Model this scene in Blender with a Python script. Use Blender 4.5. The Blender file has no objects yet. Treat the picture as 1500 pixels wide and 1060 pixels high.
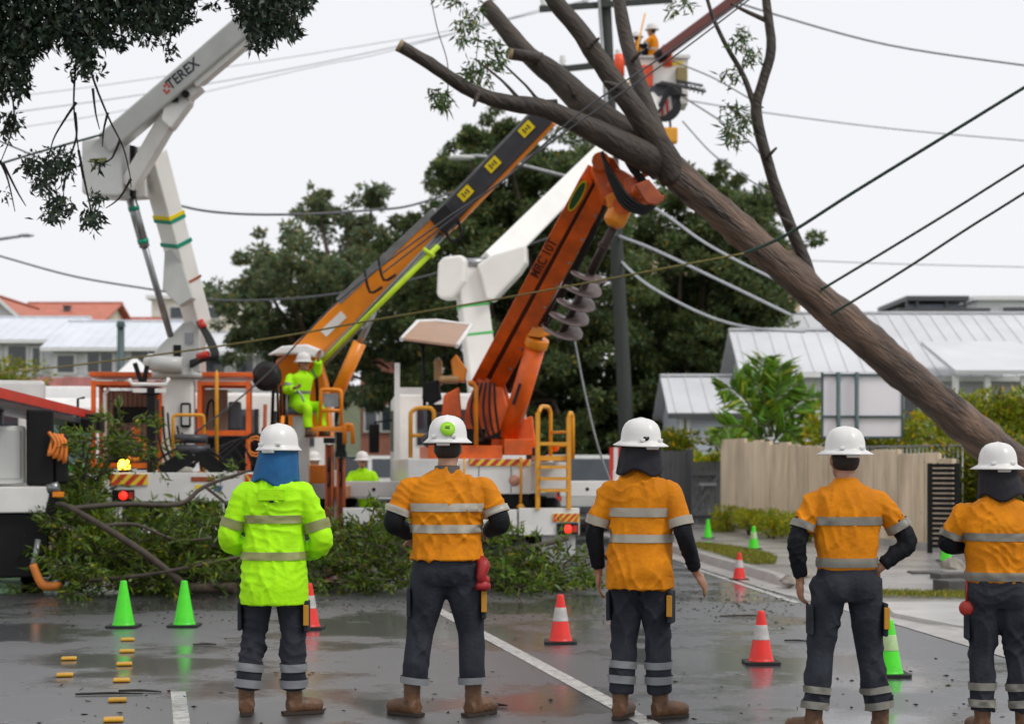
import bpy, math, random
import numpy as np
from mathutils import Vector, Matrix
random.seed(7); RNG = np.random.default_rng(11)
SC = bpy.context.scene
COL = SC.collection
PI = math.pi

# ------------------------------------------------------------------ camera
CAMH, HOR, FPX, CX = 1.6, 672.0, 2500.0, 750.0
cam_data = bpy.data.cameras.new('camera'); cam = bpy.data.objects.new('camera', cam_data)
COL.objects.link(cam)
cam.location = (0, 0, CAMH); cam.rotation_euler = (PI / 2, 0, 0)
cam_data.sensor_width = 36.0; cam_data.lens = 36.0 * FPX / 1500.0
cam_data.shift_y = (HOR - 530.0) / 1500.0
cam_data.clip_end = 2000.0
cam_data.dof.use_dof = True; cam_data.dof.focus_distance = 10.8; cam_data.dof.aperture_fstop = 2.5
SC.camera = cam

# ------------------------------------------------------------------ overcast sky and soft sun
SUN_EL, SUN_AZ = math.radians(58), math.radians(200)
world = bpy.data.worlds.new('World'); SC.world = world; world.use_nodes = True
wn, wl = world.node_tree.nodes, world.node_tree.links
wn.clear()
sky = wn.new('ShaderNodeTexSky'); sky.sky_type = 'NISHITA'; sky.sun_disc = False
sky.sun_elevation = SUN_EL; sky.sun_rotation = SUN_AZ; sky.air_density = 1.0; sky.dust_density = 4.0
skys = wn.new('ShaderNodeVectorMath'); skys.operation = 'SCALE'; skys.inputs['Scale'].default_value = 0.10
wmix = wn.new('ShaderNodeMix'); wmix.data_type = 'RGBA'; wmix.inputs['Factor'].default_value = 0.90
wmix.inputs['B'].default_value = (0.99, 0.99, 1.02, 1)           # flat cloud cover over the sky
wbg = wn.new('ShaderNodeBackground'); wbg.inputs['Strength'].default_value = 1.0
wout = wn.new('ShaderNodeOutputWorld')
wl.new(sky.outputs[0], skys.inputs[0]); wl.new(skys.outputs[0], wmix.inputs['A'])
wl.new(wmix.outputs['Result'], wbg.inputs['Color']); wl.new(wbg.outputs[0], wout.inputs['Surface'])
sun_d = bpy.data.lights.new('sun', 'SUN'); sun = bpy.data.objects.new('sun', sun_d); COL.objects.link(sun)
sun_d.energy = 1.5; sun_d.angle = math.radians(16); sun_d.color = (1.0, 0.97, 0.92)
# light comes from behind the camera and a little to the right
sun.rotation_euler = Vector((-0.70, 0.40, -0.90)).to_track_quat('-Z', 'Y').to_euler()
SC.view_settings.view_transform = 'Standard'; SC.view_settings.look = 'None'
SC.view_settings.exposure = 0.0; SC.view_settings.gamma = 1.0
SC.view_settings.use_curve_mapping = False
SC.cycles.use_denoising = True
SC.cycles.max_bounces = 6; SC.cycles.diffuse_bounces = 3; SC.cycles.glossy_bounces = 3
SC.cycles.transparent_max_bounces = 8

# ------------------------------------------------------------------ helpers
def V(*a): return Vector(a)
def P(x, y, D):
    """photo pixel (1500 x 1060) at distance D in front of the camera -> world point"""
    return Vector(((x - CX) / FPX * D, D, CAMH + (HOR - y) / FPX * D))
def G(x, y):
    """photo pixel of a point on the road -> world point"""
    D = CAMH * FPX / (y - HOR)
    return Vector(((x - CX) / FPX * D, D, 0.0))
def lin(c): return tuple(((v / 255.0) / 12.92 if v / 255.0 <= 0.04045 else ((v / 255.0 + 0.055) / 1.055) ** 2.4) for v in c)

def vnoise(p, scale=1.0, seed=0):
    """smooth value noise, -1..1, for an (n,3) array"""
    q = np.asarray(p, float) * scale + seed * 17.31
    i = np.floor(q).astype(np.int64); f = q - i; f = f * f * (3 - 2 * f)
    def h(a, b, c):
        n = (a * 374761393 + b * 668265263 + c * 2147483647 + seed * 144665) & 0xFFFFFFFF
        n = ((n ^ (n >> 13)) * 1274126177) & 0xFFFFFFFF
        return ((n ^ (n >> 16)) & 0xFFFF) / 32767.5 - 1.0
    r = 0
    for dx in (0, 1):
        for dy in (0, 1):
            for dz in (0, 1):
                w = (f[:, 0] if dx else 1 - f[:, 0]) * (f[:, 1] if dy else 1 - f[:, 1]) * (f[:, 2] if dz else 1 - f[:, 2])
                r = r + w * h(i[:, 0] + dx, i[:, 1] + dy, i[:, 2] + dz)
    return r

MATS = {}
def mat(name, col, rough=0.5, metal=0.0, var=0.12, scale=6.0, bump=0.0, bscale=40.0, dirt=0.0, dirtcol=(0.06, 0.05, 0.04), spec=0.5, stretch=None, emit=None, rot=None, bdist=0.01):
    """procedural painted / cloth / stone material: base colour broken by noise, grime, fine relief"""
    if name in MATS: return MATS[name]
    m = bpy.data.materials.new(name); m.use_nodes = True
    n, l = m.node_tree.nodes, m.node_tree.links
    b = n['Principled BSDF']
    tc = n.new('ShaderNodeTexCoord'); vec = tc.outputs['Object']
    if stretch:
        mp = n.new('ShaderNodeMapping'); mp.inputs['Scale'].default_value = stretch
        if rot:
            m0 = n.new('ShaderNodeMapping'); m0.inputs['Rotation'].default_value = rot; l.new(vec, m0.inputs['Vector']); vec = m0.outputs['Vector']
        l.new(vec, mp.inputs['Vector']); vec = mp.outputs['Vector']
    nz = n.new('ShaderNodeTexNoise'); nz.inputs['Scale'].default_value = scale; nz.inputs['Detail'].default_value = 5
    l.new(vec, nz.inputs['Vector'])
    mx = n.new('ShaderNodeMix'); mx.data_type = 'RGBA'
    mx.inputs['A'].default_value = (*[max(0, c * (1 - var)) for c in col], 1)
    mx.inputs['B'].default_value = (*[min(1, c * (1 + var)) for c in col], 1)
    rr = n.new('ShaderNodeMapRange'); rr.inputs['From Min'].default_value = 0.3; rr.inputs['From Max'].default_value = 0.7
    l.new(nz.outputs['Fac'], rr.inputs['Value']); l.new(rr.outputs[0], mx.inputs['Factor'])
    out = mx.outputs['Result']
    if dirt > 0:
        n2 = n.new('ShaderNodeTexNoise'); n2.inputs['Scale'].default_value = scale * 0.45; n2.inputs['Detail'].default_value = 8
        n2.inputs['Roughness'].default_value = 0.7; l.new(vec, n2.inputs['Vector'])
        r2 = n.new('ShaderNodeMapRange'); r2.inputs['From Min'].default_value = 0.45; r2.inputs['From Max'].default_value = 0.75
        r2.inputs['To Max'].default_value = dirt; l.new(n2.outputs['Fac'], r2.inputs['Value'])
        m2 = n.new('ShaderNodeMix'); m2.data_type = 'RGBA'; m2.inputs['B'].default_value = (*dirtcol, 1)
        l.new(r2.outputs[0], m2.inputs['Factor']); l.new(out, m2.inputs['A']); out = m2.outputs['Result']
    l.new(out, b.inputs['Base Color'])
    b.inputs['Metallic'].default_value = metal; b.inputs['Specular IOR Level'].default_value = spec
    r3 = n.new('ShaderNodeMapRange'); r3.inputs['To Min'].default_value = max(0.02, rough * 0.8); r3.inputs['To Max'].default_value = min(1, rough * 1.2)
    l.new(nz.outputs['Fac'], r3.inputs['Value']); l.new(r3.outputs[0], b.inputs['Roughness'])
    if bump > 0:
        n3 = n.new('ShaderNodeTexNoise'); n3.inputs['Scale'].default_value = bscale; n3.inputs['Detail'].default_value = 6
        l.new(vec, n3.inputs['Vector'])
        bp = n.new('ShaderNodeBump'); bp.inputs['Strength'].default_value = bump; bp.inputs['Distance'].default_value = bdist
        l.new(n3.outputs['Fac'], bp.inputs['Height']); l.new(bp.outputs[0], b.inputs['Normal'])
    if emit:
        b.inputs['Emission Color'].default_value = (*emit[:3], 1); b.inputs['Emission Strength'].default_value = emit[3]
    MATS[name] = m
    return m

def leaf_mat(name, col, trans=0.35, rough=0.45):
    """each leaf carries its tint in a mesh attribute"""
    if name in MATS: return MATS[name]
    m = bpy.data.materials.new(name); m.use_nodes = True
    n, l = m.node_tree.nodes, m.node_tree.links
    b = n['Principled BSDF']; o = n['Material Output']
    at = n.new('ShaderNodeAttribute'); at.attribute_name = 'tint'
    mu = n.new('ShaderNodeMix'); mu.data_type = 'RGBA'; mu.blend_type = 'MULTIPLY'; mu.inputs['Factor'].default_value = 1
    mu.inputs['A'].default_value = (*col, 1); l.new(at.outputs['Color'], mu.inputs['B'])
    l.new(mu.outputs['Result'], b.inputs['Base Color']); b.inputs['Roughness'].default_value = rough
    t = n.new('ShaderNodeBsdfTranslucent'); l.new(mu.outputs['Result'], t.inputs['Color'])
    ms = n.new('ShaderNodeMixShader'); ms.inputs['Fac'].default_value = trans
    l.new(b.outputs[0], ms.inputs[1]); l.new(t.outputs[0], ms.inputs[2]); l.new(ms.outputs[0], o.inputs['Surface'])
    MATS[name] = m
    return m

def glass_mat(name, col=(0.02, 0.03, 0.035), rough=0.06):
    return mat(name, col, rough, var=0.3, scale=1.5, spec=0.8)

class MB:
    """collects shapes in world (or frame) coordinates; build() links them as one mesh object"""
    def __init__(s, M=None): s.v, s.f, s.mi, s.sm, s.M, s.m = [], [], [], [], M, 0
    def add(s, vs, fs, smooth=False):
        k = len(s.v)
        for p in vs:
            p = Vector(p)
            s.v.append(s.M @ p if s.M else p)
        for f in fs: s.f.append([k + i for i in f]); s.mi.append(s.m); s.sm.append(smooth)
        return s
    def box(s, c, d, rot=None):
        c = Vector(c); hx, hy, hz = d[0] / 2, d[1] / 2, d[2] / 2
        vs = [Vector((x, y, z)) for z in (-hz, hz) for y in (-hy, hy) for x in (-hx, hx)]
        if rot is not None: vs = [rot @ p for p in vs]
        return s.add([c + p for p in vs], [(0, 2, 3, 1), (4, 5, 7, 6), (0, 1, 5, 4), (2, 6, 7, 3), (0, 4, 6, 2), (1, 3, 7, 5)])
    def bx(s, x0, x1, y0, y1, z0, z1): return s.box(((x0 + x1) / 2, (y0 + y1) / 2, (z0 + z1) / 2), (abs(x1 - x0), abs(y1 - y0), abs(z1 - z0)))
    def beam(s, a, b, w, h, up=(0, 0, 1), w1=None, h1=None):
        a, b = Vector(a), Vector(b); t = (b - a).normalized(); up = Vector(up)
        n = (up - t * up.dot(t)).normalized(); x = t.cross(n)
        w1 = w if w1 is None else w1; h1 = h if h1 is None else h1
        vs = [a + x * (i * w / 2) + n * (j * h / 2) for i, j in ((-1, -1), (1, -1), (1, 1), (-1, 1))] + \
             [b + x * (i * w1 / 2) + n * (j * h1 / 2) for i, j in ((-1, -1), (1, -1), (1, 1), (-1, 1))]
        return s.add(vs, [(3, 2, 1, 0), (4, 5, 6, 7), (0, 1, 5, 4), (1, 2, 6, 5), (2, 3, 7, 6), (3, 0, 4, 7)])
    def tube(s, pts, r, n=8, spline=0, caps=True):
        pts = [Vector(p) for p in pts]; k = len(pts)
        rs = list(r) if hasattr(r, '__len__') else [r] * k
        if spline and k > 2:
            np_, nr = [], []
            for i in range(k - 1):
                p0, p1, p2, p3 = pts[max(i - 1, 0)], pts[i], pts[i + 1], pts[min(i + 2, k - 1)]
                for j in range(spline):
                    t = j / spline
                    np_.append(0.5 * ((2 * p1) + (p2 - p0) * t + (2 * p0 - 5 * p1 + 4 * p2 - p3) * t * t + (3 * p1 - p0 - 3 * p2 + p3) * t ** 3))
                    nr.append(rs[i] * (1 - t) + rs[i + 1] * t)
            pts, rs = np_ + [pts[-1]], nr + [rs[-1]]; k = len(pts)
        vs, fs, prev = [], [], None
        for i in range(k):
            t = (pts[min(i + 1, k - 1)] - pts[max(i - 1, 0)])
            t = t.normalized() if t.length > 1e-9 else Vector((0, 0, 1))
            if prev is None:
                u = t.cross(Vector((0, 0, 1)))
                if u.length < 0.1: u = t.cross(Vector((1, 0, 0)))
            else: u = prev - t * prev.dot(t)
            u.normalize(); prev = u; w = t.cross(u)
            for j in range(n):
                a = 2 * PI * j / n; vs.append(pts[i] + (u * math.cos(a) + w * math.sin(a)) * rs[i])
        for i in range(k - 1):
            for j in range(n):
                fs.append((i * n + j, i * n + (j + 1) % n, (i + 1) * n + (j + 1) % n, (i + 1) * n + j))
        s.add(vs, fs, True)
        if caps:
            o = len(s.v) - len(vs)
            s.f.append([o + j for j in range(n)][::-1]); s.mi.append(s.m); s.sm.append(False)
            s.f.append([o + (k - 1) * n + j for j in range(n)]); s.mi.append(s.m); s.sm.append(False)
        return s
    def lathe(s, prof, o=(0, 0, 0), ax=(0, 0, 1), n=20, sx=1.0, sy=1.0, smooth=True):
        o = Vector(o); ax = Vector(ax).normalized(); u = ax.orthogonal().normalized()
        if abs(ax.z) > 0.999: u = Vector((1, 0, 0))
        w = ax.cross(u); vs, fs = [], []
        for r, z in prof:
            for j in range(n):
                a = 2 * PI * j / n; vs.append(o + ax * z + u * (math.cos(a) * r * sx) + w * (math.sin(a) * r * sy))
        for i in range(len(prof) - 1):
            for j in range(n): fs.append((i * n + j, i * n + (j + 1) % n, (i + 1) * n + (j + 1) % n, (i + 1) * n + j))
        fs.append(tuple(range(n))[::-1]); fs.append(tuple((len(prof) - 1) * n + j for j in range(n)))
        return s.add(vs, fs, smooth)
    def prism(s, poly, thick):
        """poly: list of 3D points in one plane; thick: Vector to extrude along"""
        poly = [Vector(p) for p in poly]; t = Vector(thick); k = len(poly)
        vs = poly + [p + t for p in poly]
        return s.add(vs, [tuple(range(k))[::-1], tuple(range(k, 2 * k))] + [(i, (i + 1) % k, k + (i + 1) % k, k + i) for i in range(k)])
    def ball(s, c, r, n=12, m=8, rot=None):
        c = Vector(c); r = r if hasattr(r, '__len__') else (r, r, r); vs, fs = [], []
        for i in range(m + 1):
            th = PI * i / m
            for j in range(n):
                a = 2 * PI * j / n
                p = Vector((math.sin(th) * math.cos(a) * r[0], math.sin(th) * math.sin(a) * r[1], math.cos(th) * r[2]))
                vs.append(c + (rot @ p if rot is not None else p))
        for i in range(m):
            for j in range(n): fs.append((i * n + j, (i + 1) * n + j, (i + 1) * n + (j + 1) % n, i * n + (j + 1) % n))
        return s.add(vs, fs, True)
    def rings(s, rings, n=28, p=2.4):
        """closed loft of horizontal super-ellipse rings (z, half width, half depth, x centre, y centre)"""
        vs, fs = [], []
        for z, hw, hd, xc, yc in rings:
            for j in range(n):
                a = 2 * PI * j / n; c, q = math.cos(a), math.sin(a)
                vs.append((xc + hw * math.copysign(abs(c) ** (2 / p), c), yc + hd * math.copysign(abs(q) ** (2 / p), q), z))
        k = len(rings)
        for i in range(k - 1):
            for j in range(n): fs.append((i * n + j, i * n + (j + 1) % n, (i + 1) * n + (j + 1) % n, (i + 1) * n + j))
        fs.append(tuple(range(n))[::-1]); fs.append(tuple((k - 1) * n + j for j in range(n)))
        return s.add(vs, fs, True)
    def mesh(s, name, off=Vector((0, 0, 0))):
        me = bpy.data.meshes.new(name)
        me.from_pydata([tuple(p - off) for p in s.v], [], s.f)
        me.polygons.foreach_set('use_smooth', s.sm); me.polygons.foreach_set('material_index', s.mi)
        me.update()
        return me
    def build(s, name, mats, parent=None, bevel=0.0, kind=None, origin=None):
        off = Vector((0, 0, 0))
        if parent is not None: off = WLOC[parent]
        elif origin is not None: off = Vector(origin)
        me = s.mesh(name, off)
        for m in (mats if isinstance(mats, (list, tuple)) else [mats]): me.materials.append(m)
        o = bpy.data.objects.new(name, me); COL.objects.link(o)
        WLOC[o] = off
        if parent is not None: o.parent = parent
        else: o.location = off
        if bevel > 0:
            b = o.modifiers.new('bevel', 'BEVEL'); b.width = bevel; b.segments = 2; b.limit_method = 'ANGLE'; b.angle_limit = 0.7
        if kind: o['kind'] = kind
        return o

WLOC = {}                       # object -> world offset its mesh coordinates are relative to
def thing(name, label, cat, loc=(0, 0, 0), group=None):
    o = bpy.data.objects.new(name, None); COL.objects.link(o); o.location = loc; o.empty_display_size = 0.3
    o['label'] = label; o['category'] = cat
    if group: o['group'] = group
    WLOC[o] = Vector(loc)
    return o
def tag(o, label, cat, group=None):
    o['label'] = label; o['category'] = cat
    if group: o['group'] = group
    return o
def part(name, m, parent, fn, M=None, bevel=0.0):
    mb = MB(M); fn(mb); return mb.build(name, m, parent, bevel)

def remesh(mb, voxel, smooth=6, fac=0.5):
    """join the collected closed shapes into one continuous skin"""
    me = mb.mesh('tmp'); o = bpy.data.objects.new('tmp', me); COL.objects.link(o)
    r = o.modifiers.new('r', 'REMESH'); r.mode = 'VOXEL'; r.voxel_size = voxel; r.use_smooth_shade = True
    if smooth:
        s = o.modifiers.new('s', 'SMOOTH'); s.iterations = smooth; s.factor = fac
    dg = bpy.context.evaluated_depsgraph_get()
    out = bpy.data.meshes.new_from_object(o.evaluated_get(dg))
    bpy.data.objects.remove(o); bpy.data.meshes.remove(me)
    out.polygons.foreach_set('use_smooth', [True] * len(out.polygons))
    return out
def displace(me, fn):
    n = len(me.vertices); co = np.empty(n * 3); me.vertices.foreach_get('co', co); co = co.reshape(-1, 3)
    no = np.empty(n * 3); me.vertices.foreach_get('normal', no); no = no.reshape(-1, 3)
    co = co + no * fn(co)[:, None]
    me.vertices.foreach_set('co', co.ravel()); me.update()

def link_mesh(name, me, m, parent, kind=None):
    me.materials.clear()
    for q in (m if isinstance(m, (list, tuple)) else [m]): me.materials.append(q)
    o = bpy.data.objects.new(name, me); COL.objects.link(o)
    if parent is not None: o.parent = parent
    WLOC[o] = WLOC.get(parent, Vector((0, 0, 0)))
    if kind: o['kind'] = kind
    return o

def unit(a): return a / np.maximum(np.linalg.norm(a, axis=1, keepdims=True), 1e-9)
def leaves(name, pts, dirs, L, W, tint, m, parent=None, loc=None):
    """one folded diamond leaf per point"""
    pts = np.asarray(pts, float); n = len(pts); d = unit(np.asarray(dirs, float))
    off = np.array(WLOC[parent]) if parent is not None else (np.array(loc) if loc is not None else np.zeros(3))
    pts = pts - off
    r = RNG.normal(size=(n, 3)); s = unit(np.cross(d, r)); nn = np.cross(d, s)
    L = (np.ones(n) * L * RNG.uniform(0.5, 1.5, n))[:, None]; W = (np.ones(n) * W * RNG.uniform(0.7, 1.25, n))[:, None]
    v = np.stack([pts, pts + d * L * 0.45 + s * W * 0.5 + nn * W * 0.18, pts + d * L - nn * L * 0.08, pts + d * L * 0.45 - s * W * 0.5 + nn * W * 0.18], 1)
    me = bpy.data.meshes.new(name)
    me.vertices.add(n * 4); me.vertices.foreach_set('co', v.ravel())
    me.loops.add(n * 4); me.loops.foreach_set('vertex_index', np.arange(n * 4, dtype=np.int32))
    me.polygons.add(n); me.polygons.foreach_set('loop_start', np.arange(0, n * 4, 4, dtype=np.int32))
    me.update(calc_edges=True)
    at = me.color_attributes.new('tint', 'FLOAT_COLOR', 'POINT')
    t = np.ones((n, 4, 4)); t[:, :, :3] = np.asarray(tint)[:, None, :]
    at.data.foreach_set('color', t.ravel())
    me.validate()
    o = link_mesh(name, me, m, parent)
    if parent is None: o.location = tuple(off); WLOC[o] = Vector(off)
    return o
def tints(n, lo=0.55, hi=1.35, warm=0.12, yellow=0.04):
    b = RNG.uniform(lo, hi, n); w = RNG.normal(0, warm, n)
    t = np.stack([b * (1 + w), b, b * (1 - w)], 1)
    k = RNG.random(n) < yellow
    t[k] = t[k] * np.array([2.6, 1.5, 0.7])
    return np.clip(t, 0.05, 4)

def text_mesh(s, size, extrude=0.004):
    cu = bpy.data.curves.new('txt', 'FONT'); cu.body = s; cu.size = size; cu.extrude = extrude; cu.align_x = 'CENTER'; cu.align_y = 'CENTER'
    cu.offset = size * 0.014
    o = bpy.data.objects.new('txt', cu); COL.objects.link(o)
    dg = bpy.context.evaluated_depsgraph_get()
    me = bpy.data.meshes.new_from_object(o.evaluated_get(dg)); bpy.data.objects.remove(o)
    return me
def lettering(s, size, centre, xdir, ydir, m, parent, name='lettering'):
    me = text_mesh(s, size); x = Vector(xdir).normalized(); y = Vector(ydir); y = (y - x * y.dot(x)).normalized(); z = x.cross(y)
    R = Matrix((x, y, z)).transposed().to_4x4()
    me.transform(Matrix.Translation(Vector(centre) - WLOC[parent]) @ R)
    return link_mesh(name, me, m, parent)

# ------------------------------------------------------------------ materials
WHITE = mat('white_paint', (0.80, 0.79, 0.76), 0.3, var=0.05, scale=2.0, dirt=0.35, dirtcol=(0.30, 0.28, 0.25))
GREYWHITE = mat('grey_white_paint', (0.55, 0.56, 0.54), 0.35, var=0.06, scale=2.0, dirt=0.3, dirtcol=(0.26, 0.26, 0.24))
FIBRE = mat('white_fibreglass', (0.84, 0.83, 0.79), 0.3, var=0.04, scale=2.0, dirt=0.2, dirtcol=(0.45, 0.43, 0.4))
ORANGE = mat('orange_red_paint', (0.80, 0.125, 0.006), 0.32, var=0.2, scale=3.5, dirt=0.6, dirtcol=(0.11, 0.03, 0.012))
AMBER = mat('amber_orange_paint', (0.84, 0.26, 0.008), 0.33, var=0.10, scale=3.0, dirt=0.3, dirtcol=(0.25, 0.09, 0.02))
YELLOW = mat('safety_yellow_paint', (0.80, 0.36, 0.02), 0.4, var=0.1, scale=5.0, dirt=0.3, dirtcol=(0.2, 0.09, 0.02))
BLACK = mat('black_steel', (0.007, 0.007, 0.008), 0.5, var=0.3, scale=6, spec=0.25)
RUBBER = mat('rubber', (0.009, 0.009, 0.010), 0.6, var=0.3, scale=9, bump=0.2)
STEEL = mat('grey_steel', (0.30, 0.31, 0.32), 0.35, metal=0.7, var=0.15, scale=6, dirt=0.3)
DGREY = mat('dark_grey_boom', (0.045, 0.047, 0.055), 0.35, var=0.2, scale=4)
RED = mat('red_paint', (0.62, 0.035, 0.02), 0.4, var=0.15, scale=5, dirt=0.2)
RUST = mat('rust_red_paint', (0.36, 0.075, 0.02), 0.55, var=0.25, scale=9, dirt=0.5, dirtcol=(0.08, 0.025, 0.01))
CHEV_Y = mat('chevron_yellow', (0.82, 0.62, 0.05), 0.35)
LABEL_Y = mat('label_yellow', (0.85, 0.66, 0.0), 0.45, var=0.05)
DARKTXT = mat('dark_lettering', (0.02, 0.022, 0.04), 0.5, var=0.1)
GREENBAND = mat('green_tape', (0.0, 0.27, 0.17), 0.45)
TAIL = mat('tail_lamp_lens', (0.7, 0.01, 0.01), 0.25, emit=(1.0, 0.02, 0.01, 2.5))
BEACON = mat('beacon_lens', (0.9, 0.5, 0.02), 0.25, emit=(1.0, 0.55, 0.03, 14.0))
GLASS = glass_mat('window_glass', (0.025, 0.035, 0.045))
# ================================================================== THE SETTING
def road_material():
    m = bpy.data.materials.new('wet_asphalt'); m.use_nodes = True
    n, l = m.node_tree.nodes, m.node_tree.links; b = n['Principled BSDF']
    tc = n.new('ShaderNodeTexCoord')
    def noise(scale, det=4, rough=0.55):
        z = n.new('ShaderNodeTexNoise'); z.inputs['Scale'].default_value = scale; z.inputs['Detail'].default_value = det
        z.inputs['Roughness'].default_value = rough; l.new(tc.outputs['Object'], z.inputs['Vector']); return z
    def rng(src, a, b_, c, d):
        r = n.new('ShaderNodeMapRange'); r.inputs['From Min'].default_value = a; r.inputs['From Max'].default_value = b_
        r.inputs['To Min'].default_value = c; r.inputs['To Max'].default_value = d; l.new(src, r.inputs['Value']); return r
    big, grain, mid = noise(0.42, 7, 0.62), noise(95, 3, 0.7), noise(3.0, 6, 0.65)
    mx = n.new('ShaderNodeMix'); mx.data_type = 'RGBA'
    mx.inputs['A'].default_value = (0.018, 0.019, 0.021, 1); mx.inputs['B'].default_value = (0.090, 0.097, 0.114, 1)
    l.new(rng(grain.outputs['Fac'], 0.35, 0.7, 0, 1).outputs[0], mx.inputs['Factor'])
    m2 = n.new('ShaderNodeMix'); m2.data_type = 'RGBA'; m2.blend_type = 'MULTIPLY'; m2.inputs['Factor'].default_value = 0.8
    l.new(mx.outputs['Result'], m2.inputs['A']); l.new(mid.outputs['Fac'], m2.inputs['B'])
    l.new(m2.outputs['Result'], b.inputs['Base Color'])
    wet = rng(big.outputs['Fac'], 0.46, 0.56, 0.0, 1.0)             # 1 = standing film of water
    b.inputs['Roughness'].default_value = 0.42
    ro = rng(wet.outputs[0], 0, 1, 0.40, 0.03); l.new(ro.outputs[0], b.inputs['Coat Roughness'])
    cwt = rng(wet.outputs[0], 0, 1, 0.85, 1.0); l.new(cwt.outputs[0], b.inputs['Coat Weight']); b.inputs['Coat IOR'].default_value = 1.5
    b.inputs['Specular IOR Level'].default_value = 0.9
    bp = n.new('ShaderNodeBump'); bp.inputs['Distance'].default_value = 0.006
    st = rng(wet.outputs[0], 0, 1, 0.40, 0.12); l.new(st.outputs[0], bp.inputs['Strength'])
    l.new(grain.outputs['Fac'], bp.inputs['Height'])
    bp2 = n.new('ShaderNodeBump'); bp2.inputs['Distance'].default_value = 0.05; bp2.inputs['Strength'].default_value = 0.12
    l.new(mid.outputs['Fac'], bp2.inputs['Height']); l.new(bp.outputs[0], bp2.inputs['Normal'])
    l.new(bp2.outputs[0], b.inputs['Normal'])
    bp3 = n.new('ShaderNodeBump'); bp3.inputs['Distance'].default_value = 0.006; bp3.inputs['Strength'].default_value = 0.07
    l.new(grain.outputs['Fac'], bp3.inputs['Height']); l.new(bp3.outputs[0], b.inputs['Coat Normal'])
    return m
ROAD = road_material()
EARTH = mat('earth_and_grass', (0.07, 0.085, 0.03), 0.8, var=0.4, scale=1.2, bump=0.5, bscale=20)
CONC = mat('wet_concrete', (0.30, 0.29, 0.28), 0.28, var=0.2, scale=1.4, dirt=0.6, dirtcol=(0.12, 0.11, 0.10), bump=0.15, bscale=60)
KERBM = mat('kerb_concrete', (0.40, 0.38, 0.36), 0.35, var=0.18, scale=3, dirt=0.5, dirtcol=(0.13, 0.12, 0.11), bump=0.2)
LINE = mat('road_paint', (0.50, 0.49, 0.46), 0.4, var=0.25, scale=22, dirt=1.0, dirtcol=(0.08, 0.08, 0.085), bump=0.5, bscale=90)

def sheet(name, pts, z, m, th=None):
    mb = MB()
    if th: mb.prism([(p[0], p[1], z - th) for p in pts], (0, 0, th))
    else: mb.add([(p[0], p[1], z) for p in pts], [tuple(range(len(pts)))])
    o = mb.build(name, m); o['kind'] = 'structure'; return o
sheet('ground', [(-700, -60), (700, -60), (700, 900), (-700, 900)], -0.03, EARTH)
KERB = [(6.0, -6), (5.2, 5), (4.55, 11), (4.0, 16.8), (3.45, 20.7), (3.15, 24), (2.8, 28), (2.2, 36), (0.5, 55), (-4, 90)]
sheet('road', KERB + [(-26, 90), (-13, 36), (-11.5, -6)], 0.0, ROAD)
def kerb_h(y): return 0.12 if y > 22 else (0.03 if y < 20.5 else 0.03 + 0.09 * (y - 20.5) / 1.5)
def kerb_x(y):
    for (x0, y0), (x1, y1) in zip(KERB, KERB[1:]):
        if y0 <= y <= y1: return x0 + (x1 - x0) * (y - y0) / (y1 - y0)
    return KERB[-1][0]
kb = MB(); ys = [-6 + i for i in range(0, 77)]
prof = [(-0.32, 0.006, 0), (-0.02, 0.012, 0), (0.03, 1, 1), (0.17, 1, 1), (0.17, -0.05, 0)]
vs, fs = [], []
for i, y in enumerate(ys):
    for dx, z, k in prof: vs.append((kerb_x(y) + dx, y, kerb_h(y) * z + 0.004 if k else z))
for i in range(len(ys) - 1):
    for j in range(4): fs.append((i * 5 + j, i * 5 + j + 1, (i + 1) * 5 + j + 1, (i + 1) * 5 + j))
kb.add(vs, fs); o = kb.build('kerb', KERBM); o['kind'] = 'structure'
# footpath: strips following the kerb, up to the fences
fp = MB(); vs, fs = [], []
for i, y in enumerate(ys):
    h = kerb_h(y)
    vs += [(kerb_x(y) + 0.172, y, h), (14 if y < 27 else 9, y, h + 0.03)]
for i in range(len(ys) - 1): fs.append((2 * i, 2 * i + 1, 2 * i + 3, 2 * i + 2))
fp.add(vs, fs); o = fp.build('footpath', CONC); o['kind'] = 'structure'
# concrete driveway apron with pale slabs
sheet('driveway_apron', [G(1290, 888), G(1420, 888), G(1560, 918), G(1560, 950), G(1395, 922), G(1310, 905)], 0.052, mat('pale_slab', (0.50, 0.49, 0.47), 0.3, var=0.12, scale=2.5, dirt=0.5, dirtcol=(0.2, 0.19, 0.18)), 0.05)
# painted lines: along the street
DIRV = Vector((-0.203, 0.979, 0)); NRM = Vector((0.979, 0.203, 0))
def line(a, b, w):
    a, b = Vector(a), Vector(b); n = Vector((b.y - a.y, a.x - b.x, 0)).normalized() * (w / 2)
    o = sheet('lane_line', [a - n, a + n, b + n, b - n], 0.004, LINE); return o
e0, e1 = G(905, 1035), G(710, 930)
for i in range(6):                      # edge line bends a little with the road
    t0, t1 = -0.5 + i * 0.35, -0.5 + (i + 1) * 0.35
    line(e0.lerp(e1, t0), e0.lerp(e1, t1), 0.13)
line(G(268, 1075), G(261, 1013), 0.10)
sheet('lane_line', [G(1000, 828), G(1005, 827), G(1172, 882), G(1165, 884)], 0.004, LINE)

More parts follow.
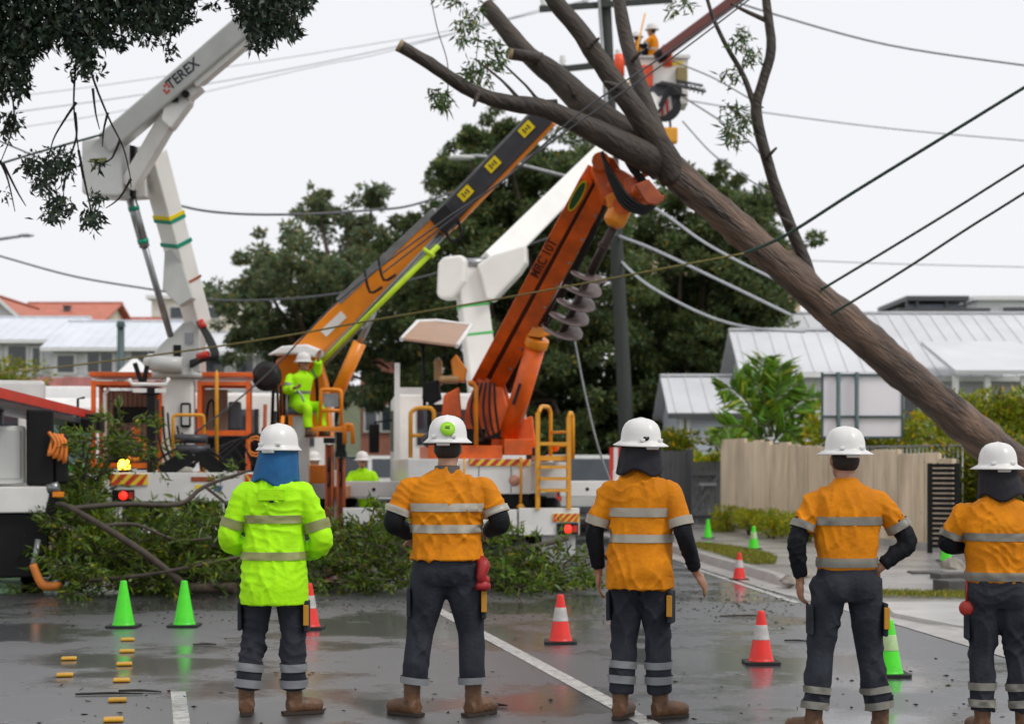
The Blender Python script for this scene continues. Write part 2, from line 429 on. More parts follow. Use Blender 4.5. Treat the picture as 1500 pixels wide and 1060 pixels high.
# rising ground beyond the street
hm = MB(); nx, ny = 70, 50; vs, fs = [], []
def sstep(a, b, x): t = min(1, max(0, (x - a) / (b - a))); return t * t * (3 - 2 * t)
def hill_z(x, y):
    z = 4.2 * sstep(44, 60, y) * sstep(4, 12, -x) + 5.0 * sstep(66, 110, y) * sstep(0, 20, -x)
    z += 2.6 * sstep(56, 85, y) * sstep(4, 14, x) + 0.4 * sstep(38, 44, y) * sstep(4, 8, x)
    return z - 0.06
for j in range(ny):
    for i in range(nx):
        x, y = -140 + 280 * i / (nx - 1), 36 + 200 * (j / (ny - 1)) ** 1.4; vs.append((x, y, hill_z(x, y)))
for j in range(ny - 1):
    for i in range(nx - 1): fs.append((j * nx + i, j * nx + i + 1, (j + 1) * nx + i + 1, (j + 1) * nx + i))
hm.add(vs, fs, True); o = hm.build('hill', EARTH); o['kind'] = 'structure'

# ------------------------------------------------------------------ houses
BOARD = mat('weatherboard_paint', (0.70, 0.71, 0.72), 0.5, var=0.05, scale=1.5, dirt=0.2, dirtcol=(0.4, 0.4, 0.4))
METALROOF = mat('pale_metal_roof', (0.62, 0.63, 0.65), 0.45, var=0.08, scale=0.8, dirt=0.35, dirtcol=(0.33, 0.33, 0.34))
BLUEROOF = mat('hazy_blue_grey_roof', (0.66, 0.69, 0.74), 0.45, var=0.08, scale=0.8, dirt=0.2, dirtcol=(0.5, 0.53, 0.57))  # paled so the colour carries the haze over the far houses
TILE = mat('red_roof_tile', (0.50, 0.15, 0.09), 0.6, var=0.2, scale=3, dirt=0.3)
BRICK = mat('red_brick_wall', (0.33, 0.13, 0.09), 0.7, var=0.2, scale=5, bump=0.3)
CREAM = mat('cream_render', (0.62, 0.56, 0.46), 0.6, var=0.08, scale=1)
TRIM = mat('dark_trim', (0.07, 0.075, 0.08), 0.5)
WTRIM = mat('white_trim', (0.75, 0.75, 0.74), 0.45, var=0.05)
def gable_house(name, label, x0, x1, y0, y1, z0, eave, ridge, wall, roof, wins=(), axis='x', over=0.35, boards=True, cat='house'):
    h = thing(name, label, cat, ((x0 + x1) / 2, (y0 + y1) / 2, z0))
    w = MB(); w.bx(x0, x1, y0, y1, z0, eave)
    if axis == 'y':
        xm = (x0 + x1) / 2
        w.prism([(x0, y0, eave), (x1, y0, eave), (xm, y0, ridge - 0.1)], (0, y1 - y0, 0))
    else:
        ym = (y0 + y1) / 2
        w.prism([(x0, y0, eave), (x0, y1, eave), (x0, ym, ridge - 0.1)], (x1 - x0, 0, 0))
    w.build('wall', wall, h)
    if boards:
        b = MB(); z = z0 + 0.1
        while z < eave - 0.2:
            b.add([(x0 - .02, y0 - 0.035, z), (x1 + .02, y0 - 0.035, z), (x1 + .02, y0 - 0.008, z + 0.19), (x0 - .02, y0 - 0.008, z + 0.19), (x0 - .02, y0, z), (x1 + .02, y0, z)], [(0, 1, 2, 3), (4, 5, 1, 0)])
            z += 0.19
        b.build('weatherboards', wall, h, kind='stuff')
    r = MB()
    if axis == 'x':
        ym = (y0 + y1) / 2; run = ym - y0; sl = (ridge - eave) / run
        for s, ya in ((1, y0), (-1, y1)):
            e = (ya - s * over, eave - over * sl)
            n = Vector((0, -s * (ridge - eave), run)).normalized()
            if s == -1: n = Vector((0, (ridge - eave), run)).normalized()
            r.prism([(x0 - over, e[0], e[1]), (x1 + over, e[0], e[1]), (x1 + over, ym, ridge), (x0 - over, ym, ridge)], n * 0.09)
            if roof is not TILE:
                x = x0 - over + 0.2
                while x < x1 + over:
                    r.beam(Vector((x, e[0], e[1])) + n * 0.10, Vector((x, ym, ridge)) + n * 0.10, 0.03, 0.025, n); x += 0.42
        r.beam((x0 - over, ym, ridge + 0.1), (x1 + over, ym, ridge + 0.1), 0.3, 0.06)
    else:
        xm = (x0 + x1) / 2; run = xm - x0; sl = (ridge - eave) / run
        for s, xa in ((1, x0), (-1, x1)):
            e = (xa - s * over, eave - over * sl); n = Vector((-s * (ridge - eave), 0, run)).normalized()
            r.prism([(e[0], y0 - over, e[1]), (e[0], y1 + over, e[1]), (xm, y1 + over, ridge), (xm, y0 - over, ridge)], n * 0.09)
        r.beam((xm, y0 - over, ridge + 0.1), (xm, y1 + over, ridge + 0.1), 0.3, 0.06)
    ro = r.build('roof', roof, h)
    g = MB()
    if axis == 'x': g.box(((x0 + x1) / 2, y0 - over - 0.05, eave - over * sl), (x1 - x0 + 2 * over, 0.1, 0.12))
    else: g.beam((x0 - over, y0 - over, eave - over * sl), ((x0 + x1) / 2, y0 - over, ridge), 0.05, 0.16); g.beam((x1 + over, y0 - over, eave - over * sl), ((x0 + x1) / 2, y0 - over, ridge), 0.05, 0.16)
    g.build('gutter', WTRIM if wall is BOARD else TRIM, h)
    for (wx, wz, ww, wh) in wins:
        f = MB(); f.bx(wx - ww / 2 - .08, wx + ww / 2 + .08, y0 - 0.08, y0 + 0.02, wz - wh / 2 - .08, wz + wh / 2 + .08)
        fo = f.build('window', WTRIM, h)
        p = MB(); nb = 2 if ww > 0.8 else 1
        for k in range(nb):
            a = wx - ww / 2 + ww * k / nb + 0.03; p.bx(a, a + ww / nb - 0.06, y0 - 0.10, y0 - 0.06, wz - wh / 2, wz + wh / 2)
        p.build('pane', GLASS, fo)
    return h
def hx(px, D): return (px - CX) / FPX * D
def hz(py, D): return CAMH + (HOR - py) / FPX * D
# right-hand side
def wl_(D, lst): return [(hx((a + b) / 2, D), hz((c + d) / 2, D), hx(b, D) - hx(a, D), (d - c) / FPX * D) for a, b, c, d in lst]
gable_house('weatherboard_house', 'long white weatherboard house with big pale metal roof behind the leaning trunk', hx(1180, 47), hx(1640, 47), 47, 56, 0.3, hz(548, 47), hz(463, 51.5), BOARD, METALROOF, wl_(47, [(1405, 1440, 590, 640), (1322, 1345, 580, 640)]))
gable_house('weatherboard_annex', 'low white weatherboard wing with pale roof behind the palm', hx(1098, 43), hx(1275, 43), 43, 46.6, 0.3, hz(540, 43), hz(488, 44.8), BOARD, METALROOF, wl_(43, [(1115, 1135, 575, 625)]), over=0.3)
gable_house('garage', 'small pale blue garage with metal roof beside the dark grey gate', hx(992, 42), hx(1083, 42), 42, 46.0, 0.2, hz(603, 42), hz(555, 44), mat('pale_blue_board', (0.55, 0.60, 0.66), 0.5, var=0.06), METALROOF, wl_(42, [(1000, 1006, 610, 640)]), over=0.25)
# carport roof in front of the long house
cp = thing('carport', 'white carport roof on posts in front of the long weatherboard house', 'carport', (hx(1440, 44), 44, 0.2))
part('roof', METALROOF, cp, lambda b: b.prism([(hx(1388, 44), 43.2, hz(548, 43.2)), (hx(1540, 44), 43.2, hz(548, 43.2)), (hx(1540, 44), 46.9, hz(505, 46.9)), (hx(1388, 44), 46.9, hz(505, 46.9))], (0, -0.02, 0.1)))
for px in (1392, 1438, 1490): part('post', WTRIM, cp, lambda b: b.bx(hx(px, 44) - .07, hx(px, 44) + .07, 43.4, 43.54, 0.2, hz(548, 43.2) - 0.02))
part('opening_shade', TRIM, cp, lambda b: b.bx(hx(1452, 44), hx(1560, 44), 46.2, 46.3, 0.4, 3.3))  # dark sheet stands in for the shade inside the carport opening
# far roof terrace and pale building on the skyline
def box_building(name, label, px0, px1, py0, py1, D, depth, wall, wins=(), roofm=None):
    x0, x1, zt = hx(px0, D), hx(px1, D), hz(py0, D); zb = min(hill_z((x0 + x1) / 2, D), hill_z(x0, D), hill_z(x1, D)) - 0.1
    h = thing(name, label, 'building', ((x0 + x1) / 2, D + depth / 2, max(0, zb)))
    part('wall', wall, h, lambda b: b.bx(x0, x1, D, D + depth, zb, zt))
    part('roof', roofm or TRIM, h, lambda b: b.bx(x0 - .3, x1 + .3, D - .3, D + depth + .3, zt, zt + 0.22))
    for a, b_, c, d in wins:
        f = part('window', WTRIM, h, lambda b: b.bx(hx(a, D) - .08, hx(b_, D) + .08, D - .1, D + .05, hz(d, D) - .08, hz(c, D) + .08))
        part('pane', GLASS, f, lambda b: b.bx(hx(a, D), hx(b_, D), D - .13, D - .08, hz(d, D), hz(c, D)))
    return h
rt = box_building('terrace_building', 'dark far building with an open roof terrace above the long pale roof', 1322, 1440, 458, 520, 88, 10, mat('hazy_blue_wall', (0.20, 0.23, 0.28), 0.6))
part('terrace_roof', TRIM, rt, lambda b: b.bx(hx(1328, 88), hx(1420, 88), 88, 95, hz(440, 88), hz(433, 88)))
for px in (1330, 1345, 1388, 1415): part('terrace_post', TRIM, rt, lambda b: b.bx(hx(px, 88) - .06, hx(px, 88) + .06, 88.1, 88.3, hz(458, 88), hz(440, 88)))
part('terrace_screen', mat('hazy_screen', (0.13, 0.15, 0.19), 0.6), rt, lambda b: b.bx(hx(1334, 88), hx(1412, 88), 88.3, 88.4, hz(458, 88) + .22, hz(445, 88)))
box_building('flat_roofed_building', 'pale flat-roofed far building beside the roof terrace', 1432, 1560, 440, 520, 92, 10, BOARD, [(1468, 1520, 450, 462)], WTRIM)
box_building('apartment_block', 'tan apartment block showing through the leaves behind the trees', 960, 1172, 365, 640, 78, 12, mat('tan_render', (0.62, 0.47, 0.31), 0.6, var=0.1), [(985, 1015, 420, 450), (1045, 1075, 420, 450), (1105, 1135, 420, 450)])
box_building('brick_building', 'red brick building with pale window hoods behind the crane operator', 528, 612, 520, 735, 66, 8, BRICK, [(536, 552, 597, 630), (560, 578, 597, 630), (590, 606, 597, 630)])
# left-hand side, up the slope
LD = 62
gable_house('veranda_house', 'white house with blue-grey metal roof and dark veranda windows on the slope', hx(-60, LD), hx(84, LD), LD, LD + 7, 3.0, hz(497, LD), hz(468, LD + 3.5), BOARD, BLUEROOF, wl_(LD, [(12, 40, 507, 540), (48, 60, 510, 545), (-20, 0, 507, 540)]))
gable_house('hillside_house', 'white house with long blue-grey roof and wide dark windows beside the green pole', hx(78, LD - 2), hx(255, LD - 2), LD - 2, LD + 5, 3.0, hz(508, LD - 2), hz(474, LD + 1.5), BOARD, BLUEROOF, wl_(LD - 2, [(84, 110, 521, 545), (128, 166, 517, 545), (192, 244, 513, 535)]))
gable_house('hillside_cottage', 'pale cottage with grey roof under the left tree', hx(255, 64), hx(420, 64), 64, 70, 3.5, hz(515, 64), hz(490, 67), BOARD, METALROOF, wl_(64, [(300, 330, 525, 545), (345, 372, 525, 545)]))
gable_house('red_tile_house', 'house with a red tiled roof and chimney up the hill', hx(18, 84), hx(142, 84), 84, 92, 5.0, hz(473, 84), hz(446, 88), CREAM, TILE, boards=False)
ch = MB(); ch.bx(hx(93, 86), hx(101, 86), 86, 86.4, hz(470, 86), hz(449, 86)); ch.bx(hx(92, 86), hx(102, 86), 85.95, 86.45, hz(449, 86), hz(447, 86)); ch.build('chimney', TRIM, [o for o in bpy.data.objects if o.name == 'red_tile_house'][0])
gable_house('white_gable_house', 'white gabled house with red roof edge at the top of the slope', hx(-40, 78), hx(36, 78), 78, 84, 5.0, hz(470, 78), hz(437, 78), BOARD, TILE, axis='y', boards=False)
gable_house('red_roof_bungalow', 'low bungalow with faded red roof behind the lifting boom', hx(140, 90), hx(215, 90), 90, 96, 6.0, hz(482, 90), hz(468, 93), CREAM, TILE, boards=False)
box_building('cream_block', 'cream block of flats on the hill behind the white turret', 222, 345, 438, 520, 104, 10, mat('cream_flats', (0.72, 0.68, 0.58), 0.6), [(250, 270, 450, 466), (300, 322, 450, 466)], WTRIM)
# pink-red corrugated wall below the houses
fw = thing('corrugated_fence', 'faded red corrugated fence below the white hillside houses', 'fence', (hx(72, 50), 50, 0.8))
for i in range(12):
    a = hx(14 + i * 10, 50)
    part('sheet', mat('faded_red_sheet', (0.55, 0.22, 0.20), 0.55, var=0.2, scale=3), fw, lambda b: b.box((a + 0.1, 50 + (i % 2) * .03, (hz(552, 50) + 0.6) / 2), (0.205, 0.05, hz(552, 50) - 0.6 + RNG.uniform(-.05, .05))))
mk = thing('market_tent', 'white peaked shade tent between the houses and the lift truck', 'tent', (hx(198, 48), 48, 0.4))
part('canopy', WTRIM, mk, lambda b: b.add([P(165, 552, 47), P(232, 552, 47), P(232, 552, 50), P(165, 552, 50), P(197, 522, 48.5)], [(0, 1, 4), (1, 2, 4), (2, 3, 4), (3, 0, 4), (3, 2, 1, 0)]))
for px, D in ((167, 47.1), (230, 47.1), (167, 49.9), (230, 49.9)): part('pole', STEEL, mk, lambda b: b.tube([(hx(px, D), D, hill_z(hx(px, D), D) - .1), P(px, 551, D)], 0.04, 6))

# ------------------------------------------------------------------ fences and yard on the right
FENCEM = mat('stained_concrete_panel', (0.74, 0.60, 0.43), 0.6, var=0.14, scale=3.6, dirt=0.7, dirtcol=(0.19, 0.13, 0.08), stretch=(1, 1, 0.22), bump=0.2)
fn = thing('panel_fence', 'tan stained concrete panel fence along the footpath', 'fence', (5.6, 32, 0.12))
fa, fb = Vector((4.55, 37.0, 0)), Vector((6.95, 26.8, 0)); NF = 22; fd = (fb - fa) / NF; fdn = fd.normalized()
ang = math.atan2(fd.y, fd.x); RF = Matrix.Rotation(ang, 3, 'Z')
for i in range(NF):
    c = fa + fd * (i + 0.5); top = 2.0 - 0.42 * (i / NF) - (0.0 if i % 3 else 0.03) + random.uniform(-.025, .025)
    part('panel', FENCEM, fn, lambda b: b.box((c.x, c.y, (top + 0.02) / 2 + .06), (fd.length - 0.022, 0.07 + 0.012 * (i % 2), top - 0.02), RF), bevel=0.008)
part('plinth', KERBM, fn, lambda b: b.box(((fa + fb) / 2 + Vector((0, 0, 0.14))), ((fb - fa).length, 0.16, 0.22), RF))
# thin pale railing on top of the fence towards the dark gate
ra = thing('steel_railing', 'thin grey steel railing standing behind the panel fence', 'railing', (6.9, 29.5, 0.1))
for i in range(26):
    q = fa.lerp(fb, 0.62) + fdn * (i * 0.15) + Vector((0.25, 0.05, 0)); part('bar', STEEL, ra, lambda b: b.tube([(q.x, q.y, 0.1), (q.x, q.y, 1.82)], 0.012, 5))
q0 = fa.lerp(fb, 0.62) + Vector((0.25, 0.05, 0)); q1 = q0 + fdn * 3.8
for z in (0.3, 1.82): part('rail', STEEL, ra, lambda b: b.beam((q0.x, q0.y, z), (q1.x, q1.y, z), 0.03, 0.03))
# dark slatted gate at the end of the fence
gt = thing('slatted_gate', 'narrow dark slatted gate at the near end of the panel fence', 'gate', (7.3, 26.5, 0.12))
g0, g1 = P(1362, 700, 26.6), P(1402, 700, 26.4); zt = hz(678, 26.5)
for i in range(17): part('slat', BLACK, gt, lambda b: b.beam((g0.x, g0.y, 0.25 + i * 0.078), (g1.x, g1.y, 0.25 + i * 0.078), 0.03, 0.06))
for p_ in (g0, g1): part('post', BLACK, gt, lambda b: b.bx(p_.x - .035, p_.x + .035, p_.y - .035, p_.y + .035, 0.1, zt))
# grey gate and fence left of the panels
GFM = mat('dark_grey_board', (0.085, 0.088, 0.095), 0.5, var=0.15, scale=3, dirt=0.2)
gg = thing('board_gate', 'dark grey double gate with diagonal braces beside the panel fence', 'gate', (hx(1032, 37.5), 37.5, 0.12))
x0, x1, zt, zb = hx(1012, 37.6), hx(1056, 37.6), hz(676, 37.6), 0.16
for i in range(5):
    a = x0 + (x1 - x0) * i / 5; part('board', GFM, gg, lambda b: b.bx(a + .006, a + (x1 - x0) / 5 - .006, 37.6, 37.64, zb, zt))
for z in (zb + 0.25, zt - 0.25): part('rail', GFM, gg, lambda b: b.bx(x0, x1, 37.54, 37.6, z - .05, z + .05))
part('brace', GFM, gg, lambda b: b.beam((x0 + .02, 37.56, zb + .25), (x1 - .02, 37.56, zt - .25), 0.05, 0.08))
part('handle_bar', STEEL, gg, lambda b: b.bx(hx(1024, 37.5), hx(1050, 37.5), 37.49, 37.53, hz(711, 37.5), hz(707, 37.5)))
gf = thing('board_fence', 'tall dark grey board fence beside the double gate', 'fence', (hx(990, 38), 38, 0.1))
x0, x1, zt = hx(968, 38), hx(1011, 38), hz(660, 38)
for i in range(6):
    a = x0 + (x1 - x0) * i / 6; part('board', GFM, gf, lambda b: b.bx(a + .004, a + (x1 - x0) / 6 - .004, 38, 38.04 + .015 * (i % 2), 0.1, zt))
part('end_post', GFM, gf, lambda b: b.bx(x1 - .06, x1 + .06, 37.9, 38.05, 0.1, zt + .04))
# road sign seen from behind
SIGNB = mat('sign_back_sheet', (0.82, 0.80, 0.84), 0.4, var=0.04, scale=1)
SIGNP = mat('green_grey_post', (0.055, 0.095, 0.10), 0.45, var=0.1)
sg = thing('road_sign', 'back of a large rectangular road sign on two grey-green posts', 'sign', (hx(1244, 34), 34, 0.1))
part('panel', SIGNB, sg, lambda b: b.bx(hx(1204, 33.8), hx(1321, 33.8), 33.8, 33.83, hz(639, 33.8), hz(546, 33.8)), bevel=0.004)
for px in (1228, 1255): part('post', SIGNP, sg, lambda b: b.tube([(hx(px, 33.7), 33.7, 0.1), P(px, 545, 33.7)], 0.042, 10))
for py in (610, 549): part('rail', SIGNP, sg, lambda b: b.bx(hx(1204, 33.75), hx(1321, 33.75), 33.745, 33.795, hz(py + 1.6, 33.8), hz(py - 1.6, 33.8)))
part('edge_frame', SIGNP, sg, lambda b: [b.bx(hx(a, 33.8), hx(a + 3, 33.8), 33.78, 33.84, hz(640, 33.8), hz(545, 33.8)) for a in (1203, 1320)] and b.bx(hx(1203, 33.8), hx(1322, 33.8), 33.781, 33.841, hz(642, 33.8), hz(639, 33.8)))
# rubble and broken slabs on the footpath
STONE = mat('broken_concrete', (0.27, 0.24, 0.20), 0.6, var=0.3, scale=8, bump=0.5, bscale=25)
DSTONE = mat('dark_slab', (0.06, 0.055, 0.05), 0.5, var=0.3, scale=6, bump=0.3)
for i, (px, py, w, h, m, lb) in enumerate([(1358, 853, .46, .10, DSTONE, 'flat dark slab lying alone by the gate'), (1392, 858, .42, .12, DSTONE, 'dark slab under the broken concrete lump'), (1398, 872, .40, .14, DSTONE, 'thick dark slab beside the end worker, nearest the apron'), (1398, 846, .34, .22, STONE, 'jagged lump of broken concrete on the slabs'), (1385, 832, .18, .30, STONE, 'upright chunk of broken concrete'), (1160, 862, .34, .10, STONE, 'muddy lump of broken kerb beside the road'), (1180, 856, .22, .16, STONE, 'small muddy clod beside the broken kerb')]):
    D = CAMH * FPX / (py - HOR); c = P(px, py, D); c.z = 0.05
    mb = MB(); mb.box((c.x, c.y, c.z + h / 2), (w, 0.3, h), Matrix.Rotation(0.2 * i, 3, 'Z'))
    if m is STONE:
        mb = MB(); mb.ball((c.x, c.y, c.z + h * .45), (w / 2, .15, h * .55), 9, 6)
        mb.v = [p + Vector([random.uniform(-.035, .035) for _ in range(3)]) for p in mb.v]; mb.sm = [False] * len(mb.sm)
    o = mb.build('rubble_slab' if m is DSTONE else 'rubble_lump', m, None, 0.012 if m is DSTONE else 0, origin=(c.x, c.y, c.z)); tag(o, lb, 'rubble', 'rubble on the footpath')
# ================================================================== VEGETATION
BARK = mat('grey_brown_bark', (0.075, 0.052, 0.038), 0.75, var=0.5, scale=5, bump=0.8, bscale=18, dirt=0.5, dirtcol=(0.028, 0.02, 0.016))
TWIG = mat('twig_bark', (0.055, 0.04, 0.028), 0.7, var=0.4, scale=12, bump=0.4)
DARKTWIG = mat('dark_twig_bark', (0.02, 0.016, 0.014), 0.7, var=0.4, scale=12)
LF_FAR = leaf_mat('far_tree_leaf', (0.118, 0.165, 0.056), 0.5)
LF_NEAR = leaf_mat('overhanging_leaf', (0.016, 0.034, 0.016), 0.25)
LF_CUT = leaf_mat('felled_leaf', (0.110, 0.180, 0.013), 0.4)
LF_HEDGE = leaf_mat('hedge_leaf', (0.28, 0.34, 0.014), 0.4)
LF_PALM = leaf_mat('palm_leaf', (0.13, 0.27, 0.02), 0.35)
GRASSM = leaf_mat('grass_blade', (0.22, 0.24, 0.03), 0.3)

def rnd_in_ball(n, flat=1.0, shell=0.45):
    d = unit(RNG.normal(size=(n, 3))); r = RNG.uniform(shell ** 3, 1, n) ** (1 / 3)
    p = d * r[:, None]; p[:, 2] *= flat
    return p, d

def far_tree(name, label, base, clusters, D, nl, size, trunk_r, mat_=None):
    base = Vector(base); t = thing(name, label, 'tree', base, 'big trees behind the trucks')
    tb = MB(); pts, dirs = [], []
    cs = [P(px, py, D + random.uniform(-2.6, 2.6)) for px, py, r in clusters]
    cen = sum(cs, Vector()) / len(cs)
    fork = Vector((base.x * .5 + cen.x * .5, base.y, base.z + (cen.z - base.z) * 0.45))
    tb.tube([base - Vector((0, 0, .3)), base.lerp(fork, .5) + Vector((.2, 0, 0)), fork, fork.lerp(cen, 0.7)], [trunk_r * 1.2, trunk_r, trunk_r * .8, trunk_r * .4], 10, 4)
    tn = tb.build('trunk', BARK, t)
    lb = MB()
    for c, (px, py, r) in zip(cs, clusters):
        R = r / FPX * D
        m = fork.lerp(c, 0.5) + Vector((random.uniform(-.6, .6), random.uniform(-.6, .6), random.uniform(0, .8)))
        lb.tube([fork, m, c], [trunk_r * .35, trunk_r * .2, 0.03], 5, 3)
        sub = 15
        for k in range(sub):
            o = np.array(c) + RNG.normal(size=3) * R * np.array([.62, .9, .58])
            n = int(nl * r / 50 * RNG.uniform(.5, 1.4) / sub)
            p, d = rnd_in_ball(n, .6, .2)
            pts.append(o + p * R * RNG.uniform(.22, .50)); dirs.append(d + RNG.normal(size=(n, 3)) * .7 + np.array([0, 0, -.25]))
    lb.build('limbs', BARK, t)
    pts, dirs = np.concatenate(pts), np.concatenate(dirs); n = len(pts)
    tn = tints(n, .45, 1.45, .15, .03)
    tn *= (1 + 0.35 * vnoise(pts, 0.6, 3))[:, None]
    leaves('crown', pts, dirs, size, size * .55, tn, mat_ or LF_FAR, t)
    return t
far_tree('tree', 'loose grey-green tree behind the hillside cottage', (hx(470, 53), 53, 2.4), [(345, 430, 34), (390, 400, 40), (372, 470, 36), (420, 440, 46), (432, 372, 30), (470, 320, 30), (480, 390, 48), (470, 460, 48), (528, 318, 34), (540, 380, 48), (560, 440, 50), (520, 490, 50), (430, 510, 38), (590, 362, 38), (600, 500, 45), (350, 505, 24), (570, 540, 42), (480, 545, 40), (330, 445, 18), (545, 290, 14), (462, 292, 12), (600, 420, 50), (615, 465, 45), (560, 400, 45), (500, 430, 48), (450, 420, 46), (400, 440, 40), (540, 560, 40), (400, 490, 40)], 53, 3000, .155, .35, leaf_mat('hazy_grey_green_leaf', (0.165, 0.210, 0.100), 0.5))  # haze over this tree is put into its paler leaf colour
far_tree('tree', 'tall dark green tree behind the two crane booms', (hx(770, 49), 49, 0), [(740, 200, 26), (700, 235, 36), (760, 262, 46), (690, 292, 46), (652, 255, 26), (640, 325, 42), (720, 350, 55), (790, 320, 55), (832, 275, 45), (850, 350, 55), (800, 410, 60), (740, 430, 60), (660, 400, 50), (625, 440, 50), (690, 490, 60), (780, 500, 60), (850, 460, 60), (870, 540, 60), (800, 580, 60), (720, 580, 60), (640, 555, 50), (590, 570, 32), (880, 620, 50), (820, 640, 50), (880, 260, 45), (905, 400, 55), (890, 310, 50), (740, 640, 45), (690, 205, 16), (760, 215, 30), (800, 260, 45), (730, 300, 50), (670, 345, 46), (770, 370, 58), (690, 430, 55), (830, 520, 60), (650, 470, 50), (600, 400, 40), (610, 350, 34)], 49, 3800, .15, .45)
far_tree('tree', 'broad green tree behind the lower part of the leaning trunk', (hx(1000, 51), 51, 0), [(1062, 274, 26), (1110, 302, 26), (1040, 312, 38), (980, 300, 38), (940, 330, 50), (1000, 370, 52), (1060, 372, 52), (1118, 352, 36), (1140, 402, 26), (1100, 430, 42), (1030, 440, 56), (960, 440, 60), (930, 520, 60), (1000, 520, 60), (1070, 500, 46), (1130, 462, 26), (960, 590, 60), (1030, 575, 46), (920, 620, 50), (1082, 540, 26), (985, 630, 36), (940, 650, 40), (1012, 258, 20), (1080, 330, 40), (1020, 400, 55), (1090, 390, 45), (1060, 460, 50), (980, 480, 58), (910, 460, 50), (1125, 420, 34)], 51, 3800, .155, .42)
# dark understorey that closes the view under the crowns
us_p, us_d = [], []
us = thing('shrub_row', 'dark dense shrubs filling the gap below the big trees', 'shrub', (1.5, 51, 0))
for k in range(46):
    c = np.array(P(random.uniform(640, 985), random.uniform(560, 740), random.uniform(50, 54))); n = 700
    p, d = rnd_in_ball(n, .8, .3); us_p.append(c + p * random.uniform(.8, 1.3)); us_d.append(d)
us_p, us_d = np.concatenate(us_p), np.concatenate(us_d)
leaves('foliage', us_p, us_d, .2, .12, tints(len(us_p), .3, .9), LF_FAR, us)
part('stem', BARK, us, lambda b: [b.tube([(x, 52, -.1), (x + .3, 52, 3.5)], [.09, .04], 6) for x in (-1.8, .2, 1.6, 3.4)])

def shrub(name, label, c, r, n, m, size, group=None, cat='shrub', lo=.5, hi=1.4, stems=5, flat=1.0):
    """c: ground point, r: (rx, ry, height)"""
    c = Vector(c); t = thing(name, label, cat, c, group); P_, D_ = [], []
    k = max(10, int(30 * r[0] * r[2]))
    sm = MB()
    for i in range(k):
        a = RNG.uniform(-1, 1, 3); q = np.array([c.x + a[0] * r[0] * .8, c.y + a[1] * r[1] * .8, c.z + r[2] * (0.12 + .78 * abs(a[2]) ** .7)])
        nn = n // k; p, d = rnd_in_ball(nn, .8, .2); P_.append(q + p * min(r[0], r[1], r[2]) * RNG.uniform(.35, .65)); D_.append(d + np.array([0, 0, .3]))
        if i < stems: sm.tube([(c.x + a[0] * r[0] * .2, c.y, c.z - .05), q], [.03, .012], 5)
    P_, D_ = np.concatenate(P_), np.concatenate(D_)
    P_[:, 2] = np.maximum(P_[:, 2], c.z + .02)
    leaves('foliage', P_, D_, size, size * .5, tints(len(P_), lo, hi, .15, .12), m, t)
    sm.build('stem', TWIG, t)
    return t
shrub('shrub', 'yellow-green leafy shrub behind the road sign posts', (7.4, 35.2, .1), (1.5, .5, 2.7), 9000, LF_HEDGE, .11, 'yellow-green garden shrubs')
shrub('shrub', 'bushy green shrub under the leaning trunk by the slatted gate', (8.15, 28.5, .1), (1.1, .6, 2.0), 7000, LF_HEDGE, .10, 'yellow-green garden shrubs', lo=.3, hi=1.0)
shrub('shrub', 'tall yellow-green shrub in front of the white carport', (hx(1475, 32), 32, .1), (1.5, .6, 2.9), 11000, LF_HEDGE, .11, 'yellow-green garden shrubs', lo=.35, hi=1.2)
shrub('shrub', 'bright yellow-green shrub rising above the trunk beside the carport post', (hx(1400, 34), 34, .1), (.8, .5, 2.65), 5000, LF_HEDGE, .11, 'yellow-green garden shrubs', hi=1.7)
shrub('shrub', 'dark green shrub behind the last worker', (hx(1440, 27.5), 27.5, .1), (.75, .5, 1.7), 4200, LF_HEDGE, .10, 'yellow-green garden shrubs', lo=.2, hi=.7)
shrub('shrub', 'olive shrub above the dark grey board fence', (hx(985, 40), 40, .1), (.6, .5, 2.25), 3200, LF_HEDGE, .12, 'yellow-green garden shrubs', lo=.3, hi=.9)
shrub('shrub', 'bright lime shrub above the double gate', (hx(1034, 39.5), 39.5, .1), (.5, .4, 1.75), 2600, LF_HEDGE, .10, 'yellow-green garden shrubs', lo=.9, hi=1.8)
shrub('shrub', 'green shrub in the corner below the left houses', (hx(8, 44), 44, 2.0), (.9, .8, 2.2), 3200, LF_HEDGE, .13, lo=.4, hi=1.1)
shrub('shrub', 'pale green bush at the foot of the hillside cottage', (hx(335, 45), 45, 0), (1.4, .8, 3.4), 4500, LF_FAR, .15, lo=.9, hi=2.0)
# clipped low hedge along the panel fence
for i in range(4):
    q = Vector((4.42, 34.6, .14)).lerp(Vector((5.15, 30.4, .14)), i / 3.0)
    shrub('low_hedge', 'low clipped yellow-green hedge plant at the foot of the panel fence', q, (.36, .62, .42), 2600, LF_HEDGE, .055, 'low hedge along the panel fence', 'hedge', lo=.6, hi=1.3, stems=3)
# grass verge
gp = []
for k in range(9000):
    t = random.random(); a = Vector((3.35, 24.0, 0)).lerp(Vector((3.0, 29.5, 0)), t); w = 0.75 * math.sin(PI * min(1, max(.05, t))) ** .4
    gp.append((a.x + random.uniform(.0, w), a.y, .125))
for k in range(2600):
    t = random.random(); a = Vector((4.15, 19.6, 0)).lerp(Vector((5.6, 19.2, 0)), t); gp.append((a.x + random.uniform(-.1, .1), a.y + random.gauss(0, .16), .05))
gp = np.array(gp); gd = RNG.normal(size=(len(gp), 3)) * .4 + np.array([0, 0, 1])
o = leaves('grass', gp, gd, .055, .012, tints(len(gp), .5, 1.4, .15, .1), GRASSM); tag(o, 'yellowish grass growing on the verge behind the kerb', 'grass'); o['kind'] = 'stuff'

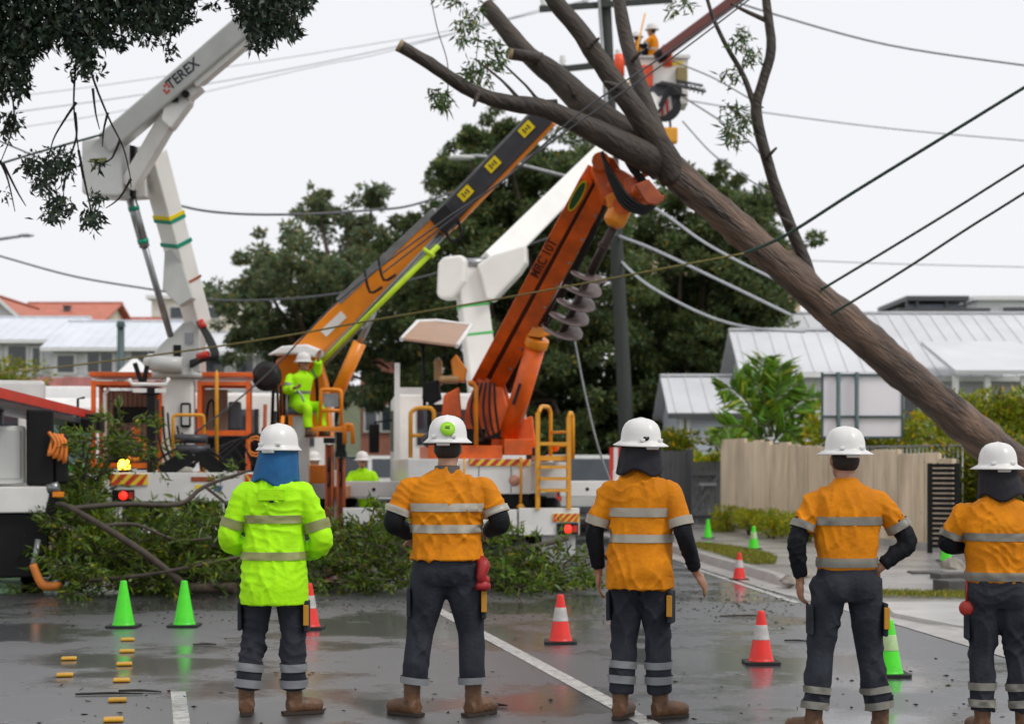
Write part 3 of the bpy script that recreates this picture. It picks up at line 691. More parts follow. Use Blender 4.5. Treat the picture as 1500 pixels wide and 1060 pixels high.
# palm
pm = thing('palm', 'palm with arching feathery fronds behind the panel fence', 'palm', (hx(1128, 37.6), 37.6, .1))
pb = P(1128, 655, 37.6)
part('trunk', BARK, pm, lambda b: [b.tube([(pb.x + dx, pb.y, 0), (pb.x + dx * 1.3, pb.y, pb.z + .1)], [.11, .07], 8) for dx in (-.12, .1, .25)])
lp, ld, ll = [], [], []
fr = [((1122, 640), (1112, 570), (1118, 525), (1138, 540)), ((1130, 640), (1140, 570), (1142, 535), (1150, 545)), ((1125, 640), (1095, 590), (1070, 568), (1052, 572)), ((1135, 640), (1158, 600), (1178, 585), (1205, 582)), ((1120, 650), (1090, 625), (1062, 625), (1045, 645)), ((1140, 650), (1165, 625), (1190, 618), (1208, 640)), ((1128, 640), (1120, 590), (1102, 555), (1085, 545)), ((1130, 650), (1150, 630), (1165, 640), (1175, 665)), ((1120, 650), (1105, 635), (1085, 640), (1072, 662)), ((1130, 640), (1133, 590), (1160, 565), (1178, 560))]
for fi, f in enumerate(fr):
    dy = random.uniform(-.9, .6); ps = [P(x, y, 37.6 + dy * i / 3) for i, (x, y) in enumerate(f)]
    st = MB(); st.tube(ps, [.03, .022, .014, .006], 5, 6); st.build('frond_stalk', LF_PALM if False else mat('palm_stalk', (.06, .09, .02), .8), pm)
    N = 46
    for k in range(N):
        t = 0.12 + .88 * k / N; u = t * 3; i = min(2, int(u)); a = ps[i].lerp(ps[i + 1], u - i); tg = (ps[i + 1] - ps[i]).normalized()
        for s in (-1, 1):
            sd = tg.cross(Vector((random.uniform(-.3, .3), -1, .3))).normalized() * s
            for _ in range(2): lp.append(a); ld.append(sd + tg * .75 + Vector((0, random.uniform(-.4, .4), -.15))); ll.append(.46 * math.sin(PI * (0.15 + .8 * t)))
lp, ld = np.array([tuple(p) for p in lp]), np.array([tuple(p) for p in ld])
leaves('fronds', lp, ld, np.array(ll), .068, tints(len(lp), .55, 1.5, .2, .12), LF_PALM, pm)
shrub('shrub', 'orange-green leafy plant at the foot of the palm', (hx(1082, 38.2), 38.2, .1), (.7, .4, 2.25), 3200, LF_HEDGE, .12, 'yellow-green garden shrubs', lo=.4, hi=1.0)

# ------------------------------------------------------------------ the leaning trunk
TRUNKM = mat('fallen_trunk_bark', (0.125, 0.076, 0.050), 0.5, var=0.8, scale=3.2, bump=1.0, bscale=11, bdist=.06, dirt=1.0, dirtcol=(0.022, 0.014, 0.010), rot=(0, -.67, 0), stretch=(.38, 2.6, 2.6))
LIMBM = mat('limb_bark', (0.040, 0.028, 0.019), 0.6, var=0.6, scale=4, bump=1.0, bscale=10, bdist=.03, dirt=1.0, dirtcol=(0.020, 0.015, 0.011), rot=(0, -.75, 0), stretch=(.5, 2.2, 2.2))
CUTM = mat('cut_wood', (0.36, 0.26, 0.15), 0.7, var=0.2, scale=14, bump=0.3)
LTD = 22.0
ft = thing('fallen_tree', 'big fallen gum trunk leaning across the street, held by the crane grab', 'tree', (9.0, 24.0, 0))
def limb(name, pts, n=14, spline=5, noise_=.12, parent=None, m=None, caps=True):
    """pts: (px, py, D, radius in px)"""
    mb = MB(); ps = [P(a, b, d) for a, b, d, r in pts]; rs = [r / FPX * d for a, b, d, r in pts]
    mb.tube(ps, rs, n, spline)
    co = np.array([tuple(v) for v in mb.v]); q = vnoise(co, 3.0, 2) * .55 + vnoise(co, 8, 5) * .4 + np.clip(vnoise(co, 5.5, 7) - .55, 0, 1) * 1.6 + vnoise(co, 22, 6) * .15
    rad = max(rs)
    mb.v = [v + Vector(RNG.normal(size=3) * 0) + Vector((1, 0.3, 1)).normalized() * float(k) * rad * noise_ for v, k in zip(mb.v, q)]
    return mb.build(name, m or (TRUNKM if name == 'trunk' else LIMBM), parent or ft)
limb('trunk', [(1720, 862, 24.0, 44), (1600, 770, 23.4, 34), (1500, 690, 22.9, 29), (1430, 634, 22.6, 27.5), (1340, 560, 22.4, 26.5), (1220, 455, 22.2, 25), (1120, 368, 22.1, 23.5), (1030, 290, 22, 23), (975, 240, 22, 22), (945, 212, 22, 17)], 30, 14, .11)
part('root_plate', BARK, ft, lambda b: [b.tube([P(1712, 860, 24.0), P(1712, 860, 24.0) + Vector((math.cos(a) * .75 + .2, math.sin(a) * .8, -.35 + .15 * math.sin(3 * a)))], [.2, .05], 7) for a in [i * .7 for i in range(9)]] and b.ball(P(1722, 872, 24.0), (.5, .55, .45), 12, 8))
limb('limb', [(965, 238, 22, 24), (930, 222, 21.8, 22), (870, 192, 21.6, 18), (800, 160, 21.4, 13.5), (742, 150, 21.3, 12), (690, 133, 21.2, 10.5), (640, 100, 21.1, 9.5), (584, 66, 21, 9.5)])
limb('limb', [(972, 246, 22.1, 24), (925, 206, 22.2, 24), (870, 165, 22.3, 22), (815, 112, 22.5, 18), (775, 82, 22.6, 14), (742, 45, 22.7, 13), (712, 8, 22.8, 12)])
limb('limb', [(990, 262, 22, 24), (965, 215, 21.9, 19), (930, 160, 21.8, 16.5), (890, 105, 21.8, 14.5), (852, 50, 21.8, 13.5), (815, 2, 21.8, 12.5), (795, -40, 21.8, 12)])
limb('limb', [(978, 235, 22.1, 14), (955, 175, 22.3, 12), (935, 120, 22.5, 11.5), (918, 60, 22.7, 10.5), (908, 10, 22.8, 9.5), (902, -40, 22.9, 9)])
limb('limb', [(1195, 435, 22.2, 11), (1178, 380, 22.2, 9.5), (1150, 312, 22.2, 9), (1127, 245, 22.2, 8.5), (1108, 165, 22.2, 8.5), (1116, 125, 22.2, 7.5), (1130, 70, 22.2, 7.5), (1124, 15, 22.2, 6.5), (1118, -40, 22.2, 6)], 9, 4)
limb('limb', [(1105, 155, 22.2, 5), (1088, 110, 22.2, 4), (1065, 70, 22.2, 3.6), (1045, 28, 22.2, 3), (1030, -20, 22.2, 2.6)], 7, 4)
limb('limb', [(1122, 30, 22.2, 4), (1095, 18, 22.2, 3), (1070, 5, 22.2, 2)], 6, 3)
limb('stub', [(790, 88, 22.55, 12), (768, 82, 22.3, 9), (746, 79, 22.1, 9)], 9, 3)
limb('stub', [(815, 150, 21.4, 5), (790, 147, 21.5, 3), (770, 125, 21.5, 2), (735, 92, 21.6, 1.5)], 6, 3)
limb('stub', [(760, 145, 21.3, 3.5), (735, 118, 21.3, 2), (695, 86, 21.3, 1.6)], 6, 3)
for p_, q_, r_ in ((P(583.4, 65.6, 20.99), P(588, 68.5, 21), 9.2), (P(745.4, 78.9, 22.09), P(750, 80, 22.1), 8.8)):
    part('cut_face', CUTM, ft, lambda b: b.tube([p_, q_], r_ / FPX * 21.3, 12))
for px, py, D_, dx, dy, r_ in ((860, 70, 21.7, 18, -14, 3), (905, 128, 21.6, -20, -8, 4), (700, 138, 21.1, -6, 18, 3), (925, 90, 22.4, 14, -14, 3), (840, 140, 22.2, -8, -18, 3), (1122, 232, 22.1, 16, -16, 2.5), (1160, 330, 22.1, -16, -12, 2.5)):
    limb('stub', [(px, py, D_, r_ * 1.5), (px + dx * .6, py + dy * .6, D_ - .05, r_), (px + dx, py + dy, D_ - .08, r_ * .6)], 7, 3)
def spray(pxs, n, D, L, W, m, parent, name='leaves', lo=.5, hi=1.5, droop=-.6):
    pp, dd = [], []
    tw = MB()
    for px, py, rx, ry in pxs:
        k = max(20, int(n * rx * ry / 900.0)); d0 = D + random.uniform(-.35, .35)
        c = P(px, py, d0)
        for j in range(max(3, k // 22)):
            e = P(px + random.gauss(0, .5) * rx, py + random.gauss(0, .5) * ry, d0 + random.gauss(0, .25)); tw.tube([c, c.lerp(e, .5) + Vector((0, 0, .04)), e], [.007, .005, .003], 4)
            for q in range(22):
                t = random.uniform(.35, 1.05); a = c.lerp(e, t); pp.append(np.array(a) + RNG.normal(size=3) * .05); dd.append(np.array(e - c) * .8 + RNG.normal(size=3) * .35 + np.array([0, 0, droop * .5]))
    pp, dd = np.array(pp), np.array(dd)
    leaves(name, pp, dd, L, W, tints(len(pp), lo, hi, .15, .06), m, parent); tw.build('twigs', TWIG, parent, kind='stuff')
LF_GUM = leaf_mat('gum_leaf', (0.085, 0.14, 0.045), 0.35)
spray([(690, 20, 30, 25), (700, 60, 26, 35), (675, 5, 30, 20), (712, 95, 18, 30), (725, 80, 14, 18), (650, 152, 18, 18), (640, 140, 12, 10), (672, 45, 14, 22), (690, 110, 10, 14)], 60, 21.4, .12, .035, LF_GUM, ft)
spray([(1092, 75, 20, 25), (1085, 105, 18, 20), (1075, 165, 22, 16), (1088, 180, 16, 22), (1080, 210, 16, 20), (1000, 8, 22, 14), (1085, 60, 12, 12), (1068, 190, 10, 14)], 34, 22.2, .13, .03, LF_GUM, ft)

# ------------------------------------------------------------------ overhanging tree, its trunk left of the view
ot = thing('overhanging_tree', 'dark leafy branches of a tree hanging over the lift boom', 'tree', (-7.6, 15.4, 0))
ob = MB(); ob.tube([(-7.6, 15.4, -.2), (-7.5, 15.3, 2.5), (-7.1, 15.2, 5.0), (-6.5, 15.2, 7.0)], [.32, .26, .22, .16], 12, 5); ob.build('trunk', BARK, ot)
ob = MB()
def pxl(lst, D): return [P(a, b, D) for a, b in lst]
ob.tube([(-7.1, 15.2, 4.8)] + pxl([(-120, 20), (0, -10), (100, -20), (220, -40), (340, -30), (430, -20)], 15.0), [.12, .09, .07, .06, .045, .03, .012], 7, 4)
ob.tube([(-6.6, 15.2, 6.6)] + pxl([(-60, -180), (90, -110), (200, -60), (280, 0)], 15.3), [.12, .08, .06, .04, .015], 7, 4)
for ln in ([(100, -20), (112, 60), (108, 150), (115, 220), (121, 262)], [(120, 20), (132, 100), (158, 170), (180, 215), (190, 255), (192, 275)], [(112, 150), (95, 175), (78, 205), (70, 240)], [(110, 165), (112, 200), (100, 240), (92, 290)], [(158, 165), (152, 190), (150, 215)], [(136, 130), (140, 165), (146, 190)], [(115, 220), (125, 270), (135, 315), (140, 335)], [(176, 205), (165, 230), (158, 235)], [(192, 262), (175, 290), (155, 305)], [(0, 235), (12, 265), (22, 310)], [(5, 240), (25, 280), (38, 302)], [(-40, 60), (10, 120), (20, 180), (0, 240)], [(200, -30), (215, 20), (240, 70)], [(-30, 30), (60, 40), (90, 80)]):
    k = len(ln); ob.tube(pxl(ln, 15.0 + random.uniform(-.2, .2)), [.013 * (1 - .72 * i / (k - 1)) for i in range(k)], 6, 4)
ob.build('branches', DARKTWIG, ot)
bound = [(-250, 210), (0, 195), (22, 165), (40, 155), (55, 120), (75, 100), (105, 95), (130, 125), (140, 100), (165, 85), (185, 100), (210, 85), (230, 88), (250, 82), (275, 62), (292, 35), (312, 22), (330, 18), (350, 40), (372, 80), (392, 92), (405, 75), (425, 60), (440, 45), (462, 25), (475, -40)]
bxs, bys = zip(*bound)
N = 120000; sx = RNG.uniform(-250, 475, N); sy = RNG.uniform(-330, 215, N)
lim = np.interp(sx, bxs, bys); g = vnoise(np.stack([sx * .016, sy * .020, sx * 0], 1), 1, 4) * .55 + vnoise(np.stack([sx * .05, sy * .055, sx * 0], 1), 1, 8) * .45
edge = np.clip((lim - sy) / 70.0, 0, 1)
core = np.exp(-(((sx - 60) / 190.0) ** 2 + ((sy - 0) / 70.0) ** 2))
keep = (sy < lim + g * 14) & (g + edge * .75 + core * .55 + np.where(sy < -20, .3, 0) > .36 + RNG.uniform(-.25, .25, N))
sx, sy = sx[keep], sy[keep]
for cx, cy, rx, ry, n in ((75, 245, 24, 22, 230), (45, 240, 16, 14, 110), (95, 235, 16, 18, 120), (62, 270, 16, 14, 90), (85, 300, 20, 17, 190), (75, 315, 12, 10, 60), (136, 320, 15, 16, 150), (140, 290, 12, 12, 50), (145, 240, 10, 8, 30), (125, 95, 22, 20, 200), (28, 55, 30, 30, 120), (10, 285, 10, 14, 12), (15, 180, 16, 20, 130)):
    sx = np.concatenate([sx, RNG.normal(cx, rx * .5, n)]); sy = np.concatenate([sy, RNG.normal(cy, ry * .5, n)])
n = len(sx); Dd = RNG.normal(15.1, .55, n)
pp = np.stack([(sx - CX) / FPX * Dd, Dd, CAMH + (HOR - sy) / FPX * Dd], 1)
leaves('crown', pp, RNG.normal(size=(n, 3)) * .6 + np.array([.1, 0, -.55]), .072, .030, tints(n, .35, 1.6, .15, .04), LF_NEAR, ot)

# ------------------------------------------------------------------ cut branches heaped on the road
def brush(label, stems, clumps, dens, D0):
    t = thing('felled_branch', label, 'branch', (stems[0][0][0], stems[0][0][1], 0) if False else tuple(P(stems[0][0][0], 672 + 4000 / stems[0][0][2], stems[0][0][2])), 'cut branches heaped on the road')
    sb = MB()
    for st in stems: part('stem', TWIG, t, lambda b_: b_.tube([P(a, b, d) for a, b, d, r in st], [r / FPX * d for a, b, d, r in st], 8, 4))
    pp, dd = [], []
    for cx, cy, rx, ry, D in clumps:
        k = max(4, int(dens * rx * ry / 100))
        for i in range(k):
            a = RNG.normal(size=2) * .5; d = D + RNG.normal() * .45
            o = P(cx + a[0] * rx, cy + a[1] * ry, d); o.z = max(o.z, .05)
            dr = Vector((RNG.normal() * .6 + a[0] * .5, RNG.normal() * .6, abs(RNG.normal()) * .5 - .15 - a[1] * .3)).normalized(); ln = RNG.uniform(.25, .6)
            e = o + dr * ln; e.z = max(e.z - .06, .03); m = o.lerp(e, .5) + Vector((0, 0, .05))
            sb.tube([o, m, e], [.008, .006, .003], 4)
            for q in range(int(RNG.integers(16, 30))):
                u = RNG.uniform(.15, 1.0); b = o.lerp(m, u * 2) if u < .5 else m.lerp(e, u * 2 - 1)
                pp.append(np.array(b) + RNG.normal(size=3) * .02); dd.append(np.array(dr) * .9 + RNG.normal(size=3) * .55 + np.array([0, 0, -.2]))
    sb.build('twigs', TWIG, t, kind='stuff')
    pp, dd = np.array(pp), np.array(dd); pp[:, 2] = np.maximum(pp[:, 2], .02)
    leaves('foliage', pp, dd, .115, .030, tints(len(pp), .35, 1.5, .14, .05) * (1 + .4 * vnoise(pp, 1.6, 9))[:, None], LF_CUT, t)
brush('leafy cut branch standing up beside the amber beacon of the lift truck', [[(140, 842, 21.2, 6), (135, 760, 21.4, 5), (150, 690, 21.5, 4), (190, 630, 21.5, 2)], [(138, 760, 21.4, 3), (125, 700, 21.4, 2.5), (132, 650, 21.4, 1.5)]],
      [(192, 636, 20, 16, 21.5), (145, 655, 22, 20, 21.5), (212, 650, 14, 20, 21.6), (118, 690, 24, 26, 21.4), (125, 725, 26, 24, 21.4), (112, 745, 22, 20, 21.2), (135, 650, 12, 14, 21.4), (115, 700, 18, 26, 21.4), (105, 770, 30, 30, 21.2)], 3.0, 21.4)
brush('long bare forked branch with leafy heap beside the black truck', [[(84, 738, 19.7, 3.5), (100, 742, 19.6, 4), (150, 770, 19.5, 5), (215, 812, 19.5, 5.5), (272, 858, 19.6, 6)], [(98, 745, 19.7, 4), (180, 738, 20.0, 4), (262, 738, 20.4, 3.5), (300, 712, 20.6, 3), (368, 688, 20.8, 2)], [(130, 850, 19.6, 3), (210, 842, 19.5, 3), (300, 826, 19.6, 3), (350, 815, 19.8, 2)], [(300, 712, 20.6, 2.5), (340, 745, 20.5, 2), (355, 770, 20.5, 1.5)], [(150, 770, 19.5, 3), (200, 768, 19.7, 2.5), (255, 790, 19.8, 2), (310, 788, 19.9, 1.5)]],
      [(110, 800, 42, 45, 20.6), (160, 820, 50, 40, 20.5), (90, 840, 30, 30, 20.4), (125, 775, 36, 22, 20.8), (220, 800, 45, 26, 20.9), (200, 845, 55, 22, 20.5), (260, 800, 40, 30, 21), (120, 858, 40, 14, 20.2), (175, 805, 50, 28, 20.8), (240, 840, 50, 24, 20.5)], 2.6, 20.5)
brush('leafy heap of cut branches in front of the lift truck bumper', [[(200, 858, 20.3, 5), (300, 838, 20.8, 4), (360, 790, 21.2, 3), (420, 770, 21.4, 2)], [(205, 835, 20.8, 3), (300, 815, 21, 3), (380, 800, 21.2, 2)]],
      [(265, 785, 35, 22, 21.6), (300, 785, 36, 24, 21.5), (325, 735, 14, 10, 21.6), (330, 800, 40, 36, 21.2), (290, 830, 45, 25, 20.8), (380, 820, 40, 40, 21.2), (352, 700, 12, 12, 21.7), (365, 780, 26, 26, 21.5), (260, 845, 40, 18, 20.5), (320, 850, 40, 18, 20.5), (330, 790, 40, 26, 21.4)], 2.5, 21)
brush('leafy cut branches lying behind the two middle workers', [[(460, 850, 20.8, 4), (520, 825, 21, 4), (580, 800, 21.2, 3), (620, 780, 21.4, 2)]],
      [(500, 825, 40, 30, 21), (545, 815, 40, 34, 21), (585, 820, 34, 34, 21), (470, 840, 30, 26, 20.9), (530, 785, 35, 18, 21.3), (600, 850, 30, 18, 20.6), (570, 785, 30, 20, 21.3), (540, 848, 50, 16, 20.6)], 2.6, 21)
brush('green cut branches under the rear of the orange crane truck', [[(700, 815, 22, 4), (750, 806, 22, 4), (800, 796, 22.2, 4), (832, 788, 22.4, 3)], [(700, 865, 20.6, 3), (770, 845, 20.9, 3), (830, 840, 21, 2)]],
      [(740, 830, 34, 30, 21.4), (780, 845, 40, 30, 21), (815, 835, 26, 26, 21.1), (730, 860, 36, 16, 20.6), (800, 862, 36, 16, 20.6), (720, 800, 22, 18, 21.8), (835, 855, 16, 16, 20.8), (690, 840, 20, 30, 21), (760, 868, 50, 12, 20.5)], 2.6, 21)
lg = MB(); lg.tube([P(188, 857, 20.4), P(345, 857, 20.2)], 7.5 / FPX * 20.3, 12)
lg.v = [Vector((v.x, v.y, v.z - min(p.z for p in lg.v) + .0)) for v in lg.v] if False else lg.v
lo_ = lg.build('cut_log', BARK, None, origin=P(188, 865, 20.4)); tag(lo_, 'sawn log lying on the road in front of the leafy heap', 'log')
lo_.location.z -= min(v.co.z + lo_.location.z for v in lo_.data.vertices)
# leaf litter
lt = []
for k in range(2600):
    D = 10.2 + abs(random.gauss(0, 1)) * 1.8 if random.random() < .06 else random.gauss(19.2, 1.3)
    x = random.uniform(-6.5, 3.2) if D > 15 else random.uniform(-3.2, 3.6)
    if D < 9.8: continue
    lt.append((x, D, .006))
lt = np.array(lt); ld = RNG.normal(size=lt.shape) * np.array([1, 1, .12])
o = leaves('leaf_litter', lt, ld, .038, .014, tints(len(lt), .3, 1.0, .2, .2), leaf_mat('litter', (.06, .055, .02), .1)); tag(o, 'small leaves and twigs scattered over the wet road', 'litter'); o['kind'] = 'stuff'
# ================================================================== POLES AND CABLES
POLEM = mat('weathered_pole_timber', (0.030, 0.036, 0.031), 0.7, var=0.25, scale=3, stretch=(6, 6, .4), bump=.3)
pp_ = thing('power_pole', 'tall timber power pole with crossarms and a street light arm behind the cranes', 'pole', (hx(922, 43), 43, 0))
part('pole', POLEM, pp_, lambda b: b.tube([(hx(922, 43), 43, -.3), P(916, 600, 43), P(900, 300, 43), P(884, -60, 43)], [.20, .19, .165, .14], 14, 3))
for y0, xa, xb in ((96, 818, 952), (8, 790, 985)):
    part('crossarm', POLEM, pp_, lambda b: b.beam(P(xa, y0 + 6, 42.8), P(xb, y0 - 8, 42.8), .12, .14))
    for k in range(4):
        q = P(xa + 6 + (xb - xa - 12) * k / 3, y0 + 5 - 13 * k / 3, 42.8); part('insulator', WTRIM, pp_, lambda b: b.lathe([(.03, .05), (.09, .1), (.05, .14), (.10, .2), (.05, .25), (.08, .3), (.02, .36)], q, n=10))
part('conduit', STEEL, pp_, lambda b: b.tube([P(876, -20, 42.7), P(892, 200, 42.7), P(902, 345, 42.7)], .045, 6))
part('lamp_arm', STEEL, pp_, lambda b: b.tube([P(893, 272, 42.8), P(835, 260, 42.6), P(760, 241, 42.4), P(712, 230, 42.2), P(688, 229, 42.1)], .05, 8, 4))
part('luminaire', GREYWHITE, pp_, lambda b: b.ball(P(676, 231, 42), (.34, .14, .07), 12, 6))
gp_ = thing('pole', 'short dark green pole standing in front of the hillside houses', 'pole', (hx(176, 52), 52, .5))
part('shaft', SIGNP, gp_, lambda b: b.tube([(hx(176, 52), 52, .2), P(177, 470, 52)], [.13, .11], 10)); part('cap', SIGNP, gp_, lambda b: b.beam(P(171, 476, 51.9), P(183, 476, 51.9), .1, .12))
sl = thing('street_light', 'thin street light arm reaching over the left houses', 'street light', (hx(-40, 60), 60, 0))
part('post', STEEL, sl, lambda b: b.tube([(hx(-40, 60), 60, 0), P(-40, 360, 60), P(-10, 352, 60), P(30, 346, 60)], [.1, .08, .06, .05], 8, 4)); part('luminaire', STEEL, sl, lambda b: b.ball(P(38, 345, 60), (.3, .12, .07), 10, 6))
ROPEG = mat('dark_green_cable', (0.022, 0.05, 0.035), 0.5, var=.2); ROPEY = mat('olive_rope', (0.16, 0.13, 0.03), .6, var=.25, scale=20); GREYC = mat('grey_cable', (0.10, 0.10, 0.11), .5, var=.1); PALEC = mat('pale_bundled_cable', (0.45, 0.47, 0.50), .4, var=.1)
def cable(name, label, pts, rpx, m, cat='cable'):
    mb = MB(); ps = [P(*p) for p in pts]; mb.tube(ps, [rpx / FPX * p[2] for p in pts], 6, 6)
    o = mb.build(name, m, None, origin=ps[0]); tag(o, label, cat)
cable('rope', 'olive rope running from the leaning trunk low across both cranes to the left', [(-60, 556, 27), (0, 547, 26.5), (150, 530, 25.4), (320, 507, 24.2), (441, 488, 23.8), (534, 471, 23.5), (700, 443, 22.6), (840, 418, 21.9), (968, 394, 21.5), (1090, 371, 21.4)], 1.5, ROPEY, 'rope')
cable('tether_cable', 'thick dark green cable from the trunk up to the right', [(1082, 374, 21.5), (1150, 345, 21.2), (1250, 282, 20.6), (1400, 190, 19.6), (1580, 80, 18.5), (2700, -600, 13)], 2.6, ROPEG)
cable('tether_cable', 'grey-green cable leaving the trunk beside the bare side branch', [(1190, 432, 22.1), (1300, 366, 21), (1400, 305, 20), (1560, 205, 18.5), (2700, -500, 13)], 2.0, ROPEG)
cable('tether_cable', 'lower grey-green cable leaving the trunk above the road sign', [(1208, 466, 22.1), (1320, 398, 21), (1420, 333, 20), (1560, 245, 18.5), (2700, -480, 13)], 2.0, ROPEG)
cable('power_line', 'dark line slanting from the lift truck past the crane boom up to the bucket', [(285, 634, 25.4), (330, 600, 25), (400, 540, 24.6), (500, 437, 23.6), (640, 330, 22.5), (740, 262, 21.6), (850, 165, 20.9), (975, 80, 20.4), (1090, 0, 20), (1150, -45, 19.7)], 1.3, GREYC)
cable('power_line', 'twin dark line lying over the forked limbs', [(560, 400, 23.5), (700, 292, 22), (830, 192, 21), (975, 92, 20.5), (1110, -10, 20)], 1.2, GREYC)
cable('power_line', 'sagging dark line from the lift boom to the left tree', [(140, 260, 40), (255, 299, 40), (330, 312, 40), (430, 314, 40), (540, 308, 41), (620, 296, 42), (760, 240, 42.6), (880, 150, 42.8)], 1.9, GREYC)
cable('power_line', 'thin line dropping from the left edge to the levelling rod', [(-80, 352, 45), (0, 375, 45), (110, 405, 45), (230, 425, 45), (330, 440, 45), (480, 432, 44.5), (640, 400, 44), (890, 320, 43.2)], 1.6, GREYC)
cable('power_line', 'faint straight line across the sky under the upper lift boom', [(-60, 175, 70), (200, 140, 70), (430, 100, 70), (640, 55, 70), (880, -5, 70)], .8, PALEC)
cable('power_line', 'faint upper line across the sky behind the lettered boom', [(-60, 150, 72), (130, 128, 72), (400, 88, 72), (660, 45, 72), (860, 2, 72)], .6, PALEC)
cable('power_line', 'faint third line across the sky above the knuckle box', [(-60, 200, 70), (150, 168, 70), (300, 135, 70), (470, 96, 70), (560, 78, 70), (800, 12, 70)], .6, PALEC)
cable('power_line', 'thin line falling from the top of the bare branch to the right', [(1040, -10, 40), (1130, 20, 40), (1300, 66, 40), (1500, 96, 40), (1600, 108, 40)], 1.4, GREYC)
cable('power_line', 'faint thin line crossing the sky behind the bare branch', [(1000, 146, 48), (1120, 165, 48), (1300, 188, 48), (1500, 206, 48), (1600, 214, 48)], 1.2, PALEC)
cable('power_line', 'very faint low line above the long pale roof', [(1150, 380, 70), (1300, 386, 70), (1500, 391, 70), (1600, 393, 70)], .9, PALEC)
cable('power_line', 'thin line drooping from the bucket to the bare branch top', [(985, 90, 39), (1040, 112, 36), (1090, 140, 30), (1118, 158, 22.4)], 1.1, GREYC)
cable('power_line', 'thin line drooping from the bucket arm to the middle of the bare branch', [(1000, 142, 39), (1060, 180, 34), (1095, 205, 28), (1114, 226, 22.4)], 1.2, GREYC)
cable('power_line', 'lowest thin line curving from the bucket to the bare branch', [(1000, 178, 39), (1040, 222, 36), (1080, 252, 30), (1128, 282, 22.4)], 1.1, GREYC)
cable('bundled_cable', 'pale bundled cable sagging right from the power pole, upper', [(905, 345, 42.9), (950, 362, 42), (1000, 385, 41), (1090, 428, 40), (1160, 462, 39)], 2.2, PALEC)
cable('bundled_cable', 'pale bundled cable sagging right from the power pole, lower', [(910, 383, 42.9), (950, 418, 42), (1030, 460, 41), (1100, 480, 40), (1180, 486, 39)], 2.0, PALEC)
cable('bundled_cable', 'pale cable passing under the crane grab to the trunk', [(880, 262, 42.8), (965, 308, 40), (1030, 354, 38), (1100, 392, 36), (1180, 430, 34)], 2.0, PALEC)
cable('hanging_rope', 'pale rope hanging from the auger down to the footpath', [(838, 478, 24), (846, 520, 24.2), (858, 580, 24.5), (878, 660, 25), (905, 735, 26), (930, 816, 27.6)], 1.6, PALEC, 'rope')
cable('tag_line', 'thin cable tied to the knuckle box and leaving the view left', [(-60, 258, 23), (0, 240, 23.4), (60, 222, 23.9), (150, 197, 24.3)], 2.0, ROPEG)
cable('service_wire', 'thin dark wire hanging below the overhanging leaves to the knuckle box', [(-60, 180, 22), (0, 207, 22.5), (40, 224, 23), (112, 256, 24.2)], 1.2, GREYC)
cable('vine', 'thin hanging vine between the boom and the cut limb', [(628, -20, 21.5), (640, 40, 21.5), (655, 90, 21.4), (656, 130, 21.4), (655, 152, 21.4)], .8, TWIG, 'vine')

# ================================================================== VEHICLE PARTS
def frame(x, y, yaw): return Matrix.Translation((x, y, 0)) @ Matrix.Rotation(yaw, 4, 'Z')
def wheel(parent, M, x, y, r=.5, w=.28):
    prof = [(r * .6, -w / 2), (r * .93, -w / 2), (r, -w * .32), (r, w * .32), (r * .93, w / 2), (r * .6, w / 2)]
    t = part('wheel', RUBBER, parent, lambda b: b.lathe(prof, (x, y, r), (1, 0, 0), 24), M)
    part('rim', STEEL, t, lambda b: b.lathe([(.08, -w * .48), (r * .3, -w * .5), (r * .34, -w * .3), (r * .55, -w * .32), (r * .62, -w * .51), (r * .62, w * .51), (r * .55, w * .32), (r * .34, w * .3), (r * .3, w * .5), (.08, w * .48)], (x, y, r), (1, 0, 0), 20), M)
def chevron(parent, M, x0, x1, y, z0, z1, n=4, flip=1):
    p = part('chevron_plate', CHEV_Y, parent, lambda b: b.bx(x0, x1, y, y + .02, z0, z1), M)
    h = z1 - z0; st = (x1 - x0) / n; mb = MB(M)
    for k in range(-1, n):
        a = x0 + k * st; pts = [(a, z0), (a + st * .55, z0), (a + st * .55 + h * flip, z1), (a + h * flip, z1)]
        pts = [(min(x1, max(x0, px)), pz) for px, pz in pts]
        if max(q[0] for q in pts) - min(q[0] for q in pts) < .03: continue
        mb.prism([(px, y - .004, pz) for px, pz in pts], (0, .003, 0))
    mb.build('stripe', RED, p)
def tail_lamp(parent, M, x, y, z):
    h = part('tail_lamp', BLACK, parent, lambda b: b.bx(x - .16, x + .16, y, y + .08, z - .085, z + .085), M, .008)
    part('lens', TAIL, h, lambda b: b.lathe([(.0, -.012), (.05, -.011), (.062, 0), (.062, .02)], (x, y - .004, z), (0, 1, 0), 14), M)
    part('reflector', RED, h, lambda b: b.bx(x + .075, x + .14, y - .008, y, z - .05, z + .05), M)
def rounded(pts, d=.07):
    pts = [Vector(p) for p in pts]; out = [pts[0]]
    for a_, b_, c_ in zip(pts, pts[1:], pts[2:]):
        u, v = a_ - b_, c_ - b_; k = min(d, u.length * .45, v.length * .45); p, q = b_ + u.normalized() * k, b_ + v.normalized() * k
        out += [p, p.lerp(b_, .6).lerp(q.lerp(b_, .6), .25), p.lerp(b_, .6).lerp(q.lerp(b_, .6), .75), q]
    return out + [pts[-1]]
def rails(parent, M, pts, r, m, name='handrail'): return part(name, m, parent, lambda b: b.tube(rounded(pts), r, 8), M)
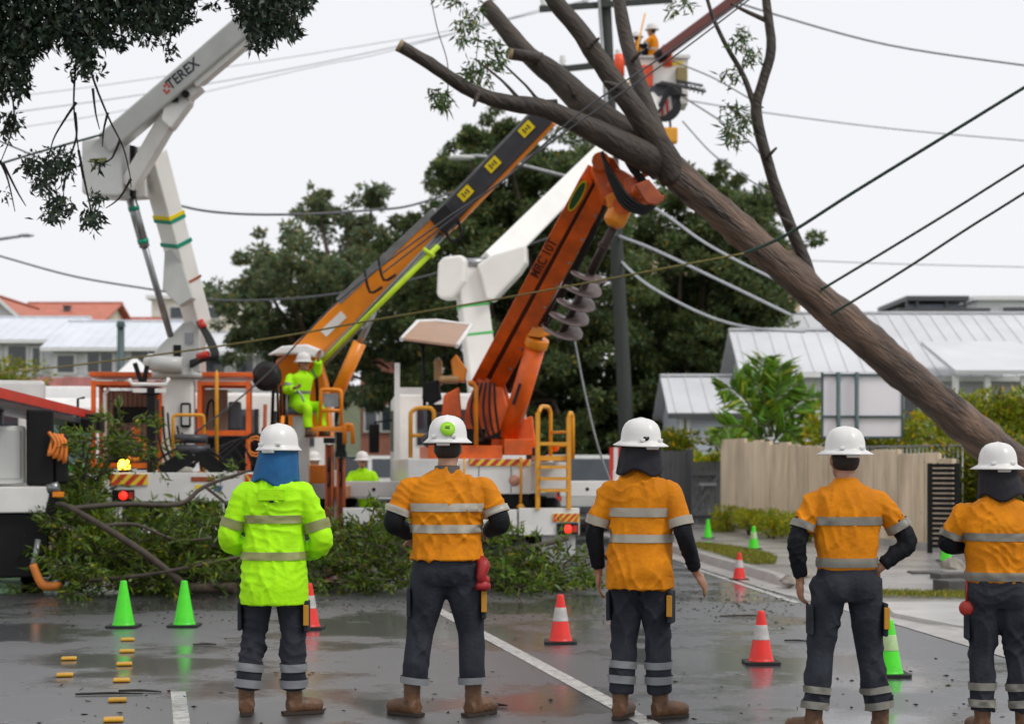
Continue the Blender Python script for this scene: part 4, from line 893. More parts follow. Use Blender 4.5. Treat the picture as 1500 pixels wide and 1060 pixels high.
def chassis(t, M, L, cabm, wz=.5, cab=True):
    part('chassis', BLACK, t, lambda b: (b.bx(-.45, -.3, .2, L, .62, .88), b.bx(.3, .45, .2, L, .62, .88), [b.bx(-.3, .3, y, y + .12, .66, .84) for y in (1, 2.4, 3.8, 5.2)]), M)
    for y in (1.5, 2.7, L - .8):
        for x in (-1.02, 1.02): wheel(t, M, x, y, wz)
    if cab:
        c = part('cab', cabm, t, lambda b: b.prism([(-1.2, L - 2.1, .95), (-1.2, L + .1, .95), (-1.2, L + .1, 1.75), (-1.2, L - .15, 2.75), (-1.2, L - 2.1, 2.8)], (2.4, 0, 0)), M, .06)
        for s in (-1, 1):
            part('side_window', GLASS, c, lambda b: b.bx(s * 1.19, s * 1.215, L - 1.45, L - .3, 1.75, 2.5), M); part('door', cabm, c, lambda b: b.bx(s * 1.2, s * 1.212, L - 1.5, L - .28, 1.0, 1.7), M)
            mi = part('mirror', BLACK, c, lambda b: b.bx(s * 1.42, s * 1.62, L - .2, L - .12, 1.72, 2.28), M, .03); part('mirror_arm', BLACK, mi, lambda b: b.tube([(s * 1.19, L - .2, 2.35), (s * 1.52, L - .16, 2.3)], .02, 6), M)
        part('rear_window', GLASS, c, lambda b: b.bx(-.8, .8, L - 2.13, L - 2.1, 1.85, 2.5), M); part('windscreen', GLASS, c, lambda b: b.beam((0, L + .02, 1.85), (0, L - .1, 2.62), 2.1, .02, (0, 1, 0.2)), M)

# ------------------------------------------------------------------ 1. white elevating work platform truck (left)
T1 = frame(-4.62, 25.0, .13)
e = thing('lift_truck', 'white lift truck with orange cage and lettered folding boom behind the heap of branches', 'truck', (-4.62, 25.0, 0))
chassis(e, T1, 8.0, WHITE)
part('rear_beam', WHITE, e, lambda b: b.bx(-1.25, 1.25, 0, .16, .98, 1.40), T1, .01)
part('bumper', WHITE, e, lambda b: (b.bx(-1.2, 1.2, .02, .12, .52, .64), [b.bx(x - .05, x + .05, .03, .11, .642, .978) for x in (-1.12, -.3, .35, 1.12)]), T1)
part('under_box', BLACK, e, lambda b: b.bx(-.95, .95, .2, .6, .55, .96), T1)
part('deck', GREYWHITE, e, lambda b: b.bx(-1.25, 1.25, .162, 5.6, 1.25, 1.398), T1, .01)
for k in range(4): part('side_locker', WHITE, e, lambda b: (b.bx(-1.25, -.85, .7 + k * 1.25, 1.9 + k * 1.25, .7 if k not in (0, 1) else 1.08, 1.245)), T1, .01)
chevron(e, T1, -1.24, -.70, -.024, 1.22, 1.38, 3); chevron(e, T1, .70, 1.24, -.024, 1.22, 1.38, 3, -1)
tail_lamp(e, T1, -1.05, -.04, 1.07); tail_lamp(e, T1, 1.05, -.04, 1.07)
part('warning_plate', LABEL_Y, e, lambda b: b.bx(-.02, .10, -.01, -.001, 1.15, 1.22), T1); part('notice_plate', RUST, e, lambda b: b.bx(-.08, .26, -.01, -.001, 1.27, 1.34), T1); part('blue_plate', mat('blue_plate', (.03, .12, .4), .4), e, lambda b: b.bx(.25, .36, -.01, -.001, 1.13, 1.21), T1)
bc = part('beacon', BLACK, e, lambda b: b.lathe([(.08, 0), (.08, .04), (.06, .05)], (-1.06, .2, 1.4), n=14), T1); part('beacon_lens', BEACON, bc, lambda b: b.lathe([(.08, .0), (.085, .08), (.06, .13), (.0, .14)], (-1.06, .2, 1.452), n=14), T1)
# pedestal, cradle
part('pedestal', WHITE, e, lambda b: (b.bx(-.58, -.10, 1.1, 1.6, 1.4, 2.84)), T1, .05)
part('slew_ring', GREYWHITE, e, lambda b: b.lathe([(.42, 0), (.42, .08), (.36, .09), (.36, .16)], (-.34, 1.35, 2.84), n=28), T1)
sf = part('cable_port', BLACK, e, lambda b: b.bx(-.30, -.14, 1.04, 1.098, 2.08, 2.46), T1, .05); part('port_cover', GREYWHITE, sf, lambda b: b.bx(-.27, -.17, 1.03, 1.039, 2.12, 2.42), T1)
cr = part('boom_cradle', BLACK, e, lambda b: (b.bx(-.74, -.62, .3, .42, 1.4, 2.62), b.bx(-.80, -.56, .28, .44, 2.55, 2.66), b.beam((-.80, .36, 2.66), (-.92, .36, 3.02), .06, .07), b.beam((-.80, .36, 2.66), (-.74, .36, 2.98), .06, .07)), T1, .012)
part('cradle_bar', WHITE, cr, lambda b: (b.tube([(-1.0, .3, 2.78), (-.95, .3, 2.70), (-.46, .3, 2.70), (-.42, .3, 2.80)], .03, 8), b.bx(-.94, -.74, .27, .33, 2.58, 2.64), b.bx(-.62, -.46, .27, .33, 2.58, 2.64)), T1)
# orange cages
TAN = mat('tan_mesh_curtain', (0.30, 0.20, 0.15), .7, var=.2, scale=3, stretch=(8, 8, .3))
def cage(x0, x1, y0, y1, z0, z1, floor):
    c = part('cage', ORANGE, e, lambda b: ([b.bx(x - .035, x + .035, y - .035, y + .035, z0, z1) for x in (x0, x1) for y in (y0, y1)], b.bx(x0, x1, y0 - .03, y0 + .03, z1 - .07, z1 - .01), b.bx(x0, x1, y1 - .03, y1 + .03, z1 - .07, z1 - .01), b.bx(x0 - .03, x0 + .03, y0, y1, z1 - .068, z1 - .012), b.bx(x1 - .03, x1 + .03, y0, y1, z1 - .068, z1 - .012), b.bx(x0, x1, y0 - .028, y0 + .028, floor - .04, floor + .04)), T1)
    part('cage_roof', ORANGE, c, lambda b: b.bx(x0 - .06, x1 + .06, y0 - .06, y1 + .06, z1 + .06, z1 + .13), T1, .01)
    return c
c1 = cage(-1.62, -.62, 1.3, 2.4, 1.4, 2.80, 1.5); part('curtain', TAN, c1, lambda b: b.add([(-1.56 + .9 * i / 60, 2.2 + .025 * math.sin(i * 1.3), z) for z in (1.45, 2.68) for i in range(61)], [(i, i + 1, 62 + i, 61 + i) for i in range(60)], True), T1)
part('drain_pipe', WHITE, c1, lambda b: b.tube([(-1.46, 1.4, 1.5), (-1.46, 1.4, 2.6), (-1.40, 1.4, 2.68)], .03, 7), T1); part('rope_coil', AMBER, c1, lambda b: b.tube([(-1.0 + .16 * math.cos(a), 1.25, 1.75 + .16 * math.sin(a)) for a in [i * PI / 8 for i in range(17)]], .03, 7), T1); part('lamp', ORANGE, c1, lambda b: b.lathe([(.05, 0), (.07, .05), (.05, .1)], (-.98, 1.2, 1.98)), T1)
c2 = cage(-.02, .72, 1.2, 2.3, 1.4, 2.80, 2.0); part('lower_panel', BLACK, c2, lambda b: b.bx(.32, .68, 1.21, 1.25, 1.42, 1.95), T1); part('tan_panel', TAN, c2, lambda b: b.bx(0.02, .38, 2.0, 2.04, 2.05, 2.70), T1); part('seat_back', DGREY, c2, lambda b: b.bx(.40, .60, 1.7, 1.78, 2.05, 2.5), T1, .03); part('grab_handle', BLACK, c2, lambda b: b.tube([(.06, 1.5, 2.05), (.1, 1.5, 2.45), (.18, 1.5, 2.48), (.2, 1.5, 2.1)], .02, 6, 3), T1)
rails(e, T1, [(-.38, .62, 1.4), (-.38, .62, 2.26), (.08, .62, 2.26), (.08, .62, 1.4)], .026, YELLOW); rails(e, T1, [(-.36, .6, 1.95), (.06, .6, 1.95)], .018, YELLOW); part('marker_pole', YELLOW, e, lambda b: b.tube([(.27, .5, 1.4), (.27, .5, 2.85), (.27, .5, 2.93)], [.028, .028, .008], 8), T1)
part('rolled_mats', DGREY, e, lambda b: (b.tube([(-.34, .35, 1.90), (.14, .35, 1.90)], .07, 12), b.tube([(-.32, .3, 1.74), (.18, .3, 1.74)], .075, 12)), T1)
af = part('outrigger_frame', BLACK, e, lambda b: (b.beam((-.08, .3, 1.68), (-.52, .3, 1.40), .14, .22), b.beam((.0, .3, 1.68), (.36, .3, 1.40), .14, .22), b.tube([(-.3, .2, 1.75), (-.55, .2, 1.6), (-.62, .2, 1.42)], .022, 6, 3), b.tube([(.15, .2, 1.75), (.35, .2, 1.6), (.44, .2, 1.42)], .022, 6, 3)), T1, .02); part('label', WTRIM, af, lambda b: b.prism([(-.08, .17, 1.42), (.02, .17, 1.56), (.04, .17, 1.42)], (0, .02, 0)), T1)
for k, (x, h) in enumerate(((.86, .95), (.96, 1.02), (1.08, .92), (1.16, .85))): part('stake', [BLACK, RUST, BLACK, AMBER][k], e, lambda b: b.tube([(x, .5, 1.4), (x + .03 * k, .55, 1.4 + h)], .03, 7), T1)
for k, (x, y, z, sx, sz, m_) in enumerate(((-1.3, 2.3, 1.75, .35, .6, BLACK), (-.85, 2.3, 1.65, .4, .45, DGREY), (-1.1, 2.3, 2.3, .6, .25, BLACK), (.2, 2.2, 1.7, .3, .5, BLACK), (.85, 2.0, 1.7, .35, .6, BLACK), (1.02, 1.6, 1.95, .2, .3, DGREY))): part('tool_box', m_, e, lambda b: b.bx(x - sx / 2, x + sx / 2, y - .15, y + .15, z - sz / 2, z + sz / 2), T1, .02)
part('hung_hoses', RUBBER, e, lambda b: [b.tube([(-.62 + .07 * k, .9, 2.5 - .1 * k), (-.6 + .1 * k, .8, 1.9 - .08 * k), (-.4 + .12 * k, .75, 1.5), (.1 + .15 * k, .8, 1.7 + .06 * k), (.5 + .1 * k, .9, 1.5)], .02, 6, 6) for k in range(6)], T1)
part('coiled_rope', mat('orange_rope', (.75, .22, .03), .6, var=.2), e, lambda b: [b.tube([(.85 + .12 * math.cos(t * .6), .42, 1.75 + .14 * math.sin(t * .6) + .004 * t) for t in range(22)], .014, 5)], T1)
# turret and booms (traced; they all stand over the pedestal)
def pl(lst, D): return [P(a, b, D) for a, b in lst]
tu = part('turret', GREYWHITE, e, lambda b: b.prism(pl([(222, 546), (222, 522), (232, 507), (268, 472), (292, 466), (294, 546)], 26.05), (.0, .5, 0)), None, .03)
part('window_plate', STEEL, tu, lambda b: b.prism(pl([(271, 487), (282, 487), (282, 504), (271, 504)], 26.035), (0, .012, 0))); part('opening', BLACK, tu, lambda b: b.prism(pl([(254, 505), (265, 505), (265, 528), (254, 528)], 26.035), (0, .012, 0)))
part('winch', GREYWHITE, tu, lambda b: (b.tube([P(222, 532, 25.8), P(268, 534, 25.8)], .12, 14), b.ball(P(222, 530, 25.9), .13)))
part('hose_bundle', RUBBER, tu, lambda b: [b.tube([P(290 + k, 472, 26.0), P(303 + k * 2, 495, 25.8), P(312 + k * 2, 522, 25.7), P(300 - k, 524 + k, 25.8), P(280, 530 + 2 * k, 26)], .035, 6, 4) for k in range(4)])
part('hose_sleeve', RED, tu, lambda b: b.tube([P(293, 470, 25.93), P(299, 480, 25.9)], .055, 8)); part('hose_sleeve', RED, tu, lambda b: b.tube([P(305, 518, 25.7), P(290, 522, 25.78)], .05, 8))
lbm = part('lower_boom', FIBRE, e, lambda b: b.beam(P(290, 472, 26.2), P(222, 222, 25.0), .34, .27, (-.6, -.8, 0), .36, .30), None, .02)
part('boom_gusset', GREYWHITE, lbm, lambda b: b.prism(pl([(241, 368), (238, 424), (262, 448), (282, 436), (268, 392), (258, 362)], 25.55), (0, .3, 0)), None, .01)
def band(parent, p0, p1, t0, t1, w, h, up, m, grow=.012): part('band', m, parent, lambda b: b.beam(Vector(p0).lerp(p1, t0), Vector(p0).lerp(p1, t1), w + grow, h + grow, up))
for t, m_ in ((.61, GREENBAND), (.47, GREENBAND), (.63, LABEL_Y)): band(lbm, P(290, 472, 26.2), P(222, 222, 25.0), t, t + .022, .36, .30, (-.6, -.8, 0), m_)
band(lbm, P(290, 472, 26.2), P(222, 222, 25.0), .26, .272, .36, .29, (-.6, -.8, 0), RUST)
rod = part('levelling_rod', STEEL, e, lambda b: (b.tube([P(190, 284, 24.9), P(212, 362, 25.1)], .075, 12), b.tube([P(212, 362, 25.1), P(250, 492, 25.9)], .05, 10)))
for y_ in (302, 350): part('band', GREENBAND, rod, lambda b: b.tube([P(190 + (y_ - 284) * .282, y_, 24.9 + (y_ - 284) * .0026), P(190 + (y_ - 278) * .282, y_ + 6, 24.9 + (y_ - 278) * .0026)], .083, 12))
kn = part('knuckle_box', GREYWHITE, e, lambda b: b.prism(pl([(122, 203), (172, 199), (178, 205), (178, 284), (172, 288), (124, 286), (119, 280), (119, 208)], 24.4), (.05, .45, 0)), None, .035)
part('knuckle_plate', WHITE, kn, lambda b: b.prism(pl([(196, 214), (212, 214), (214, 288), (190, 290), (190, 262)], 24.9), (0, .3, 0)), None, .015); part('knuckle_core', BLACK, kn, lambda b: b.prism(pl([(178, 210), (198, 214), (196, 288), (178, 284)], 24.75), (0, .2, 0)))
part('smudge_plate', mat('olive_marking', (.16, .16, .03), .5), kn, lambda b: b.prism(pl([(131, 233), (156, 231), (156, 236), (131, 238)], 24.395), (0, .003, 0)))
ua, ub = P(160, 210, 24.5), P(432, -22, 23.2); uup = (-.65, 0, .76)
ubm = part('upper_boom', GREYWHITE, e, lambda b: b.beam(ua, ub, .36, .31, uup, .36, .31), None, .03)
part('lit_under_strip', WHITE, ubm, lambda b: b.beam(ua.lerp(ub, .45) - Vector(uup) * .19, ub - Vector(uup) * .19, .26, .07, uup))  # white strip paints the lit look of the boom's lower face
part('link_arm', WHITE, e, lambda b: b.beam(P(190, 272, 24.6), P(250, 170, 24.2), .22, .24, uup), None, .02)
part('link_bracket', WHITE, e, lambda b: (b.prism(pl([(240, 152), (262, 130), (284, 124), (278, 150), (250, 188), (236, 176)], 24.0), (0, .3, 0)), b.box(P(282, 132, 24.05), (.26, .3, .2), Matrix.Rotation(-.7, 3, 'Y'))), None, .02)
part('pivot_pin', BLACK, e, lambda b: (b.tube([P(272, 138, 23.85), P(272, 138, 24.4)], .055, 12), b.box(P(256, 143, 24.0), (.1, .1, .14))))
udir = (ub - ua).normalized(); face = Vector(uup) - udir * Vector(uup).dot(udir); nrm_ = udir.cross(face).normalized(); nrm_ = nrm_ if nrm_.y < 0 else -nrm_
lettering('TEREX', .20, ua.lerp(ub, .445) + nrm_ * .183 + Vector(uup) * .02, udir, uup, DARKTXT, ubm)
part('emblem', RED, ubm, lambda b: [b.beam(ua.lerp(ub, .352) + nrm_ * .181 + udir * (.045 * i) + Vector(uup) * (.045 * j + .01), ua.lerp(ub, .352) + nrm_ * .181 + udir * (.045 * i + .034) + Vector(uup) * (.045 * j + .01), .008, .034, uup) for i, j in ((-1, -1), (0, -1), (1, 0), (-1, 0), (0, 1), (1, 1))])

# ------------------------------------------------------------------ 2. amber crane with its operator
T2 = frame(-3.5, 27.6, .20)
a = thing('crane_truck', 'amber truck crane with dark telescopic boom and white operator canopy', 'truck', (-3.5, 27.6, 0))
chassis(a, T2, 8.0, WHITE)
part('deck', GREYWHITE, a, lambda b: b.bx(-1.2, 1.2, .1, 5.7, .95, 1.2), T2, .01)
part('slew_base', AMBER, a, lambda b: b.bx(-.9, .62, .15, 1.4, 1.2, 1.5), T2, .03)
part('column', AMBER, a, lambda b: b.prism(pl([(405, 640), (412, 520), (462, 508), (478, 560), (486, 640)], 28.3), (0, .5, 0)), None, .04)
bA, bB, bC = P(402, 560, 28.4), P(652, 322, 27.6), P(800, 168, 27.0); bup = (-.69, 0, .72)
b1 = part('boom', AMBER, a, lambda b: b.beam(bA, bB, .36, .44, bup, .34, .38), None, .02)
part('boom_top_strip', STEEL, b1, lambda b: b.beam(bA.lerp(bB, .45) + Vector(bup) * .22, bB + Vector(bup) * .20, .37, .12, bup)); part('white_label', WTRIM, b1, lambda b: b.beam(bA.lerp(bB, .30) + Vector((0, -.19, 0)), bA.lerp(bB, .42) + Vector((0, -.19, 0)), .01, .14, bup))
b2 = part('inner_boom', DGREY, a, lambda b: b.beam(bB - (bC - bB) * .15, bC, .28, .34, bup), None, .02)
part('edge_strip', AMBER, b2, lambda b: b.beam(bB - Vector(bup) * .19, bC - Vector(bup) * .19, .2, .05, bup)); part('top_strip', STEEL, b2, lambda b: b.beam(bB + Vector(bup) * .18, bC + Vector(bup) * .18, .2, .05, bup))
for x_, y_ in ((682, 283), (722, 241), (771, 189)):
    D_ = 27.6 - (x_ - 652) / 148 * .6 - .19; q = P(x_, y_, D_); dr = (bC - bB).normalized()
    lp_ = part('load_label', LABEL_Y, b2, lambda b: b.beam(q - dr * .12, q + dr * .12, .012, .16, bup))
    part('label_print', DARKTXT, lp_, lambda b: [b.beam(q + dr * (k * .05 - .012) + Vector((0, -.011, 0)), q + dr * (k * .05 + .012) + Vector((0, -.011, 0)), .004, h, bup) for k, h in ((-1, .09), (0, .05), (1, .08))])
part('boom_head', BLACK, a, lambda b: (b.tube([P(655, 318, 27.3), P(668, 318, 27.3), P(676, 345, 27.3), P(660, 352, 27.3), P(650, 330, 27.3)], .03, 6, 4), b.box(P(652, 322, 27.3), (.34, .3, .34), Matrix.Rotation(-.75, 3, 'Y'))), None, .03)
LIMEP = mat('lime_paint', (.50, .74, .01), .4, var=.05)
jp = part('lime_pole', LIMEP, a, lambda b: (b.tube([P(455, 546, 27.9), P(642, 360, 27.2)], .045, 8), b.tube([P(620, 364, 27.2), P(636, 376, 27.2)], .035, 6)))
part('hydraulic_pipes', STEEL, a, lambda b: [b.tube([P(470 + k * 3, 528 + k * 3, 28), P(550 + k * 3, 442 + k * 3, 27.6), P(645 + k * 3, 340 + k * 3, 27.3)], .025, 6) for k in range(3)])
part('clamp', BLACK, a, lambda b: [b.tube([P(534 + dx, 396 - dx * .9, 27.5), P(542 + dx, 428 - dx * .9, 27.5), P(560 + dx, 420 - dx * .9, 27.5)], .025, 6, 3) for dx in (0, 20)])
cy = part('lift_cylinder', AMBER, a, lambda b: b.tube([P(492, 580, 27.8), P(527, 502, 27.7)], .11, 14)); part('piston_rod', STEEL, cy, lambda b: b.tube([P(527, 502, 27.7), P(548, 455, 27.6)], .055, 10))
cn = part('canopy', WTRIM, a, lambda b: b.prism(pl([(391, 520), (412, 507), (448, 504), (468, 512), (464, 524), (430, 518)], 27.4), (0, .9, .04)), None, .03)
part('canopy_post', BLACK, cn, lambda b: (b.tube([P(402, 518, 27.7), P(398, 640, 27.7)], .03, 6), b.tube([P(462, 520, 28.2), P(466, 600, 28.2)], .03, 6)))
part('hose_reel', RUBBER, a, lambda b: [b.lathe([(.14, -.06), (.24 - k * .03, -.05), (.24 - k * .03, .05), (.14, .06)], P(391, 551, 27.3 - k * .1), (.3, 1, 0), 20) for k in range(2)])
part('seat', DGREY, a, lambda b: (b.box(P(440, 603, 27.35), (.46, .42, .10)), b.box(P(424, 585, 27.55), (.10, .42, .42), Matrix.Rotation(-.1, 3, 'Y'))), None, .03)
part('seat_stand', GREYWHITE, a, lambda b: (b.bx(P(430, 0, 27.35).x, P(452, 0, 27.35).x, 27.2, 27.5, 1.2, P(0, 609, 27.35).z)), None, .02)
part('seat_arm_rail', STEEL, a, lambda b: b.tube([P(421, 610, 27.1), P(421, 574, 27.1), P(436, 572, 27.1), P(445, 588, 27.1), P(445, 612, 27.1)], .02, 6, 3))
part('control_levers', BLACK, a, lambda b: [b.tube([P(408 + k * 4, 640, 27.2), P(406 + k * 5, 560 + k * 4, 27.15)], .022, 6) for k in range(4)])
part('operator_platform', AMBER, a, lambda b: b.bx(P(455, 0, 27.3).x, P(516, 0, 27.3).x, 27.0, 27.7, P(0, 632, 27.3).z, P(0, 625, 27.3).z), None, .01)
rails(a, None, pl([(469, 628), (470, 570), (500, 571), (500, 628)], 27.05), .03, AMBER); rails(a, None, pl([(470, 601), (500, 601)], 27.05), .03, AMBER); rails(a, None, pl([(505, 650), (505, 622), (516, 622), (517, 650)], 26.9), .035, AMBER)
part('rail_panel', STEEL, a, lambda b: b.prism(pl([(474, 576), (496, 576), (496, 596), (474, 596)], 27.08), (0, .01, 0)))
for x_ in (482, 499):
    D_ = 25.9; st = part('stabiliser_leg', RUST, a, lambda b: (b.bx(P(x_ - 6, 0, D_).x, P(x_ - 3, 0, D_).x, D_, D_ + .14, .0, P(0, 650 + (x_ > 490) * 20, D_).z), b.bx(P(x_ + 3, 0, D_).x, P(x_ + 6, 0, D_).x, D_, D_ + .14, .0, P(0, 650 + (x_ > 490) * 20, D_).z), b.bx(P(x_ - 3, 0, D_).x, P(x_ + 3, 0, D_).x, D_ + .06, D_ + .1, .02, P(0, 651 + (x_ > 490) * 20, D_).z)))
    part('leg_cap', BLACK, st, lambda b: b.bx(P(x_ - 8, 0, D_).x, P(x_ + 8, 0, D_).x, D_ - .03, D_ + .17, P(0, 649 + (x_ > 490) * 20, D_).z, P(0, 641 + (x_ > 490) * 20, D_).z)); part('leg_hose', RUBBER, st, lambda b: b.tube(pl([(x_ - 2, 690), (x_ + 1, 668), (x_ + 2, 700), (x_ - 1, 712)], D_ + .03), .018, 6, 4))
    part('foot_plate', STEEL, st, lambda b: b.bx(P(x_ - 9, 0, D_).x, P(x_ + 9, 0, D_).x, D_ - .1, D_ + .25, .004, .05))
part('stabiliser_beam', AMBER, a, lambda b: b.bx(P(476, 0, 26).x, P(506, 0, 26).x, 26.05, 27.9, 1.0, 1.18))

# ------------------------------------------------------------------ 3. orange crane borer holding the trunk
T3 = frame(-.26, 25.0, .11)
c = thing('crane_borer', 'orange crane borer truck gripping the leaning trunk, with ladder and auger', 'truck', (-.26, 25.0, 0))
chassis(c, T3, 8.2, WHITE)
part('rear_bumper', WHITE, c, lambda b: (b.bx(-1.26, .34, 0, .14, .50, .86), b.bx(.36, 1.26, -.02, .14, .48, .88)), T3, .012)
chevron(c, T3, .86, 1.255, -.045, .68, .80, 4); tail_lamp(c, T3, 1.08, -.06, .575); chevron(c, T3, -1.25, -.86, -.026, .68, .80, 4, -1); tail_lamp(c, T3, -1.08, -.04, .575)
part('tow_coupling', YELLOW, c, lambda b: (b.lathe([(.07, -.1), (.07, -.02), (.1, 0)], (.12, .0, .66), (0, 1, 0), 12), b.bx(.02, .22, -.004, -.0005, .58, .74)), T3)
[part('mudflap', GREYWHITE, c, lambda b: b.bx(x, x + .5, .15, .18, .08, .49), T3) for x in (.72, -1.22)]
part('tray_body', WHITE, c, lambda b: b.bx(-1.25, .58, .3, 5.8, 1.08, 1.60), T3, .015); part('tray_floor', WHITE, c, lambda b: b.bx(.582, 1.25, .9, 5.8, 1.1, 1.55), T3, .01); part('recess_shade', BLACK, c, lambda b: b.bx(-1.2, .56, .4, 1.0, .88, 1.075), T3)  # black block under the tray stands in for the shaded recess
chevron(c, T3, -.35, .56, .272, 1.50, 1.60, 6); part('round_sticker', mat('pink_sticker', (.6, .3, .22), .5), c, lambda b: b.lathe([(.085, 0), (.085, .004)], (.33, .297, 1.28), (0, -1, 0), 20), T3)
part('panel_seam', DGREY, c, lambda b: [b.bx(x - .006, x + .006, .296, .299, 1.1, 1.49) for x in (-.75, -.2, .28)], T3)
part('slew_deck', ORANGE, c, lambda b: (b.bx(-.95, .16, .35, 2.6, 1.605, 1.80), b.bx(.18, .60, .33, .9, 1.66, 1.90)), T3, .015)
part('slew_ring', BLACK, c, lambda b: b.lathe([(.52, 0), (.52, .12), (.44, .13), (.44, .26)], (-.35, 1.45, 1.80), n=28), T3)
# ladder at the rear right corner
lad = part('ladder', YELLOW, c, lambda b: ([b.bx(x - .03, x + .03, -.05, .05, .86, 2.22 if x > .9 else 2.28) for x in (.64, 1.10)], [b.bx(.67, 1.07, -.10, .14, z, z + .045) for z in (1.12, 1.29, 1.46)], b.bx(.66, 1.09, .0, .9, 1.575, 1.65), b.bx(.67, 1.07, -.05, -.01, 1.80, 1.85)), T3)
rails(c, T3, [(.66, .05, 2.28), (.72, .2, 2.38), (.86, .45, 2.38), (.90, .5, 2.3), (.90, .5, 1.6)], .03, YELLOW); rails(c, T3, [(1.10, 0, 2.2), (1.12, .02, 2.28), (1.16, .1, 2.28), (1.18, .12, 2.2), (1.18, .12, 1.6)], .03, YELLOW)
rails(c, T3, [(.42, .25, 1.62), (.42, .2, 1.5), (.41, .18, .95)], .02, YELLOW, 'leg_rod'); part('rod_foot', YELLOW, c, lambda b: b.lathe([(.07, 0), (.03, .06)], (.41, .16, .88), n=10), T3); rails(c, T3, [(-.42, .25, 1.62), (-.42, .25, 1.1)], .015, YELLOW, 'leg_rod')
for z in (2.0, 1.8): rails(c, T3, [(.9, .5, z), (1.18, .12, z)], .02, YELLOW)
rails(c, T3, [(-1.2, .5, 1.62), (-1.2, .5, 2.3), (-1.1, .5, 2.36), (-.9, .5, 2.36), (-.85, .5, 2.3), (-.85, .5, 1.62)], .032, YELLOW); rails(c, T3, [(-1.2, .5, 1.95), (-.85, .5, 1.95)], .028, YELLOW)
rails(c, T3, [(-.24, .3, 1.8), (-.24, .3, 2.66), (-.30, .3, 2.74), (-.36, .3, 2.72)], .032, AMBER)
part('round_lamp', DGREY, c, lambda b: b.lathe([(.05, -.06), (.11, -.05), (.12, .03)], (-.92, .42, 1.88), (0, 1, 0), 14), T3); part('orange_lamp', ORANGE, c, lambda b: b.ball((.98, .6, 1.78), .07, 10, 6), T3)
part('white_frame', WHITE, c, lambda b: (b.bx(-1.42, -1.34, .9, .98, 1.6, 3.05), b.bx(-1.34, -1.0, .9, .98, 2.58, 2.68)), T3)
# turret, operator station
tr = part('turret', ORANGE, c, lambda b: (b.prism(pl([(672, 655), (684, 590), (702, 548), (738, 552), (748, 590), (760, 655)], 26.15), (0, .12, 0)), b.prism(pl([(672, 655), (684, 590), (702, 548), (738, 552), (748, 590), (760, 655)], 26.65), (0, .12, 0)), b.prism(pl([(690, 655), (700, 600), (745, 600), (755, 655)], 26.3), (0, .32, 0))), None, .015)
part('counter_block', ORANGE, c, lambda b: b.prism(pl([(752, 655), (756, 618), (780, 608), (786, 655)], 25.9), (0, .5, 0)), None, .03); part('console_box', ORANGE, c, lambda b: b.prism(pl([(646, 612), (650, 578), (672, 566), (676, 612)], 25.8), (0, .4, 0)), None, .03); part('turret_gusset', ORANGE, c, lambda b: b.prism(pl([(716, 640), (720, 566), (736, 566), (745, 600), (728, 640)], 25.95), (0, .14, 0)), None, .03)
part('light_housing', AMBER, c, lambda b: b.prism(pl([(660, 528), (668, 518), (684, 540), (680, 560), (664, 556)], 25.9), (0, .3, 0)), None, .02)
part('hoses', RUBBER, c, lambda b: [b.tube(pl([(700 + 6 * k, 560), (690 + 9 * k, 600), (702 + 8 * k, 640), (735 + 4 * k, 630), (748, 600 + 4 * k)], 25.75 - .03 * k), .022, 6, 5) for k in range(5)])
part('control_console', BLACK, c, lambda b: (b.prism(pl([(620, 560), (642, 556), (646, 584), (630, 592), (618, 584)], 25.9), (0, .4, 0)), b.tube(pl([(632, 590), (630, 620), (636, 632), (648, 634)], 25.9), .05, 8, 4), b.box(P(640, 598, 26), (.3, .3, .12))), None, .02)
part('operator_seat', mat('tan_seat', (.42, .26, .12), .6), c, lambda b: (b.box(P(658, 556, 26.0), (.32, .4, .1)), b.box(P(642, 545, 26.3), (.12, .4, .4))), None, .04)
cn = part('canopy', mat('tan_canopy', (.40, .25, .17), .5, var=.1), c, lambda b: b.prism([P(588, 499, 25.5), P(668, 509, 25.5), P(690, 480, 26.9), P(614, 474, 26.9)], (0, 0, .05)), None, .015)
part('canopy_frame', BLACK, cn, lambda b: [b.tube([P(596, 500, 25.6), P(662, 508, 25.6), P(682, 484, 26.7), P(618, 478, 26.7), P(596, 500, 25.6)], .02, 6), b.tube([P(629, 504, 25.6), P(650, 481, 26.7)], .02, 6)]); part('canopy_rim', WTRIM, cn, lambda b: b.tube([P(588, 497, 25.5), P(612, 471, 26.85), P(640, 470, 26.9), P(690, 477, 26.9), P(669, 507, 25.5)], .035, 8)); part('canopy_post', BLACK, cn, lambda b: (b.tube(pl([(619, 500), (621, 560), (622, 600)], 26.0), .03, 6), b.tube(pl([(604, 492), (630, 500), (655, 500)], 25.8), .02, 6), b.tube(pl([(619, 510), (608, 494)], 25.9), .02, 6), b.tube(pl([(650, 505), (660, 540)], 26.2), .02, 6)))
